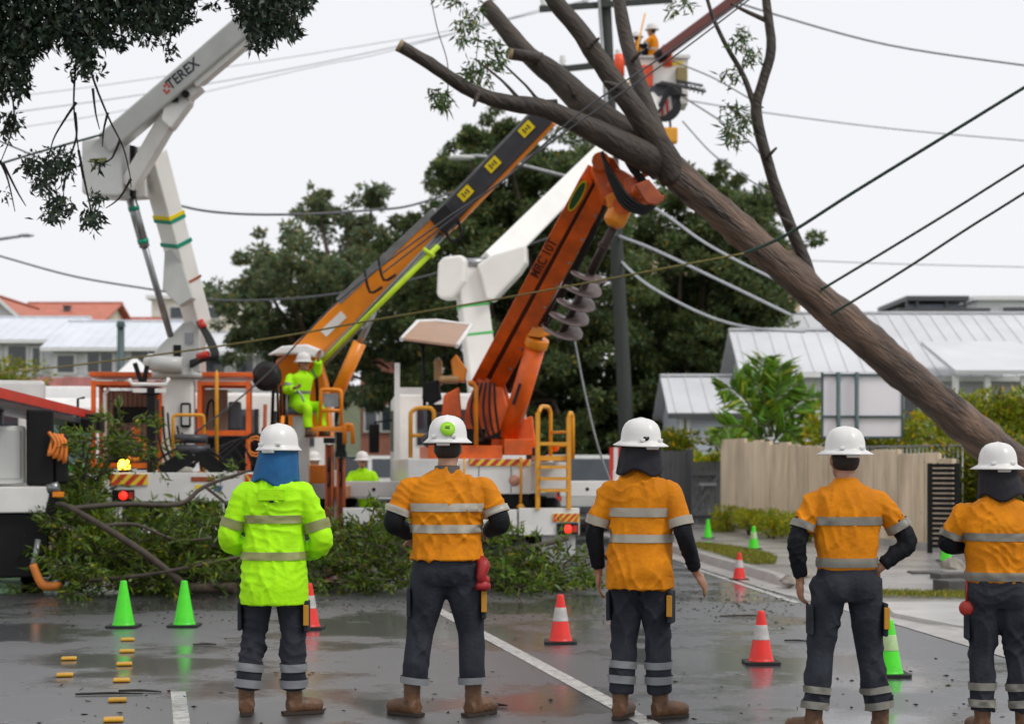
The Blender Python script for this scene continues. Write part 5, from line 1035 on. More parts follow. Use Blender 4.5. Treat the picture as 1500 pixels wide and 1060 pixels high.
# boom
kA, kB = P(712, 566, 26.45), P(878, 262, 22.9); kd = (kB - kA).normalized(); kup = Vector((-.88, 0, .475))
bm = part('boom', ORANGE, c, lambda b: (b.beam(kA + kup * .15, kB + kup * .14, .32, .18, kup), b.beam(kA - kup * .13, kB - kup * .11, .30, .23, kup)), None, .012)
part('boom_groove', mat('dark_boom_groove', (.07, .018, .008), .5), bm, lambda b: b.beam(kA + kup * .025, kB + kup * .03, .22, .10, kup)); part('boom_hose', RUBBER, bm, lambda b: b.tube([kA + kup * .03 + Vector((0, -.13, 0)), kA.lerp(kB, .35) + kup * .04 + Vector((0, -.13, 0)), kA.lerp(kB, .95) + kup * .02 + Vector((0, -.13, 0))], .025, 6))
fz = kd.cross(kup).normalized(); fz = fz if fz.y < 0 else -fz
def on_boom(px, py, off=.163):                     # point of the upper boom face under a pixel
    t = ((px - 712) * 166 + (py - 566) * -304) / (166 ** 2 + 304 ** 2); return kA.lerp(kB, t) + kup * .148 + fz * off
lettering('MRC 10T', .20, on_boom(799, 354), kd, kup, mat('boom_lettering', (.10, .018, .006), .5), bm)
bdg = part('maker_badge', LABEL_Y, bm, lambda b: b.prism([on_boom(842, 268) + kd * (.30 * math.cos(t)) + kup * (.07 * math.sin(t)) for t in [i * PI / 12 for i in range(24)]], fz * .006)); part('badge_print', mat('badge_green', (.02, .09, .03), .5), bdg, lambda b: b.prism([on_boom(842, 268, .170) + kd * (.27 * math.cos(t)) + kup * (.05 * math.sin(t)) for t in [i * PI / 12 for i in range(24)]], fz * .003))
for k in range(9): q = kA.lerp(kB, .06 + k * .105); part('bolt', STEEL, bm, lambda b: b.lathe([(.022, 0), (.022, .015), (.012, .02)], q - kup * .20 + fz * .15, fz, 8))
part('side_hoses', RUBBER, c, lambda b: [b.tube([kA - kup * (.27 + .03 * k) + Vector((0, -.1, 0)), kA.lerp(kB, .4) - kup * (.28 + .04 * k) + Vector((0, -.12, 0)), kA.lerp(kB, .75) - kup * (.26 + .03 * k) + Vector((0, -.15, 0)), kB - kup * .2 + Vector((0, -.25, 0))], .02, 6, 5) for k in range(3)])
# grab at the boom tip
hd = part('boom_head', ORANGE, c, lambda b: (b.prism(pl([(866, 246), (880, 224), (900, 232), (918, 262), (900, 300), (884, 292)], 22.5), (0, .45, 0)), b.beam(P(900, 262, 22.6), P(950, 292, 22.4), .3, .3, (0, 0, 1)), b.prism(pl([(915, 262), (942, 256), (956, 276), (948, 296), (920, 300)], 22.2), (0, .4, 0))), None, .025)
part('pivot_drum', ORANGE, hd, lambda b: (b.tube([P(880, 236, 22.3), P(880, 236, 23.0)], .12, 14), b.tube([P(912, 300, 22.2), P(912, 300, 22.8)], .13, 14), b.ball(P(935, 280, 22.15), .10)))
part('grab_jaw', RUST, hd, lambda b: b.prism(pl([(930, 270), (950, 262), (962, 276), (970, 286), (974, 284), (972, 294), (962, 300), (948, 298)], 21.75), (0, .1, 0)), None, .015); part('grab_jaw', RUST, hd, lambda b: b.prism(pl([(938, 262), (944, 236), (962, 222), (984, 226), (966, 236), (956, 254)], 22.45), (0, .1, 0)), None, .015)
part('grab_hoses', RUBBER, hd, lambda b: [b.tube(pl([(882, 222 + 2 * k), (893 + 3 * k, 262), (912 + 4 * k, 300 - 3 * k), (940 + 3 * k, 312 - 3 * k), (960 + 2 * k, 300 - 4 * k), (958, 288)], 21.95 - .03 * k), .026, 6, 5) for k in range(4)] + [b.tube(pl([(905, 215), (925, 240 + 5 * k), (948, 268 + 4 * k)], 22.0 + .05 * k), .024, 6, 4) for k in range(3)])
part('link_plate', ORANGE, c, lambda b: b.prism(pl([(912, 176), (928, 182), (938, 212), (930, 226), (914, 208)], 22.6), (0, .2, 0)), None, .02)
ad = part('auger_drive', AMBER, c, lambda b: (b.lathe([(.10, -.16), (.15, -.12), (.15, .1), (.08, .16)], P(904, 316, 22.4), Vector((-.45, 0, -.9)), 16), b.prism(pl([(888, 286), (906, 278), (912, 300), (892, 304)], 22.3), (0, .22, 0))), None, .02)
s0, s1, s2 = P(902, 326, 22.5), P(866, 398, 22.9), P(822, 490, 23.3)
au = part('auger_shaft', mat('auger_steel', (.06, .04, .035), .45, metal=.4, var=.3), c, lambda b: (b.tube([s0, s1], .065, 10), b.tube([s1, s2], .05, 10), b.tube([s0.lerp(s1, .45), s0.lerp(s1, .5)], .085, 10), b.tube([s2, s2 + (s2 - s1).normalized() * .12], [.05, .01], 8)))
ax = (s2 - s1).normalized(); ux = ax.cross(Vector((0, 1, 0))).normalized(); uy = ax.cross(ux); tn_, seg = 4.5, 24; vs, fs = [], []
for i in range(int(tn_ * seg) + 1):
    th = 2 * PI * i / seg; q = s1.lerp(s2, i / (tn_ * seg)); rr = .25 + .03 * (i / (tn_ * seg))
    dv = ux * math.cos(th) + uy * math.sin(th); vs += [q + dv * .045, q + dv * rr, q + dv * .045 + ax * .018, q + dv * rr + ax * .018]
for i in range(int(tn_ * seg)):
    k = i * 4; fs += [(k, k + 1, k + 5, k + 4), (k + 2, k + 6, k + 7, k + 3), (k + 1, k + 3, k + 7, k + 5)]
part('auger_flight', mat('auger_flight_steel', (.22, .17, .16), .4, metal=.3, var=.3, scale=5, dirt=.95, dirtcol=(.06, .035, .03)), c, lambda b: b.add(vs, fs, True))
lc = part('lift_cylinder', ORANGE, c, lambda b: b.tube([P(745, 640, 25.7), P(786, 502, 25.2)], .15, 18)); part('piston_rod', STEEL, lc, lambda b: b.tube([P(786, 502, 25.2), P(822, 398, 24.6)], .065, 12))
part('cylinder_head', AMBER, lc, lambda b: (b.tube([P(784, 508, 25.2), P(788, 495, 25.15)], .175, 18), b.prism(pl([(772, 492), (782, 476), (806, 482), (808, 490), (790, 494)], 25.0), (0, .12, 0))), None, .01); part('cylinder_print', DARKTXT, lc, lambda b: b.beam(P(752, 592, 25.38), P(762, 562, 25.27), .01, .045, kup))
# outriggers
for s, y in ((1, 2.2), (-1, 2.2)):
    og = part('outrigger_beam', WHITE, c, lambda b: b.bx(s * 1.252, s * 2.25, y - .13, y + .13, 1.0, 1.25), T3, .012); part('outrigger_leg', WHITE, og, lambda b: b.bx(s * 2.15, s * 2.35, y - .1, y + .1, .06, 1.42) , T3, .01); part('outrigger_foot', BLACK, og, lambda b: b.bx(s * 2.25 - .22, s * 2.25 + .22, y - .22, y + .22, .004, .058), T3); part('pin', BLACK, og, lambda b: b.tube([(s * 1.7, y - .135, 1.12), (s * 1.7, y - .12, 1.12)], .03, 10), T3)
og = part('outrigger_beam', WHITE, c, lambda b: b.bx(-2.2, -1.252, .6, .86, .62, .87), T3, .012); part('pin', BLACK, og, lambda b: b.tube([(-1.7, .59, .75), (-1.7, .605, .75)], .03, 10), T3)

# ------------------------------------------------------------------ 4. white insulated bucket truck behind the borer
T4 = frame(-.55, 32.2, .08)
w = thing('bucket_truck', 'white bucket truck behind the orange borer, its boom reaching up to the pole top', 'truck', (-.55, 32.2, 0))
chassis(w, T4, 8.0, WHITE); part('deck', WHITE, w, lambda b: b.bx(-1.2, 1.2, .1, 5.7, .95, 1.5), T4, .02); part('pedestal', WHITE, w, lambda b: b.bx(-.35, .35, .5, 1.2, 1.5, 2.5), T4, .03)
L0, L1 = P(712, 600, 33.0), P(686, 392, 33.0)
lbw = part('lower_boom', FIBRE, w, lambda b: b.beam(L0, L1, .56, .5, (.2, -1, 0), .54, .5), None, .04)
for t in (.52, .72): band(lbw, L0, L1, t, t + .018, .56, .5, (.2, -1, 0), mat('bright_green_tape', (.08, .5, .12), .45))
part('knuckle', FIBRE, w, lambda b: b.prism(pl([(648, 376), (676, 373), (682, 382), (680, 412), (662, 436), (646, 438), (639, 432), (641, 386)], 32.5), (.1, .5, 0)), None, .05)
part('knuckle_pin', STEEL, w, lambda b: b.tube([P(668, 386, 32.8), P(712, 384, 32.8)], .09, 12))
part('elbow', FIBRE, w, lambda b: b.prism(pl([(698, 388), (722, 372), (770, 358), (771, 384), (760, 400), (722, 440), (712, 438), (706, 412)], 32.6), (.05, .5, 0)), None, .04)
U0, U1 = P(716, 392, 32.9), P(958, 150, 39.5)
ubw = part('upper_boom', FIBRE, w, lambda b: b.beam(U0, U1, .46, .50, (-.68, 0, .73), .40, .40), None, .04)
for t in (.16, .40): part('label', LABEL_Y, ubw, lambda b: b.beam(U0.lerp(U1, t) + Vector((-.02, -.27, 0)), U0.lerp(U1, t + .05) + Vector((-.02, -.27, 0)), .01, .07, (-.68, 0, .73)))
bk = part('bucket', FIBRE, w, lambda b: (b.bx(P(926, 0, 40).x, P(1008, 0, 40).x, 40.0, 40.06, hz(150, 40), hz(84, 40)), b.bx(P(926, 0, 40).x, P(1008, 0, 40).x, 40.74, 40.8, hz(150, 40), hz(84, 40)), b.bx(P(926, 0, 40).x, P(926, 0, 40).x + .06, 40.06, 40.74, hz(150, 40), hz(84, 40)), b.bx(P(1008, 0, 40).x - .06, P(1008, 0, 40).x, 40.06, 40.74, hz(150, 40), hz(84, 40)), b.bx(P(926, 0, 40).x, P(1008, 0, 40).x, 40, 40.8, hz(152, 40), hz(150, 40))), None, .012)
part('bucket_rim', GREYWHITE, bk, lambda b: b.tube([P(924, 84, 39.97), P(1010, 84, 39.97), P(1010, 82.5, 40.83), P(924, 82.5, 40.83), P(924, 84, 39.97)], .04, 8))
ORC = mat('orange_line_cover', (.85, .09, .02), .45, var=.1)
for x_, y_ in ((906, 80), (976, 66)): part('line_cover', ORC, w, lambda b: b.tube([P(x_, y_, 39.8), P(x_ + 1, y_ + 8, 39.8), P(x_ + 2, y_ + 32, 39.8)], [.09, .12, .11], 12))
part('yellow_tag', LABEL_Y, bk, lambda b: b.bx(P(985, 0, 40).x, P(1000, 0, 40).x, 39.985, 39.998, hz(96, 40), hz(90, 40)))
part('bucket_bracket', DGREY, w, lambda b: (b.prism(pl([(952, 128), (970, 118), (990, 122), (996, 150), (985, 172), (955, 174), (948, 150)], 39.4), (0, .5, 0)), b.beam(P(985, 124, 39.5), P(1034, 134, 39.3), .1, .07), b.beam(P(990, 118, 39.6), P(1030, 126, 39.4), .06, .06), b.beam(P(1000, 118, 39.6), P(1012, 132, 39.4), .05, .05)), None, .02)
part('striped_panel', RED, w, lambda b: [b.prism(pl([(950 + 8 * k, 146), (954 + 8 * k, 144), (957 + 8 * k, 168), (953 + 8 * k, 170)], 39.36), (0, .02, 0)) for k in range(4)]); part('panel_white', WTRIM, w, lambda b: b.prism(pl([(948, 146), (982, 138), (986, 168), (951, 172)], 39.385), (0, .01, 0)))
part('cable_loops', RUBBER, w, lambda b: [b.tube(pl([(960 + 3 * k, 124), (985 + 3 * k, 130), (996 - 2 * k, 158), (980 - 4 * k, 176), (955, 172 - 3 * k)], 39.25), .035, 6, 5) for k in range(5)])
part('tool_apron', ORC, bk, lambda b: b.bx(P(940, 0, 40).x, P(956, 0, 40).x, 39.93, 39.995, hz(128, 40), hz(96, 40)), None, .02); part('bucket_step', DGREY, bk, lambda b: b.bx(P(968, 0, 40).x, P(984, 0, 40).x, 39.97, 39.998, hz(140, 40), hz(128, 40)))
part('tool_bag', mat('canvas_bag', (.30, .24, .10), .8), bk, lambda b: b.bx(P(990, 0, 40).x, P(1006, 0, 40).x, 39.86, 39.99, hz(122, 40), hz(100, 40)), None, .03)
part('hot_stick', YELLOW, bk, lambda b: b.tube([P(915, 150, 39.8), P(945, 20, 39.8)], .022, 6)); part('loose_hoses', RUBBER, w, lambda b: [b.tube(pl([(930 + 4 * k, 150), (940 + 3 * k, 168 + 3 * k), (962 + 2 * k, 160), (980, 128 + 4 * k), (1000 + 2 * k, 140)], 39.15), .03, 6, 5) for k in range(4)])
part('insulator_string', STEEL, w, lambda b: [b.lathe([(.03, -.03), (.11, 0), (.03, .03)], P(1012 + 6 * k, 128 + 2 * k, 39.2), (1, 0, -.3), 12) for k in range(4)])
hk = part('load_block', YELLOW, w, lambda b: (b.prism(pl([(971, 186), (993, 186), (993, 209), (971, 209)], 39.2), (0, .25, 0))), None, .04); part('hook', YELLOW, hk, lambda b: b.tube(pl([(981, 209), (982, 220), (988, 226), (984, 232), (978, 228)], 39.3), .035, 7, 4)); part('block_rope', RUBBER, hk, lambda b: b.tube(pl([(981, 172), (982, 187)], 39.3), .03, 6))
part('jib_pole', mat('red_brown_fibreglass', (.17, .035, .025), .4, var=.15), w, lambda b: b.beam(P(966, 82, 39.6), P(1096, -14, 37.5), .18, .20)); part('jib_clamp', BLACK, w, lambda b: b.tube(pl([(962, 86), (978, 74)], 39.55), .15, 10))

# ------------------------------------------------------------------ 5. dark service truck at the left edge
T5 = frame(-6.72, 20.1, .27)
d = thing('service_truck', 'dark service truck with white lockers and a red ladder beside the overhanging tree', 'truck', (-6.72, 20.1, 0))
chassis(d, T5, 8.0, WHITE)
part('locker_body', WHITE, d, lambda b: b.bx(-1.25, .95, .2, 5.6, 1.30, 2.0), T5, .03); part('locker_door', GREYWHITE, d, lambda b: b.bx(-.3, .90, .17, .2, 1.36, 1.95), T5, .02); part('white_sill', WHITE, d, lambda b: b.bx(-1.25, 1.27, 0, .5, .96, 1.27), T5, .015)
part('skirt', BLACK, d, lambda b: (b.bx(-1.24, 1.22, .1, .6, .18, .955), b.bx(-1.24, 1.22, .62, 3.4, .5, .955)), T5, .02); part('sill_bracket', BLACK, d, lambda b: b.prism([(1.15, -.02, .85), (1.38, -.02, .85), (1.40, -.02, 1.18), (1.24, -.02, 1.24)], (0, .12, 0)), T5, .01)
part('rear_post', BLACK, d, lambda b: (b.bx(.96, 1.28, .05, .3, 1.28, 2.2), b.bx(1.28, 1.45, .1, .3, 1.3, 1.9)), T5, .03); part('upper_window', GLASS, d, lambda b: b.bx(-1.2, .7, .3, .32, 2.02, 2.2), T5)
part('tied_ropes', mat('orange_rope', (.75, .22, .03), .6, var=.2), d, lambda b: [b.tube([(1.22 + .05 * k, -.0, 1.92 - .02 * k), (1.30 + .04 * k, -.06, 1.78), (1.22 + .06 * k, -.05, 1.64 - .03 * k), (1.28 + .03 * k, 0, 1.9)], .022, 6, 4) for k in range(4)], T5)
part('tow_hook', mat('orange_hook', (.72, .22, .03), .5, var=.15), d, lambda b: b.tube([P(48, 826, 19.9), P(56, 846, 19.9), P(66, 858, 19.9), P(90, 857, 19.9)], [.045, .05, .055, .045], 8, 3)); part('hook_link', STEEL, d, lambda b: b.tube([P(56, 790, 20.0), P(52, 812, 19.95), P(48, 828, 19.9)], .035, 7)); part('grey_pipe', STEEL, d, lambda b: b.tube([P(70, 716, 20.2), P(86, 712, 20.2)], .06, 10)); part('side_marker', AMBER, d, lambda b: b.bx(P(78, 0, 20.2).x, P(93, 0, 20.2).x, 20.15, 20.25, hz(728, 20.2), hz(720, 20.2)), None, .01)
ld_ = thing('ladder', 'long red ladder lying on the roof rack of the dark service truck', 'ladder', P(60, 600, 22))
A0, A1 = P(-40, 566, 18.4), P(136, 608, 25.6); sd = Vector((.45, .1, 0))
part('stile', RED, ld_, lambda b: b.beam(A0, A1, .05, .12)); part('stile', RED, ld_, lambda b: b.beam(A0 - sd, A1 - sd, .05, .12))
for k in range(24): q = A0.lerp(A1, (k + .5) / 24); part('rung', STEEL, ld_, lambda b: b.tube([q, q - sd], .017, 6))
part('roof_rack', DGREY, d, lambda b: (b.beam(A0 - Vector((.2, 0, .13)), A1 - Vector((.2, 0, .13)), .5, .07), [b.tube([(lambda q: (q.x - .2, q.y, 2.0))(A0.lerp(A1, t)), (lambda q: (q.x - .2, q.y, q.z - .15))(A0.lerp(A1, t))], .04, 6) for t in (.28, .6, .9)])); part('work_lamp', BLACK, d, lambda b: b.box(P(118, 622, 24.5), (.4, .3, .2)), None, .03); part('work_lamp', BLACK, d, lambda b: b.box(P(136, 620, 25), (.3, .3, .28)), None, .03); part('lamp_arm', BLACK, d, lambda b: b.tube(pl([(114, 618), (114, 584), (124, 582)], 24.6), .02, 6))

# ------------------------------------------------------------------ 6. green and white truck facing the camera
gk = thing('delivery_truck', 'white and green truck cab facing the street behind the dark service truck', 'truck', (-9.1, 33, 0))
M6 = frame(-9.1, 33, .1); GRN = mat('bright_green_paint', (.06, .42, .05), .35, var=.1, dirt=.2)
cb = part('cab', WHITE, gk, lambda b: b.prism([(-1.15, 0, .75), (-1.15, 0, 1.5), (-1.15, .18, 2.6), (-1.15, .4, 2.8), (-1.15, 2.0, 2.8), (-1.15, 2.0, .75)], (2.3, 0, 0)), M6, .06); part('windscreen', mat('teal_glass', (.05, .12, .12), .08, var=.3, scale=1, spec=.8), cb, lambda b: b.beam((0, .005, 1.52), (0, .155, 2.5), 2.05, .03, (0, 1, .1)), M6); part('grille', BLACK, cb, lambda b: b.bx(-.9, .9, -.03, 0, .95, 1.3), M6, .02); part('bumper', GRN, gk, lambda b: b.bx(-1.18, 1.18, -.12, .2, .52, .82), M6, .03); part('number_plate', WTRIM, gk, lambda b: b.bx(-.2, .2, -.135, -.12, .58, .7), M6)
for s in (-1, 1): part('headlight', WTRIM, gk, lambda b: b.bx(s * .95 - .17, s * .95 + .17, -.035, .0, .98, 1.2), M6, .03); wheel(gk, M6, s * .95, .9, .45); wheel(gk, M6, s * .95, 4.6, .45); part('mirror', BLACK, cb, lambda b: b.bx(s * 1.3 - .09, s * 1.3 + .09, -.05, .05, 1.7, 2.15), M6, .03); part('wiper', BLACK, cb, lambda b: b.tube([(s * .3, -.03, 1.5), (s * .3 + .45, .03, 1.95)], .012, 5), M6)
part('box_body', WTRIM, gk, lambda b: b.bx(-1.2, 1.2, 2.15, 6.2, .95, 3.1), M6, .03); part('green_stripe', GRN, cb, lambda b: b.bx(-1.17, 1.17, -.012, -.002, 1.36, 1.48), M6); part('chassis', BLACK, gk, lambda b: b.bx(-.4, .4, .3, 6.1, .5, .74), M6)

# ------------------------------------------------------------------ parked utes in the street behind
def ute(label, x, y, yaw, m):
    t = thing('parked_ute', label, 'car', (x, y, 0), 'utes parked down the street'); M = frame(x, y, yaw)
    bd = part('body', m, t, lambda b: b.prism([(-.88, 0, .42), (-.88, 0, 1.0), (-.88, 1.95, 1.02), (-.88, 2.1, 1.05), (-.88, 4.0, 1.0), (-.88, 4.9, .88), (-.88, 4.95, .42)], (1.76, 0, 0)), M, .06)
    part('cabin', m, t, lambda b: b.prism([(-.8, 1.95, 1.0), (-.74, 2.15, 1.68), (-.74, 3.1, 1.70), (-.8, 4.0, 1.0)], (1.54, 0, 0)), M, .05)
    part('rear_window', GLASS, bd, lambda b: b.beam((-.0, 1.97, 1.1), (0, 2.12, 1.6), 1.3, .03, (0, 1, 0)), M); part('side_window', GLASS, bd, lambda b: [b.prism([(s * .80, 2.25, 1.1), (s * .77, 2.35, 1.58), (s * .77, 3.0, 1.58), (s * .80, 3.6, 1.1)], (s * .012, 0, 0)) for s in (-1, 1)], M)
    for s in (-1, 1): part('tail_light', RED, bd, lambda b: b.bx(s * .8 - .06, s * .8 + .06, -.03, .02, .7, .95), M); wheel(t, M, s * .78, 1.1, .36, .22); wheel(t, M, s * .78, 4.1, .36, .22)
    part('bumper', DGREY, t, lambda b: b.bx(-.85, .85, -.12, .05, .42, .58), M, .02)
ute('white ute parked behind the crane truck by the brick building', hx(590, 44), 44, .15, WHITE); ute('silver ute parked on the right past the orange borer', hx(872, 37), 37, .1, GREYWHITE)
ute('dark green ute parked behind the two workers in lime', hx(545, 50), 50, .15, mat('dark_green_car', (.02, .07, .05), .3))
br = thing('barrier_board', 'red and white striped barrier board beside the borer', 'barrier', (hx(905, 32), 32, 0))
for k in range(5): part('stripe', RED if k % 2 == 0 else WTRIM, br, lambda b: b.bx(hx(893 + k * 6, 32), hx(899 + k * 6, 32), 32, 32.04, .35, hz(655, 32)))
part('stand', STEEL, br, lambda b: [b.bx(x - .02, x + .02, 31.8, 32.3, 0, .36) for x in (hx(897, 32), hx(919, 32))])
# ================================================================== PEOPLE
HIVIS_O = mat('hivis_orange_cloth', (0.66, 0.225, 0.004), .75, var=.16, scale=5, bump=.6, bscale=42, bdist=.008, dirt=.75, dirtcol=(.38, .105, .003), spec=.2)
HIVIS_L = mat('hivis_lime_cloth', (0.42, 0.90, 0.008), .7, var=.08, scale=6, bump=.6, bscale=36, bdist=.008, dirt=.4, dirtcol=(.22, .52, .008), spec=.2)
TROUSER = mat('charcoal_work_trousers', (0.026, 0.029, 0.038), .8, var=.35, scale=7, bump=.7, bscale=44, bdist=.008, dirt=.5, dirtcol=(.018, .020, .026), spec=.2)
UNDER = mat('black_undersleeve', (0.008, 0.009, 0.012), .7, var=.25, scale=10, bump=.6, bscale=26, spec=.2)
TAPE = mat('reflective_tape', (0.40, 0.37, 0.31), .4, var=.12, scale=14, spec=.5)
TAPE_D = mat('dull_reflective_tape', (0.20, 0.19, 0.16), .45, var=.15, scale=14)
BOOT = mat('brown_boot_leather', (0.13, 0.062, 0.028), .5, var=.35, scale=14, bump=.4, bscale=40, dirt=.4, dirtcol=(.05, .03, .018))
SOLE = mat('boot_sole', (0.030, 0.019, 0.012), .7, var=.2)
SKIN = mat('skin', (0.36, 0.18, 0.11), .5, var=.12, scale=12)
HAIR = mat('dark_hair', (0.02, 0.014, 0.01), .7, var=.3, scale=30, bump=.5)
HELMET = mat('white_helmet_shell', (0.70, 0.69, 0.67), .3, var=.04, scale=8, dirt=.25, dirtcol=(.45, .43, .4))
BLUECLOTH = mat('blue_neck_cloth', (0.006, 0.10, 0.26), .75, var=.2, scale=9, bump=.3, bscale=20)
NAVY = mat('navy_neck_cloth', (0.007, 0.007, 0.013), .75, var=.2, scale=9, bump=.3, bscale=20)
BROWNS = mat('pocket_trim', (0.50, 0.23, 0.012), .6, var=.1)

def folds(co, amp, s=1.0, seed=0):
    """soft cloth folds: warped diagonal ridges plus broad noise"""
    w = vnoise(co, 6 * s, seed) * 1.6 + vnoise(co, 14 * s, seed + 1) * .5
    def ridge(ph): return (1 - np.abs(np.sin(ph))) ** 1.4 - .36
    r = ridge(co[:, 0] * 34 * s + co[:, 2] * 13 * s + w * 1.5) + ridge(-co[:, 0] * 30 * s + co[:, 2] * 17 * s + co[:, 1] * 12 * s + w * 1.7 + 1.0)
    r2 = ridge(co[:, 2] * 52 * s + co[:, 0] * 14 + w * 2.4)
    m = np.clip(vnoise(co, 5.0 * s, seed + 3) * 1.5 + .35, 0, 1); m2 = np.clip(vnoise(co, 3.5 * s, seed + 8) * 1.6 + .1, 0, 1)
    return amp * (r * m + r2 * m2 * .7 + vnoise(co, 10 * s, seed + 5) * .22)

def interp_rings(R, z):
    for a, b in zip(R, R[1:]):
        lo, hi = (a, b) if a[0] < b[0] else (b, a)
        if lo[0] <= z <= hi[0]:
            t = (z - lo[0]) / (hi[0] - lo[0]); t = t * t * (3 - 2 * t) if False else t
            return [lo[i] + (hi[i] - lo[i]) * t for i in range(5)]
    return list(R[-1])
def dense(R, n=40):
    z0, z1 = R[0][0], R[-1][0]; zs = [z0 + (z1 - z0) * i / n for i in range(n + 1)]
    out = [interp_rings(R, z) for z in zs]
    A = np.array(out)
    for _ in range(2): A[1:-1, 1:] = (A[:-2, 1:] + 2 * A[1:-1, 1:] + A[2:, 1:]) / 4
    return [tuple(r) for r in A]

def hand(mb, wr, d, n, s, curl=.5):
    """wr wrist, d pointing direction, n palm normal, s = +1 / -1 for the side the thumb is on"""
    d = Vector(d).normalized(); n = Vector(n); n = (n - d * n.dot(d)).normalized(); x = d.cross(n) * s
    R = Matrix((x, d, n)).transposed()
    mb.ball(Vector(wr) + d * .05, (.042, .058, .019), 12, 8, R)
    for i, (o, L) in enumerate(((.030, .072), (.010, .080), (-.011, .075), (-.030, .058))):
        p = Vector(wr) + d * .088 + x * o; q = p; pts = [Vector(wr) + d * .06 + x * o, p]; a = .15
        for k, f in enumerate((.42, .32, .26)):
            a += curl * (.75 if k else .5); dd = d * math.cos(a) + n * math.sin(a); q = q + dd * L * f * 1.1; pts.append(q)
        mb.tube(pts, [.0115, .011, .0105, .0095, .0075], 7)
    p = Vector(wr) + d * .03 + x * .034; q = p + (x * .75 + d * .6 + n * .2).normalized() * .04; r = q + (d * .85 + x * .2 + n * .35).normalized() * .035
    mb.tube([p - x * .012, p, q, r], [.015, .0145, .0125, .009], 7)

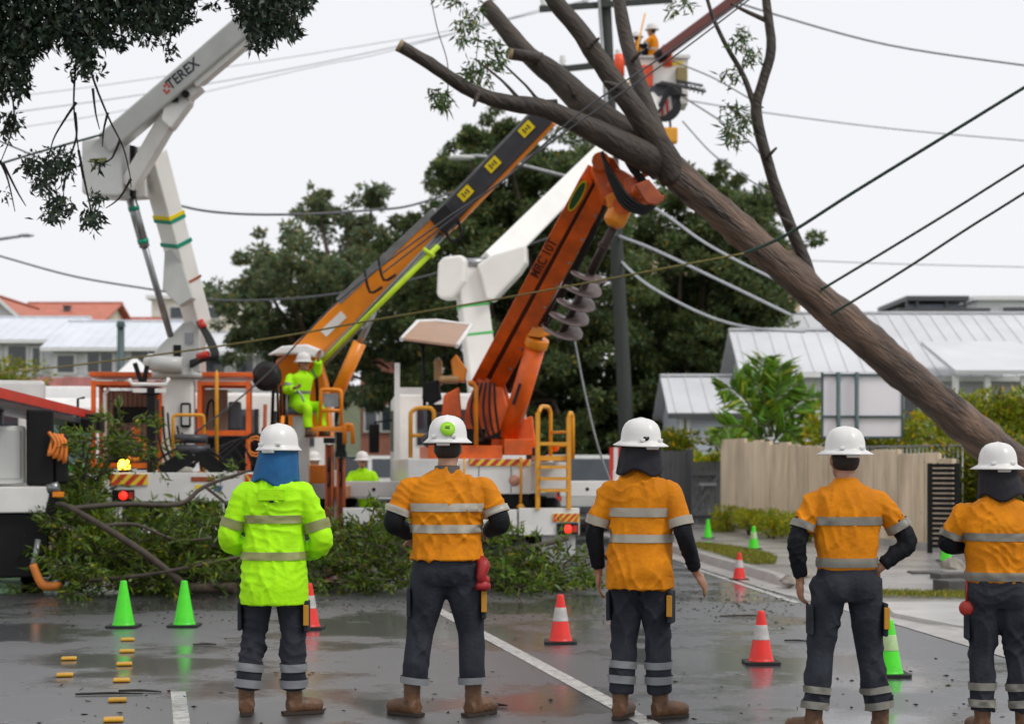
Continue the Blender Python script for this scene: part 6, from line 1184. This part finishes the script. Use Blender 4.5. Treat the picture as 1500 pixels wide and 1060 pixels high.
DEF = dict(shL=(-.195, 0, 1.43), shR=(.195, 0, 1.43), elL=(-.26, -.02, 1.16), elR=(.26, -.02, 1.16), wrL=(-.24, .08, .93), wrR=(.24, .08, .93),
           hipL=(-.092, 0, .90), hipR=(.092, 0, .90), knL=(-.125, .02, .50), knR=(.125, .02, .50), anL=(-.15, -.02, .10), anR=(.15, -.02, .10),
           ftL=.35, ftR=-.35, headyaw=0.0, headtilt=0.0, hdL=(0, .3, -1), hdR=(0, .3, -1))
def person(label, X, Y, H, yaw, top=HIVIS_O, heavy=1.0, hem=.93, pose=None, tapes=((1.13, 1.18), (1.30, 1.35)), sleeve=.78, under=UNDER, legtape=(), flap=None, helmet=True, Z=0.0, pants=TROUSER, sleevetape=True, brim=.045, seat=False, detail=True, seed=0, group='workers watching from the road', chest=1.0, tapem=None, cuff=.12, collar=True, sticker=None, pocket=True, extra=None, tuck=False, armw=1.0, legw=1.0, vox=.009):
    q = dict(DEF); q.update(pose or {}); q = {k: (Vector(v) if isinstance(v, tuple) else v) for k, v in q.items()}
    tapem = tapem or TAPE
    s = H / 1.78; M = Matrix.Translation((X, Y, Z)) @ Matrix.Rotation(yaw, 4, 'Z') @ Matrix.Scale(s, 4)
    root = thing('person', label, 'person', (X, Y, Z), group); off = Matrix.Translation(-Vector((X, Y, Z))) @ M
    def skin(name, mb, vox_, m, sm=6, amp=0, fs=1.0, parent=None):
        me = remesh(mb, vox_, sm)
        if amp: displace(me, lambda co: folds(co, amp, fs, seed))
        me.transform(off); return link_mesh(name, me, m, parent or root)
    def plain(name, mb, m, parent=None, amp=0, fs=1.0, bevel=0):
        me = mb.mesh(name)
        if amp: displace(me, lambda co: folds(co, amp, fs, seed))
        me.transform(off); o = link_mesh(name, me, m, parent or root)
        if bevel: b = o.modifiers.new('bevel', 'BEVEL'); b.width = bevel; b.segments = 2
        return o
    hv = heavy; lean = q.get('lean', 0.0)
    HR = Matrix.Rotation(q['headyaw'], 3, 'Z') @ Matrix.Rotation(q['headtilt'], 3, 'X')
    hb = Vector((q.get('headx', 0), .02 + lean, 1.50)); hc = hb + HR @ Vector((0, .025, .145))
    # ---- body: one continuous skin
    b = MB()
    b.ball(hc, (.078, .098, .118), 16, 12, HR); b.ball(hc + HR @ Vector((0, .045, -.07)), (.056, .058, .058), 12, 8, HR)
    b.tube([hc + HR @ Vector((0, .092, .02)), hc + HR @ Vector((0, .112, -.022)), hc + HR @ Vector((0, .098, -.032))], [.010, .016, .012], 8)
    for sg in (-1, 1): b.ball(hc + HR @ Vector((sg * .080, -.005, -.012)), (.012, .022, .032), 8, 6, HR)
    b.ball(hc + HR @ Vector((0, .098, -.062)), (.024, .012, .009), 8, 5, HR)
    b.tube([hb + Vector((0, -.02, -.09)), hb + Vector((0, -.005, .03)), hc + Vector((0, -.01, -.06))], [.068 * hv ** .5, .058 * hv ** .5, .056], 12)
    b.rings(dense([(.84, .13, .09, 0, 0), (1.0, .13 * hv, .09 * hv, 0, 0), (1.2, .15 * hv, .09 * hv, 0, lean * .4), (1.38, .165 * hv, .09, 0, lean * .8), (1.47, .10, .07, 0, lean), (1.49, .06, .05, 0, lean)], 14), 20)
    for a_ in 'LR':
        sh, el, wr = q['sh' + a_], q['el' + a_], q['wr' + a_]
        b.tube([sh * 1.0 + Vector((0, 0, -.035)), el, wr], [.040, .036, .027], 10); hdv = q['hd' + a_]
        b.tube([wr, wr + Vector(hdv).normalized() * .03], [.027, .026], 10)
        hand(b, wr + Vector(hdv).normalized() * .01, hdv, q.get('pn' + a_, Vector((0, 1, .2))), q.get('th' + a_, 1 if a_ == 'R' else -1), q.get('curl', .5))
        b.tube([q['hip' + a_], q['kn' + a_], q['an' + a_], q['an' + a_] - Vector((0, 0, .05))], [.078, .052, .036, .036], 10)
    body = skin('body', b, .0075, SKIN, 3)
    # ---- trousers
    t = MB()
    if not seat: t.rings(dense([(.80, .14 * hv, .10, 0, 0), (.86, .178 * hv, .125 * hv, 0, -.005), (.94, .182 * hv, .13 * hv, 0, 0), (1.03, .168 * hv, .115 * hv, 0, 0)], 10), 26, 2.3)
    else: t.rings(dense([(.82, .15, .11, 0, .02), (.9, .18, .13, 0, 0), (1.02, .168, .12, 0, 0)], 8), 24)
    for a_ in 'LR':
        hp, kn, an = q['hip' + a_], q['kn' + a_], q['an' + a_]; sg = -1 if a_ == 'L' else 1
        calf = kn.lerp(an, .45) + Vector((0, -.014, 0)); hm = kn.lerp(an, 1 - cuff / .40 * .5)
        t.tube([hp + Vector((0, -.012, .03)), hp.lerp(kn, .45), kn, calf, hm], [.112 * hv ** .6 * legw, .100 * hv ** .6 * legw, .081 * legw, .080 * legw, .079 * legw], 18, 5)
        if not seat and hem > .85: t.ball((sg * .082 * hv ** .5, -.055, .885), (.10, .095, .115), 12, 8)
    tro = skin('trousers', t, vox, pants, 5, .014 if detail else 0, .85)
    for (u0, u1) in legtape:
        for a_ in 'LR':
            kn, an = q['kn' + a_], q['an' + a_]; calf = kn.lerp(an, .45) + Vector((0, -.014, 0))
            r_ = MB(); p0, p1 = kn.lerp(an, u0), kn.lerp(an, u1); o_ = Vector((0, -.012, 0)); r_.tube([p0 + o_, p0.lerp(p1, .5) + o_, p1 + o_], .0885 * legw, 26, 3, caps=False)
            plain('reflective_band', r_, TAPE_D if tapem is TAPE_D else mat('trouser_tape', (.19, .20, .21), .45, var=.15), tro, .014, .85)
    if pocket:
        pf = .72 if hem < .75 else .52; kn, hp = q['knR'], q['hipR']; c = hp.lerp(kn, pf); pk = MB(); pk.box(c + Vector((.098 * hv ** .5, -.02, 0)), (.028, .13, .20)); po = plain('cargo_pocket', pk, pants, tro, 0, 1, .01)
        tr_ = MB(); tr_.box(c + Vector((.100 * hv ** .5, -.09, .01)), (.034, .012, .13)); plain('pocket_trim', tr_, BROWNS, po, 0, 1, .004)
        kn, hp = q['knL'], q['hipL']; c = hp.lerp(kn, pf); pk = MB(); pk.box(c + Vector((-.096 * hv ** .5, -.02, 0)), (.024, .12, .18)); plain('cargo_pocket', pk, pants, tro, 0, 1, .01)
    # ---- boots
    for a_ in 'LR':
        an = q['an' + a_]; f = q['ft' + a_]; fd = Vector((-math.sin(f), math.cos(f), 0)); o = Vector((an.x, an.y, 0)); zz = an.z - .10
        bt = MB(); bt.tube([o + Vector((0, 0, zz + .24)), o + Vector((0, 0, zz + .13)), o + fd * .005 + Vector((0, 0, zz + .06))], [.056, .052, .050], 14)
        bt.tube([o - fd * .045 + Vector((0, 0, zz + .052)), o + fd * .05 + Vector((0, 0, zz + .06)), o + fd * .13 + Vector((0, 0, zz + .052)), o + fd * .185 + Vector((0, 0, zz + .046))], [.048, .052, .050, .040], 14, 4)
        for k in (.245, .225): bt.tube([o + Vector((0, 0, zz + k)), o + Vector((0, 0, zz + k - .012))], .060, 14)
        bo = skin('boot', bt, .009, BOOT, 3, .003, 3.0)
        sl_ = MB(); RB = Matrix.Rotation(f, 3, 'Z'); pts = [RB @ Vector((x * .040, y, 0)) for x, y in ((-.8, -.076), (.8, -.076), (1.0, -.04), (1.0, .02), (1.1, .12), (.8, .18), (0, .206), (-.8, .18), (-1.1, .12), (-1.0, .02), (-1.0, -.04))]
        sl_.prism([o + p + Vector((0, 0, zz + .003)) for p in pts], (0, 0, .020)); plain('sole', sl_, SOLE, bo)
    # ---- shirt or jacket
    cw = chest
    R = [(hem, .198 * hv, .150 * hv, 0, -.004), (1.05, .178 * hv, .128 * hv, 0, lean * .2), (1.20, .186 * hv * cw, .128 * hv, 0, lean * .5), (1.33, .206 * hv * cw, .124 * hv, 0, lean * .8), (1.40, .212 * cw * hv ** .8, .112, 0, lean), (1.445, .190 * cw * hv ** .6, .096, 0, lean), (1.48, .128 * cw, .082, 0, lean), (1.51, .078, .068, 0, lean + .01), (1.53, .064, .060, 0, lean + .012)]
    if hem < .85: R = [(hem, .222 * hv, .172 * hv, 0, -.012), (hem + .12, .220 * hv, .176 * hv, 0, -.012)] + [(1.05, .206 * hv, .148 * hv, 0, 0)] + R[2:]
    if tuck: R[0] = (hem, .176 * hv, .124 * hv, 0, 0); R.insert(1, (hem + .06, .188 * hv, .137 * hv, 0, 0))
    RD = dense(R, 44); g = MB(); g.rings(RD, 34, 2.35)
    aw = armw
    for a_ in 'LR':
        sh, el, wr = q['sh' + a_], q['el' + a_], q['wr' + a_]; sg = -1 if a_ == 'L' else 1
        if sleeve <= 1: e_ = sh.lerp(el, sleeve); pts = [sh - Vector((sg * .07, 0, .035)), sh - Vector((sg * .008, 0, .028)), sh.lerp(e_, .5) - Vector((0, 0, .01)), e_]; rad = [.058 * aw, .071 * aw, .074 * aw, .078 * aw]
        else: e_ = el.lerp(wr, sleeve - 1); pts = [sh - Vector((sg * .07, 0, .035)), sh - Vector((sg * .008, 0, .026)), sh.lerp(el, .6), el, e_]; rad = [.060 * aw, .075 * aw, .080 * aw, .080 * aw, .070 * aw]
        g.tube(pts, rad, 18, 5)
    shirt = skin('jacket' if top is HIVIS_L else 'shirt', g, vox, top, 6, .0135 if detail else .003, .95)
    for (z0, z1) in tapes:
        z0, z1 = z0, z1; tp = MB(); n = 4; vs, fs, ns = [], [], 56
        for i in range(n + 1):
            r = interp_rings(RD, z0 + (z1 - z0) * i / n)
            for j in range(ns):
                a = 2 * PI * j / ns; c, s_ = math.cos(a), math.sin(a)
                vs.append((r[3] + (r[1] + .006) * math.copysign(abs(c) ** (2 / 2.35), c), r[4] + (r[2] + .006) * math.copysign(abs(s_) ** (2 / 2.35), s_), r[0]))
        for i in range(n):
            for j in range(ns): fs.append((i * ns + j, i * ns + (j + 1) % ns, (i + 1) * ns + (j + 1) % ns, (i + 1) * ns + j))
        tp.add(vs, fs, True); plain('reflective_band', tp, tapem, shirt, .0135 if detail else .003, .95)
    for a_ in 'LR':
        sh, el, wr = q['sh' + a_], q['el' + a_], q['wr' + a_]
        if sleevetape:
            if sleeve <= 1: e_ = sh.lerp(el, sleeve); p0, p1, rr = sh.lerp(e_, .78), sh.lerp(e_, .985), (.0825 * aw + .004)
            else: p0, p1, rr = sh.lerp(el, .60), sh.lerp(el, .78), (.0875 * aw + .004)
            st = MB(); st.tube([p0, p0.lerp(p1, .5), p1], rr, 22, 2, caps=False); plain('reflective_band', st, tapem, shirt, .0135 if detail else .003, .95)
        if under and sleeve <= 1:
            us_ = MB(); us_.tube([sh.lerp(el, max(.3, sleeve - .25)), el, el.lerp(wr, .5), el.lerp(wr, .93)], [.066 * aw, .066 * aw, .058 * aw, .046 * aw], 16, 6); skin('undersleeve', us_, .009, under, 4, .006, 1.6)
    if collar:
        cl = MB(); cl.tube([hb + Vector((0, -.008, -.035)), hb + Vector((0, -.003, .03))], [.080 * hv ** .4, .072 * hv ** .4], 20, 2, caps=False); plain('collar', cl, top if collar is True else collar, shirt)
    # ---- head gear
    if helmet:
        hm_ = MB(); c = hc + HR @ Vector((0, -.012, .052)); Z_ = HR @ Vector((0, 0, 1))
        br_ = brim; prof = [(1.0 + br_ / .125, -.026), (1.0 + br_ / .125 + .02, -.022), (1.0 + br_ * .5 / .125, -.008), (1.02, .004), (1.0, .012), (.985, .045), (.92, .080), (.80, .108), (.62, .128), (.38, .140), (.15, .145), (.0, .146)]
        vs, fs, ns = [], [], 40
        for r, z in prof:
            for j in range(ns):
                a = 2 * PI * j / ns; k = 1.0 + (.012 * (1 if abs(math.cos(a)) < .15 else 0) if z > .01 else 0); rx, ry = r * .118 * k, r * .140 * k
                if z < 0: rx, ry = .118 + (r - 1) * .125, .140 + (r - 1) * .125
                vs.append(c + HR @ Vector((math.cos(a) * rx, math.sin(a) * ry, z + (.004 if k > 1 else 0))))
        for i in range(len(prof) - 1):
            for j in range(ns): fs.append((i * ns + j, i * ns + (j + 1) % ns, (i + 1) * ns + (j + 1) % ns, (i + 1) * ns + j))
        fs.append(tuple(range(ns))[::-1]); hm_.add(vs, fs, True); he = plain('helmet', hm_, HELMET)
        rg = MB()
        for dx in (-.032, 0, .032): rg.tube([c + HR @ Vector((dx, -.128 + abs(dx) * .4, .055)), c + HR @ Vector((dx, -.08, .118 - abs(dx) * .2)), c + HR @ Vector((dx, 0, .143 - abs(dx) * .35)), c + HR @ Vector((dx, .08, .118 - abs(dx) * .2))], [.004, .007, .007, .004], 6, 4)
        plain('helmet_ridge', rg, HELMET, he)
        kb_ = MB(); [kb_.box(c + HR @ Vector((sg * .062, -.128, .014)), (.03, .018, .018), HR) for sg in (-1, 1)]; kb_.tube([c + HR @ Vector((-.04, -.145, -.03)), c + HR @ Vector((.04, -.145, -.03))], .014, 8); plain('helmet_fitting', kb_, HELMET, he, bevel=.004)
        if sticker:
            a = sticker[0]; d_ = Vector((math.cos(a) * .118, math.sin(a) * .140, 0)); n_ = Vector((math.cos(a) / .118, math.sin(a) / .140, 4.0)).normalized(); sc_ = c + HR @ (d_ * .985 + Vector((0, 0, sticker[1]))); n_ = HR @ n_
            sk = MB(); sk.lathe([(sticker[2], -.012), (sticker[2], .002)], sc_, n_, 22); so = plain('sticker', sk, sticker[3], he)
            s2 = MB(); ux_ = n_.orthogonal().normalized(); uy_ = n_.cross(ux_)
            for k in (-1, 0, 1): s2.box(sc_ + n_ * .003 + Vector((0, 0, k * .24 * sticker[2])), (.65 * sticker[2], .006, .11 * sticker[2]))
            plain('sticker_print', s2, sticker[4], so)
        if not flap:
            hh = MB(); hh.ball(hc + HR @ Vector((0, -.020, -.005)), (.084, .090, .085), 16, 10, HR); plain('hair', hh, HAIR)
    if flap:
        fm, fl, fx = flap; f_ = MB(); vs, fs, ns = [], [], 40; nz_ = 12
        for i in range(nz_ + 1):
            t_ = i / nz_
            for j in range(ns + 1):
                a = PI * (.86 + 1.28 * j / ns); w_ = 1 + .34 * t_ * fl + .05 * t_ * math.sin(j * 1.3) + .03 * t_ * math.sin(j * .5 + 1)
                vs.append(hc + HR @ Vector((math.cos(a) * .112 * w_ + fx * t_, math.sin(a) * .128 * (1 + .10 * t_) - .01, .045 - .215 * t_ * fl ** .5 * (1 + .12 * math.sin(j * .37 + fl * 9) - .10 * fx * 20 * (j / ns - .5)))))
        for i in range(nz_):
            for j in range(ns): k = i * (ns + 1) + j; fs.append((k, k + 1, k + ns + 2, k + ns + 1))
        f_.add(vs, fs, True); o = plain('neck_flap', f_, fm, None, .004, 2.0); so_ = o.modifiers.new('solid', 'SOLIDIFY'); so_.thickness = .004
    if q['headyaw'] > 2 or q.get('face'):
        ey = MB(); [ey.ball(hc + HR @ Vector((sg * .032, .086, .012)), (.014, .012, .008), 8, 6, HR) for sg in (-1, 1)]; plain('eyes', ey, mat('eye', (.03, .02, .02), .2))
    if extra: extra(plain, q, tro, shirt)
    return root

def wx(px, D): return (px - CX) / FPX * D
# lime jacket man with blue neck cloth
def jk(plain, q, tro, shirt):
    m = MB(); m.box((0, -.122, 1.395), (.17, .012, .075)); plain('back_vent', m, HIVIS_L, shirt, 0, 1, .004); m2 = MB(); m2.ball((0, -.135, 1.352), (.016, .008, .009), 8, 6); plain('hang_loop', m2, NAVY, shirt)
person('person in long lime jacket with blue cloth under a white helmet', wx(402, 10.7), 10.7, 1.76, 0, HIVIS_L, .97, .70, dict(elL=(-.285, .0, 1.11), elR=(.30, .0, 1.09), wrL=(-.17, .22, 1.02), wrR=(.16, .22, 1.0), hdL=(.5, .8, 0), hdR=(-.5, .8, 0), knL=(-.13, .02, .52), knR=(.12, .0, .52), anL=(-.175, -.02, .10), anR=(.125, 0, .10), ftL=.1, ftR=-1.1, headyaw=-.35, headx=.02), ((.985, 1.035), (1.215, 1.265)), 1.75, legtape=((.46, .58), (.70, .82)), flap=(BLUECLOTH, 1.15, -.035), tapem=mat('jacket_tape', (.25, .26, .09), .45, var=.12), seed=1, brim=.022, extra=jk, pocket=True, armw=.93)
# broad man with the green sticker
def ring(plain, q, tro, shirt):
    m = MB(); m.tube([(.195, -.06, .96), (.225, -.09, .93), (.21, -.11, .86), (.235, -.08, .83)], [.032, .042, .03, .038], 10, 4); m.lathe([(.045, 0), (.05, .03), (.03, .06)], (.22, -.09, .78)); plain('red_glove_clip', m, mat('red_glove', (.33, .012, .015), .5, var=.25, scale=12), tro, .006, 2)
person('broad person in orange shirt, green round sticker on the white helmet', wx(655, 10.64), 10.64, 1.81, 0, HIVIS_O, 1.16, .955, dict(shL=(-.235, 0, 1.425), shR=(.235, 0, 1.425), elL=(-.325, -.03, 1.185), elR=(.325, -.03, 1.185), wrL=(-.24, .20, 1.10), wrR=(.25, .20, 1.12), hdL=(.3, .5, -.6), hdR=(-.6, .7, 0), knL=(-.165, .02, .51), knR=(.145, .02, .51), anL=(-.215, 0, .10), anR=(.16, 0, .10), ftL=.9, ftR=-.75, headyaw=-.15), ((1.125, 1.175), (1.255, 1.305)), .80, legtape=((.66, .76),), seed=2, brim=.03, collar=mat('grey_collar', (.08, .07, .06), .7), sticker=(-1.35, .062, .046, mat('green_sticker', (.30, .62, .02), .4, var=.1), mat('sticker_ink', (.03, .10, .01), .5)), extra=ring, chest=1.02, armw=.98, cuff=.22, legw=1.02)
# person with arms hanging, half turned
person('person in orange shirt with arms hanging and black flap under the helmet', wx(938, 10.5), 10.5, 1.79, -.30, HIVIS_O, .94, .80, dict(elL=(-.285, -.02, 1.14), elR=(.275, -.03, 1.14), wrL=(-.275, .05, .90), wrR=(.325, .10, .90), hdL=(-.05, .12, -1), hdR=(.45, .35, -.8), pnL=Vector((1, .2, 0)), pnR=Vector((-.6, .3, -.5)), knL=(-.10, .02, .50), knR=(.10, .05, .50), anL=(-.12, -.02, .10), anR=(.11, .06, .10), ftL=-.1, ftR=-.85, headyaw=.75, curl=.35, headtilt=.05), ((1.085, 1.135), (1.24, 1.295)), .86, legtape=((.36, .47), (.58, .70)), flap=(NAVY, .7, 0.0), seed=3, brim=.045, sticker=(-1.9, .03, .018, BLACK, STEEL), tapem=mat('worn_tape', (.34, .31, .25), .45, var=.15), armw=.88, chest=1.03)
# hand on hip
person('person in orange shirt with one hand on the hip and feet apart', wx(1240, 9.9), 9.9, 1.73, 0.05, HIVIS_O, .99, .985, dict(elL=(-.305, -.03, 1.155), elR=(.365, -.02, 1.15), wrL=(-.275, .03, .93), wrR=(.20, -.02, 1.0), hdL=(.05, .15, -1), hdR=(-.6, .3, -.5), pnL=Vector((1, .2, 0)), pnR=Vector((-.3, .9, 0)), hipL=(-.10, 0, .90), hipR=(.10, 0, .90), knL=(-.155, .02, .50), knR=(.145, .02, .50), anL=(-.20, -.02, .10), anR=(.205, 0, .10), ftL=.75, ftR=-.2, headyaw=0.1), ((1.005, 1.06), (1.255, 1.305)), .74, legtape=((.52, .62), (.74, .85)), seed=4, tapem=TAPE_D, brim=.048, tuck=True, armw=.90, chest=1.05)
def clip(plain, q, tro, shirt):
    m = MB(); m.lathe([(.045, -.02), (.05, 0), (.03, .02)], (-.205, -.05, .80), (-.5, -1, 0)); m.tube([(-.20, -.04, .98), (-.205, -.05, .84)], .008, 5); plain('red_tape_reel', m, mat('red_reel', (.4, .03, .02), .45, var=.2), tro)
person('person in orange shirt with arms folded and a red reel on the belt', wx(1463, 9.9), 9.9, 1.64, -.12, HIVIS_O, 1.14, .955, dict(shL=(-.22, 0, 1.425), shR=(.22, 0, 1.425), elL=(-.305, .04, 1.20), elR=(.305, .04, 1.20), wrL=(-.05, .26, 1.18), wrR=(.06, .25, 1.16), hdL=(1, .1, 0), hdR=(-1, .1, 0), knL=(-.10, .02, .50), knR=(.12, .02, .50), anL=(-.10, 0, .10), anR=(.15, 0, .10), ftL=.3, ftR=-.4, headyaw=.12), ((.975, 1.03), (1.225, 1.275)), .82, legtape=((.42, .54), (.68, .80)), flap=(NAVY, .85, .03), seed=5, tapem=TAPE_D, brim=.048, extra=clip, tuck=True, armw=.98)
# crane operator, seated, turned towards the camera
opx = P(438, 600, 27.35)
person('seated crane operator in lime clothes reaching up to the canopy', opx.x, opx.y, 1.66, PI + .75, HIVIS_L, 1.0, .90, dict(elL=(-.30, .12, 1.52), wrL=(-.22, .26, 1.74), hdL=(.1, .3, 1), elR=(.30, .08, 1.18), wrR=(.30, .30, 1.22), hdR=(0, 1, .1), hipL=(-.09, .04, .90), hipR=(.09, .04, .90), knL=(-.14, .44, .90), knR=(.14, .44, .88), anL=(-.14, .48, .50), anR=(.14, .46, .48), ftL=.0, ftR=0, face=1, lean=.10), ((1.13, 1.18),), 1.8, flap=None, Z=opx.z - .86 * 1.66 / 1.78, pants=HIVIS_L, seat=True, detail=False, pocket=False, group='workers among the trucks', tapem=TAPE_D, vox=.012)
for px, D, lb, yw in ((531, 30.2, 'person in lime jacket facing the street behind the white outrigger beam', PI), (462, 30.8, 'person in lime jacket half hidden behind the rust red stabiliser legs', PI - .5), (349, 30.5, 'person in lime jacket almost hidden behind the lift truck stakes', PI + .3)):
    person(lb, wx(px, D), D, 1.68, yw, HIVIS_L, 1.08, .78, dict(elL=(-.28, .05, 1.15), elR=(.28, .05, 1.15), wrL=(-.15, .24, 1.1), wrR=(.15, .24, 1.1), hdL=(1, .3, 0), hdR=(-1, .3, 0), face=1), (), 1.8, detail=False, pocket=False, group='workers among the trucks', sleevetape=False, vox=.014)
bz = hz(150, 40) + .02 + .22
person('worker in orange shirt standing in the raised bucket', wx(957, 40.4), 40.4, 1.66, 1.2, HIVIS_O, 1.0, .90, dict(elL=(-.25, .16, 1.22), elR=(.25, .16, 1.22), wrL=(-.14, .42, 1.28), wrR=(.14, .42, 1.28), hdL=(0, 1, 0), hdR=(0, 1, 0), face=1), ((1.13, 1.18),), .8, detail=False, pocket=False, group='workers in the bucket', Z=bz, vox=.015)
person('second worker in the raised bucket, mostly behind the limb', wx(932, 40.5), 40.5, 1.5, -1.2, HIVIS_O, 1.0, .90, dict(wrL=(-.16, .38, 1.2), wrR=(.16, .38, 1.2), elL=(-.25, .12, 1.18), elR=(.25, .12, 1.18), hdL=(0, 1, 0), hdR=(0, 1, 0)), ((1.13, 1.18),), .8, detail=False, pocket=False, group='workers in the bucket', Z=bz, vox=.015)

# ================================================================== CONES AND ROAD MARKERS
CONE_R = mat('red_cone_plastic', (0.78, 0.022, 0.012), .4, var=.08, scale=6, dirt=.7, dirtcol=(.30, .02, .012)); CONE_G = mat('green_cone_plastic', (0.07, 0.76, 0.012), .4, var=.08, scale=6, dirt=.7, dirtcol=(.03, .33, .02)); COLLAR = mat('cone_collar', (.52, .50, .48), .4, var=.2, scale=16, dirt=.7, dirtcol=(.25, .22, .2)); COLLAR_G = mat('cone_collar_green', (.45, .62, .30), .35, var=.1, scale=20)
def cone(px, py, hpx, m, label, band_, z=0.0):
    D = (CAMH - z) * FPX / (py - HOR); p = P(px, py, D); h = hpx / FPX * D; k = h / .45
    t = thing('traffic_cone', label, 'cone', p, 'traffic cones on the street'); Mc = Matrix.Translation(p) @ Matrix.Scale(k, 4)
    prof = [(.115, .022), (.108, .030), (.100, .05), (.034, .42), (.030, .444), (.026, .45), (.0, .45)]
    part('body', m, t, lambda b: b.lathe(prof, n=28), Mc); bs = part('base', RUBBER, t, lambda b: b.prism([(x, y, .002) for x, y in ((-.15, -.13), (-.13, -.15), (.13, -.15), (.15, -.13), (.15, .13), (.13, .15), (-.13, .15), (-.15, .13))], (0, 0, .022)), Mc)
    if band_: part('reflective_collar', band_, t, lambda b: b.lathe([(.0735, .205), (.0740, .21), (.0525, .325), (.052, .33)], n=28), Mc)
cone(181, 918, 68, CONE_G, 'plain green cone in front of the dark service truck', None); cone(270, 917, 67, CONE_G, 'plain green cone beside the cut log', None)
cone(453, 920, 66, CONE_R, 'red cone half hidden by the lime jacket person', COLLAR); cone(821, 941, 71, CONE_R, 'red cone with pale collar in front of the orange borer', COLLAR); cone(1115, 971, 77, CONE_R, 'red cone with pale collar on the open road between two workers', COLLAR); cone(1303, 989, 82, CONE_G, 'green cone with pale collar behind the person with hand on hip', COLLAR_G)
cone(1083, 849, 40, CONE_R, 'small red cone at the kerb near the grass verge', COLLAR); cone(1104, 804, 34, CONE_G, 'green cone with pale collar on the footpath by the hedge', COLLAR_G, .15); cone(1037, 788, 28, CONE_G, 'plain green cone on the footpath by the double gate', None, .15); cone(1386, 822, 38, CONE_G, 'green cone standing at the slatted gate', None, .15)
RPM = mat('yellow_marker', (.66, .34, .015), .35, var=.2, scale=20, dirt=.7, dirtcol=(.3, .16, .02))
for px, py in ((187, 938), (186, 955), (182, 974), (178, 998), (172, 1027), (166, 1056), (101, 966), (95, 990)):
    p = G(px, py); o = MB().beam(p + Vector((0, 0, .014)) - DIRV * .05, p + Vector((0, 0, .014)) + DIRV * .05, .12, .022).build('road_marker', RPM, None, .008, origin=p); tag(o, 'small yellow raised marker stuck on the wet road', 'road marker', 'yellow road markers')
# twigs on the road
for px, py, L, an in ((160, 1018, .45, .1), (205, 1014, .30, -.1), (300, 945, .2, .3), (1090, 903, .5, .15), (1170, 940, .25, -.3), (730, 1035, .12, 0)):
    p = G(px, py); d_ = Vector((math.cos(an), math.sin(an), 0)) * L / 2; mb = MB(); mb.tube([p - d_ + Vector((0, 0, .012)), p + Vector((0, .02, .014)), p + d_ + Vector((0, 0, .010))], [.008, .01, .005], 6, 3); o = mb.build('fallen_twig', DARKTWIG, None, origin=p); tag(o, 'short dark twig lying on the wet road', 'twig', 'twigs on the wet road')
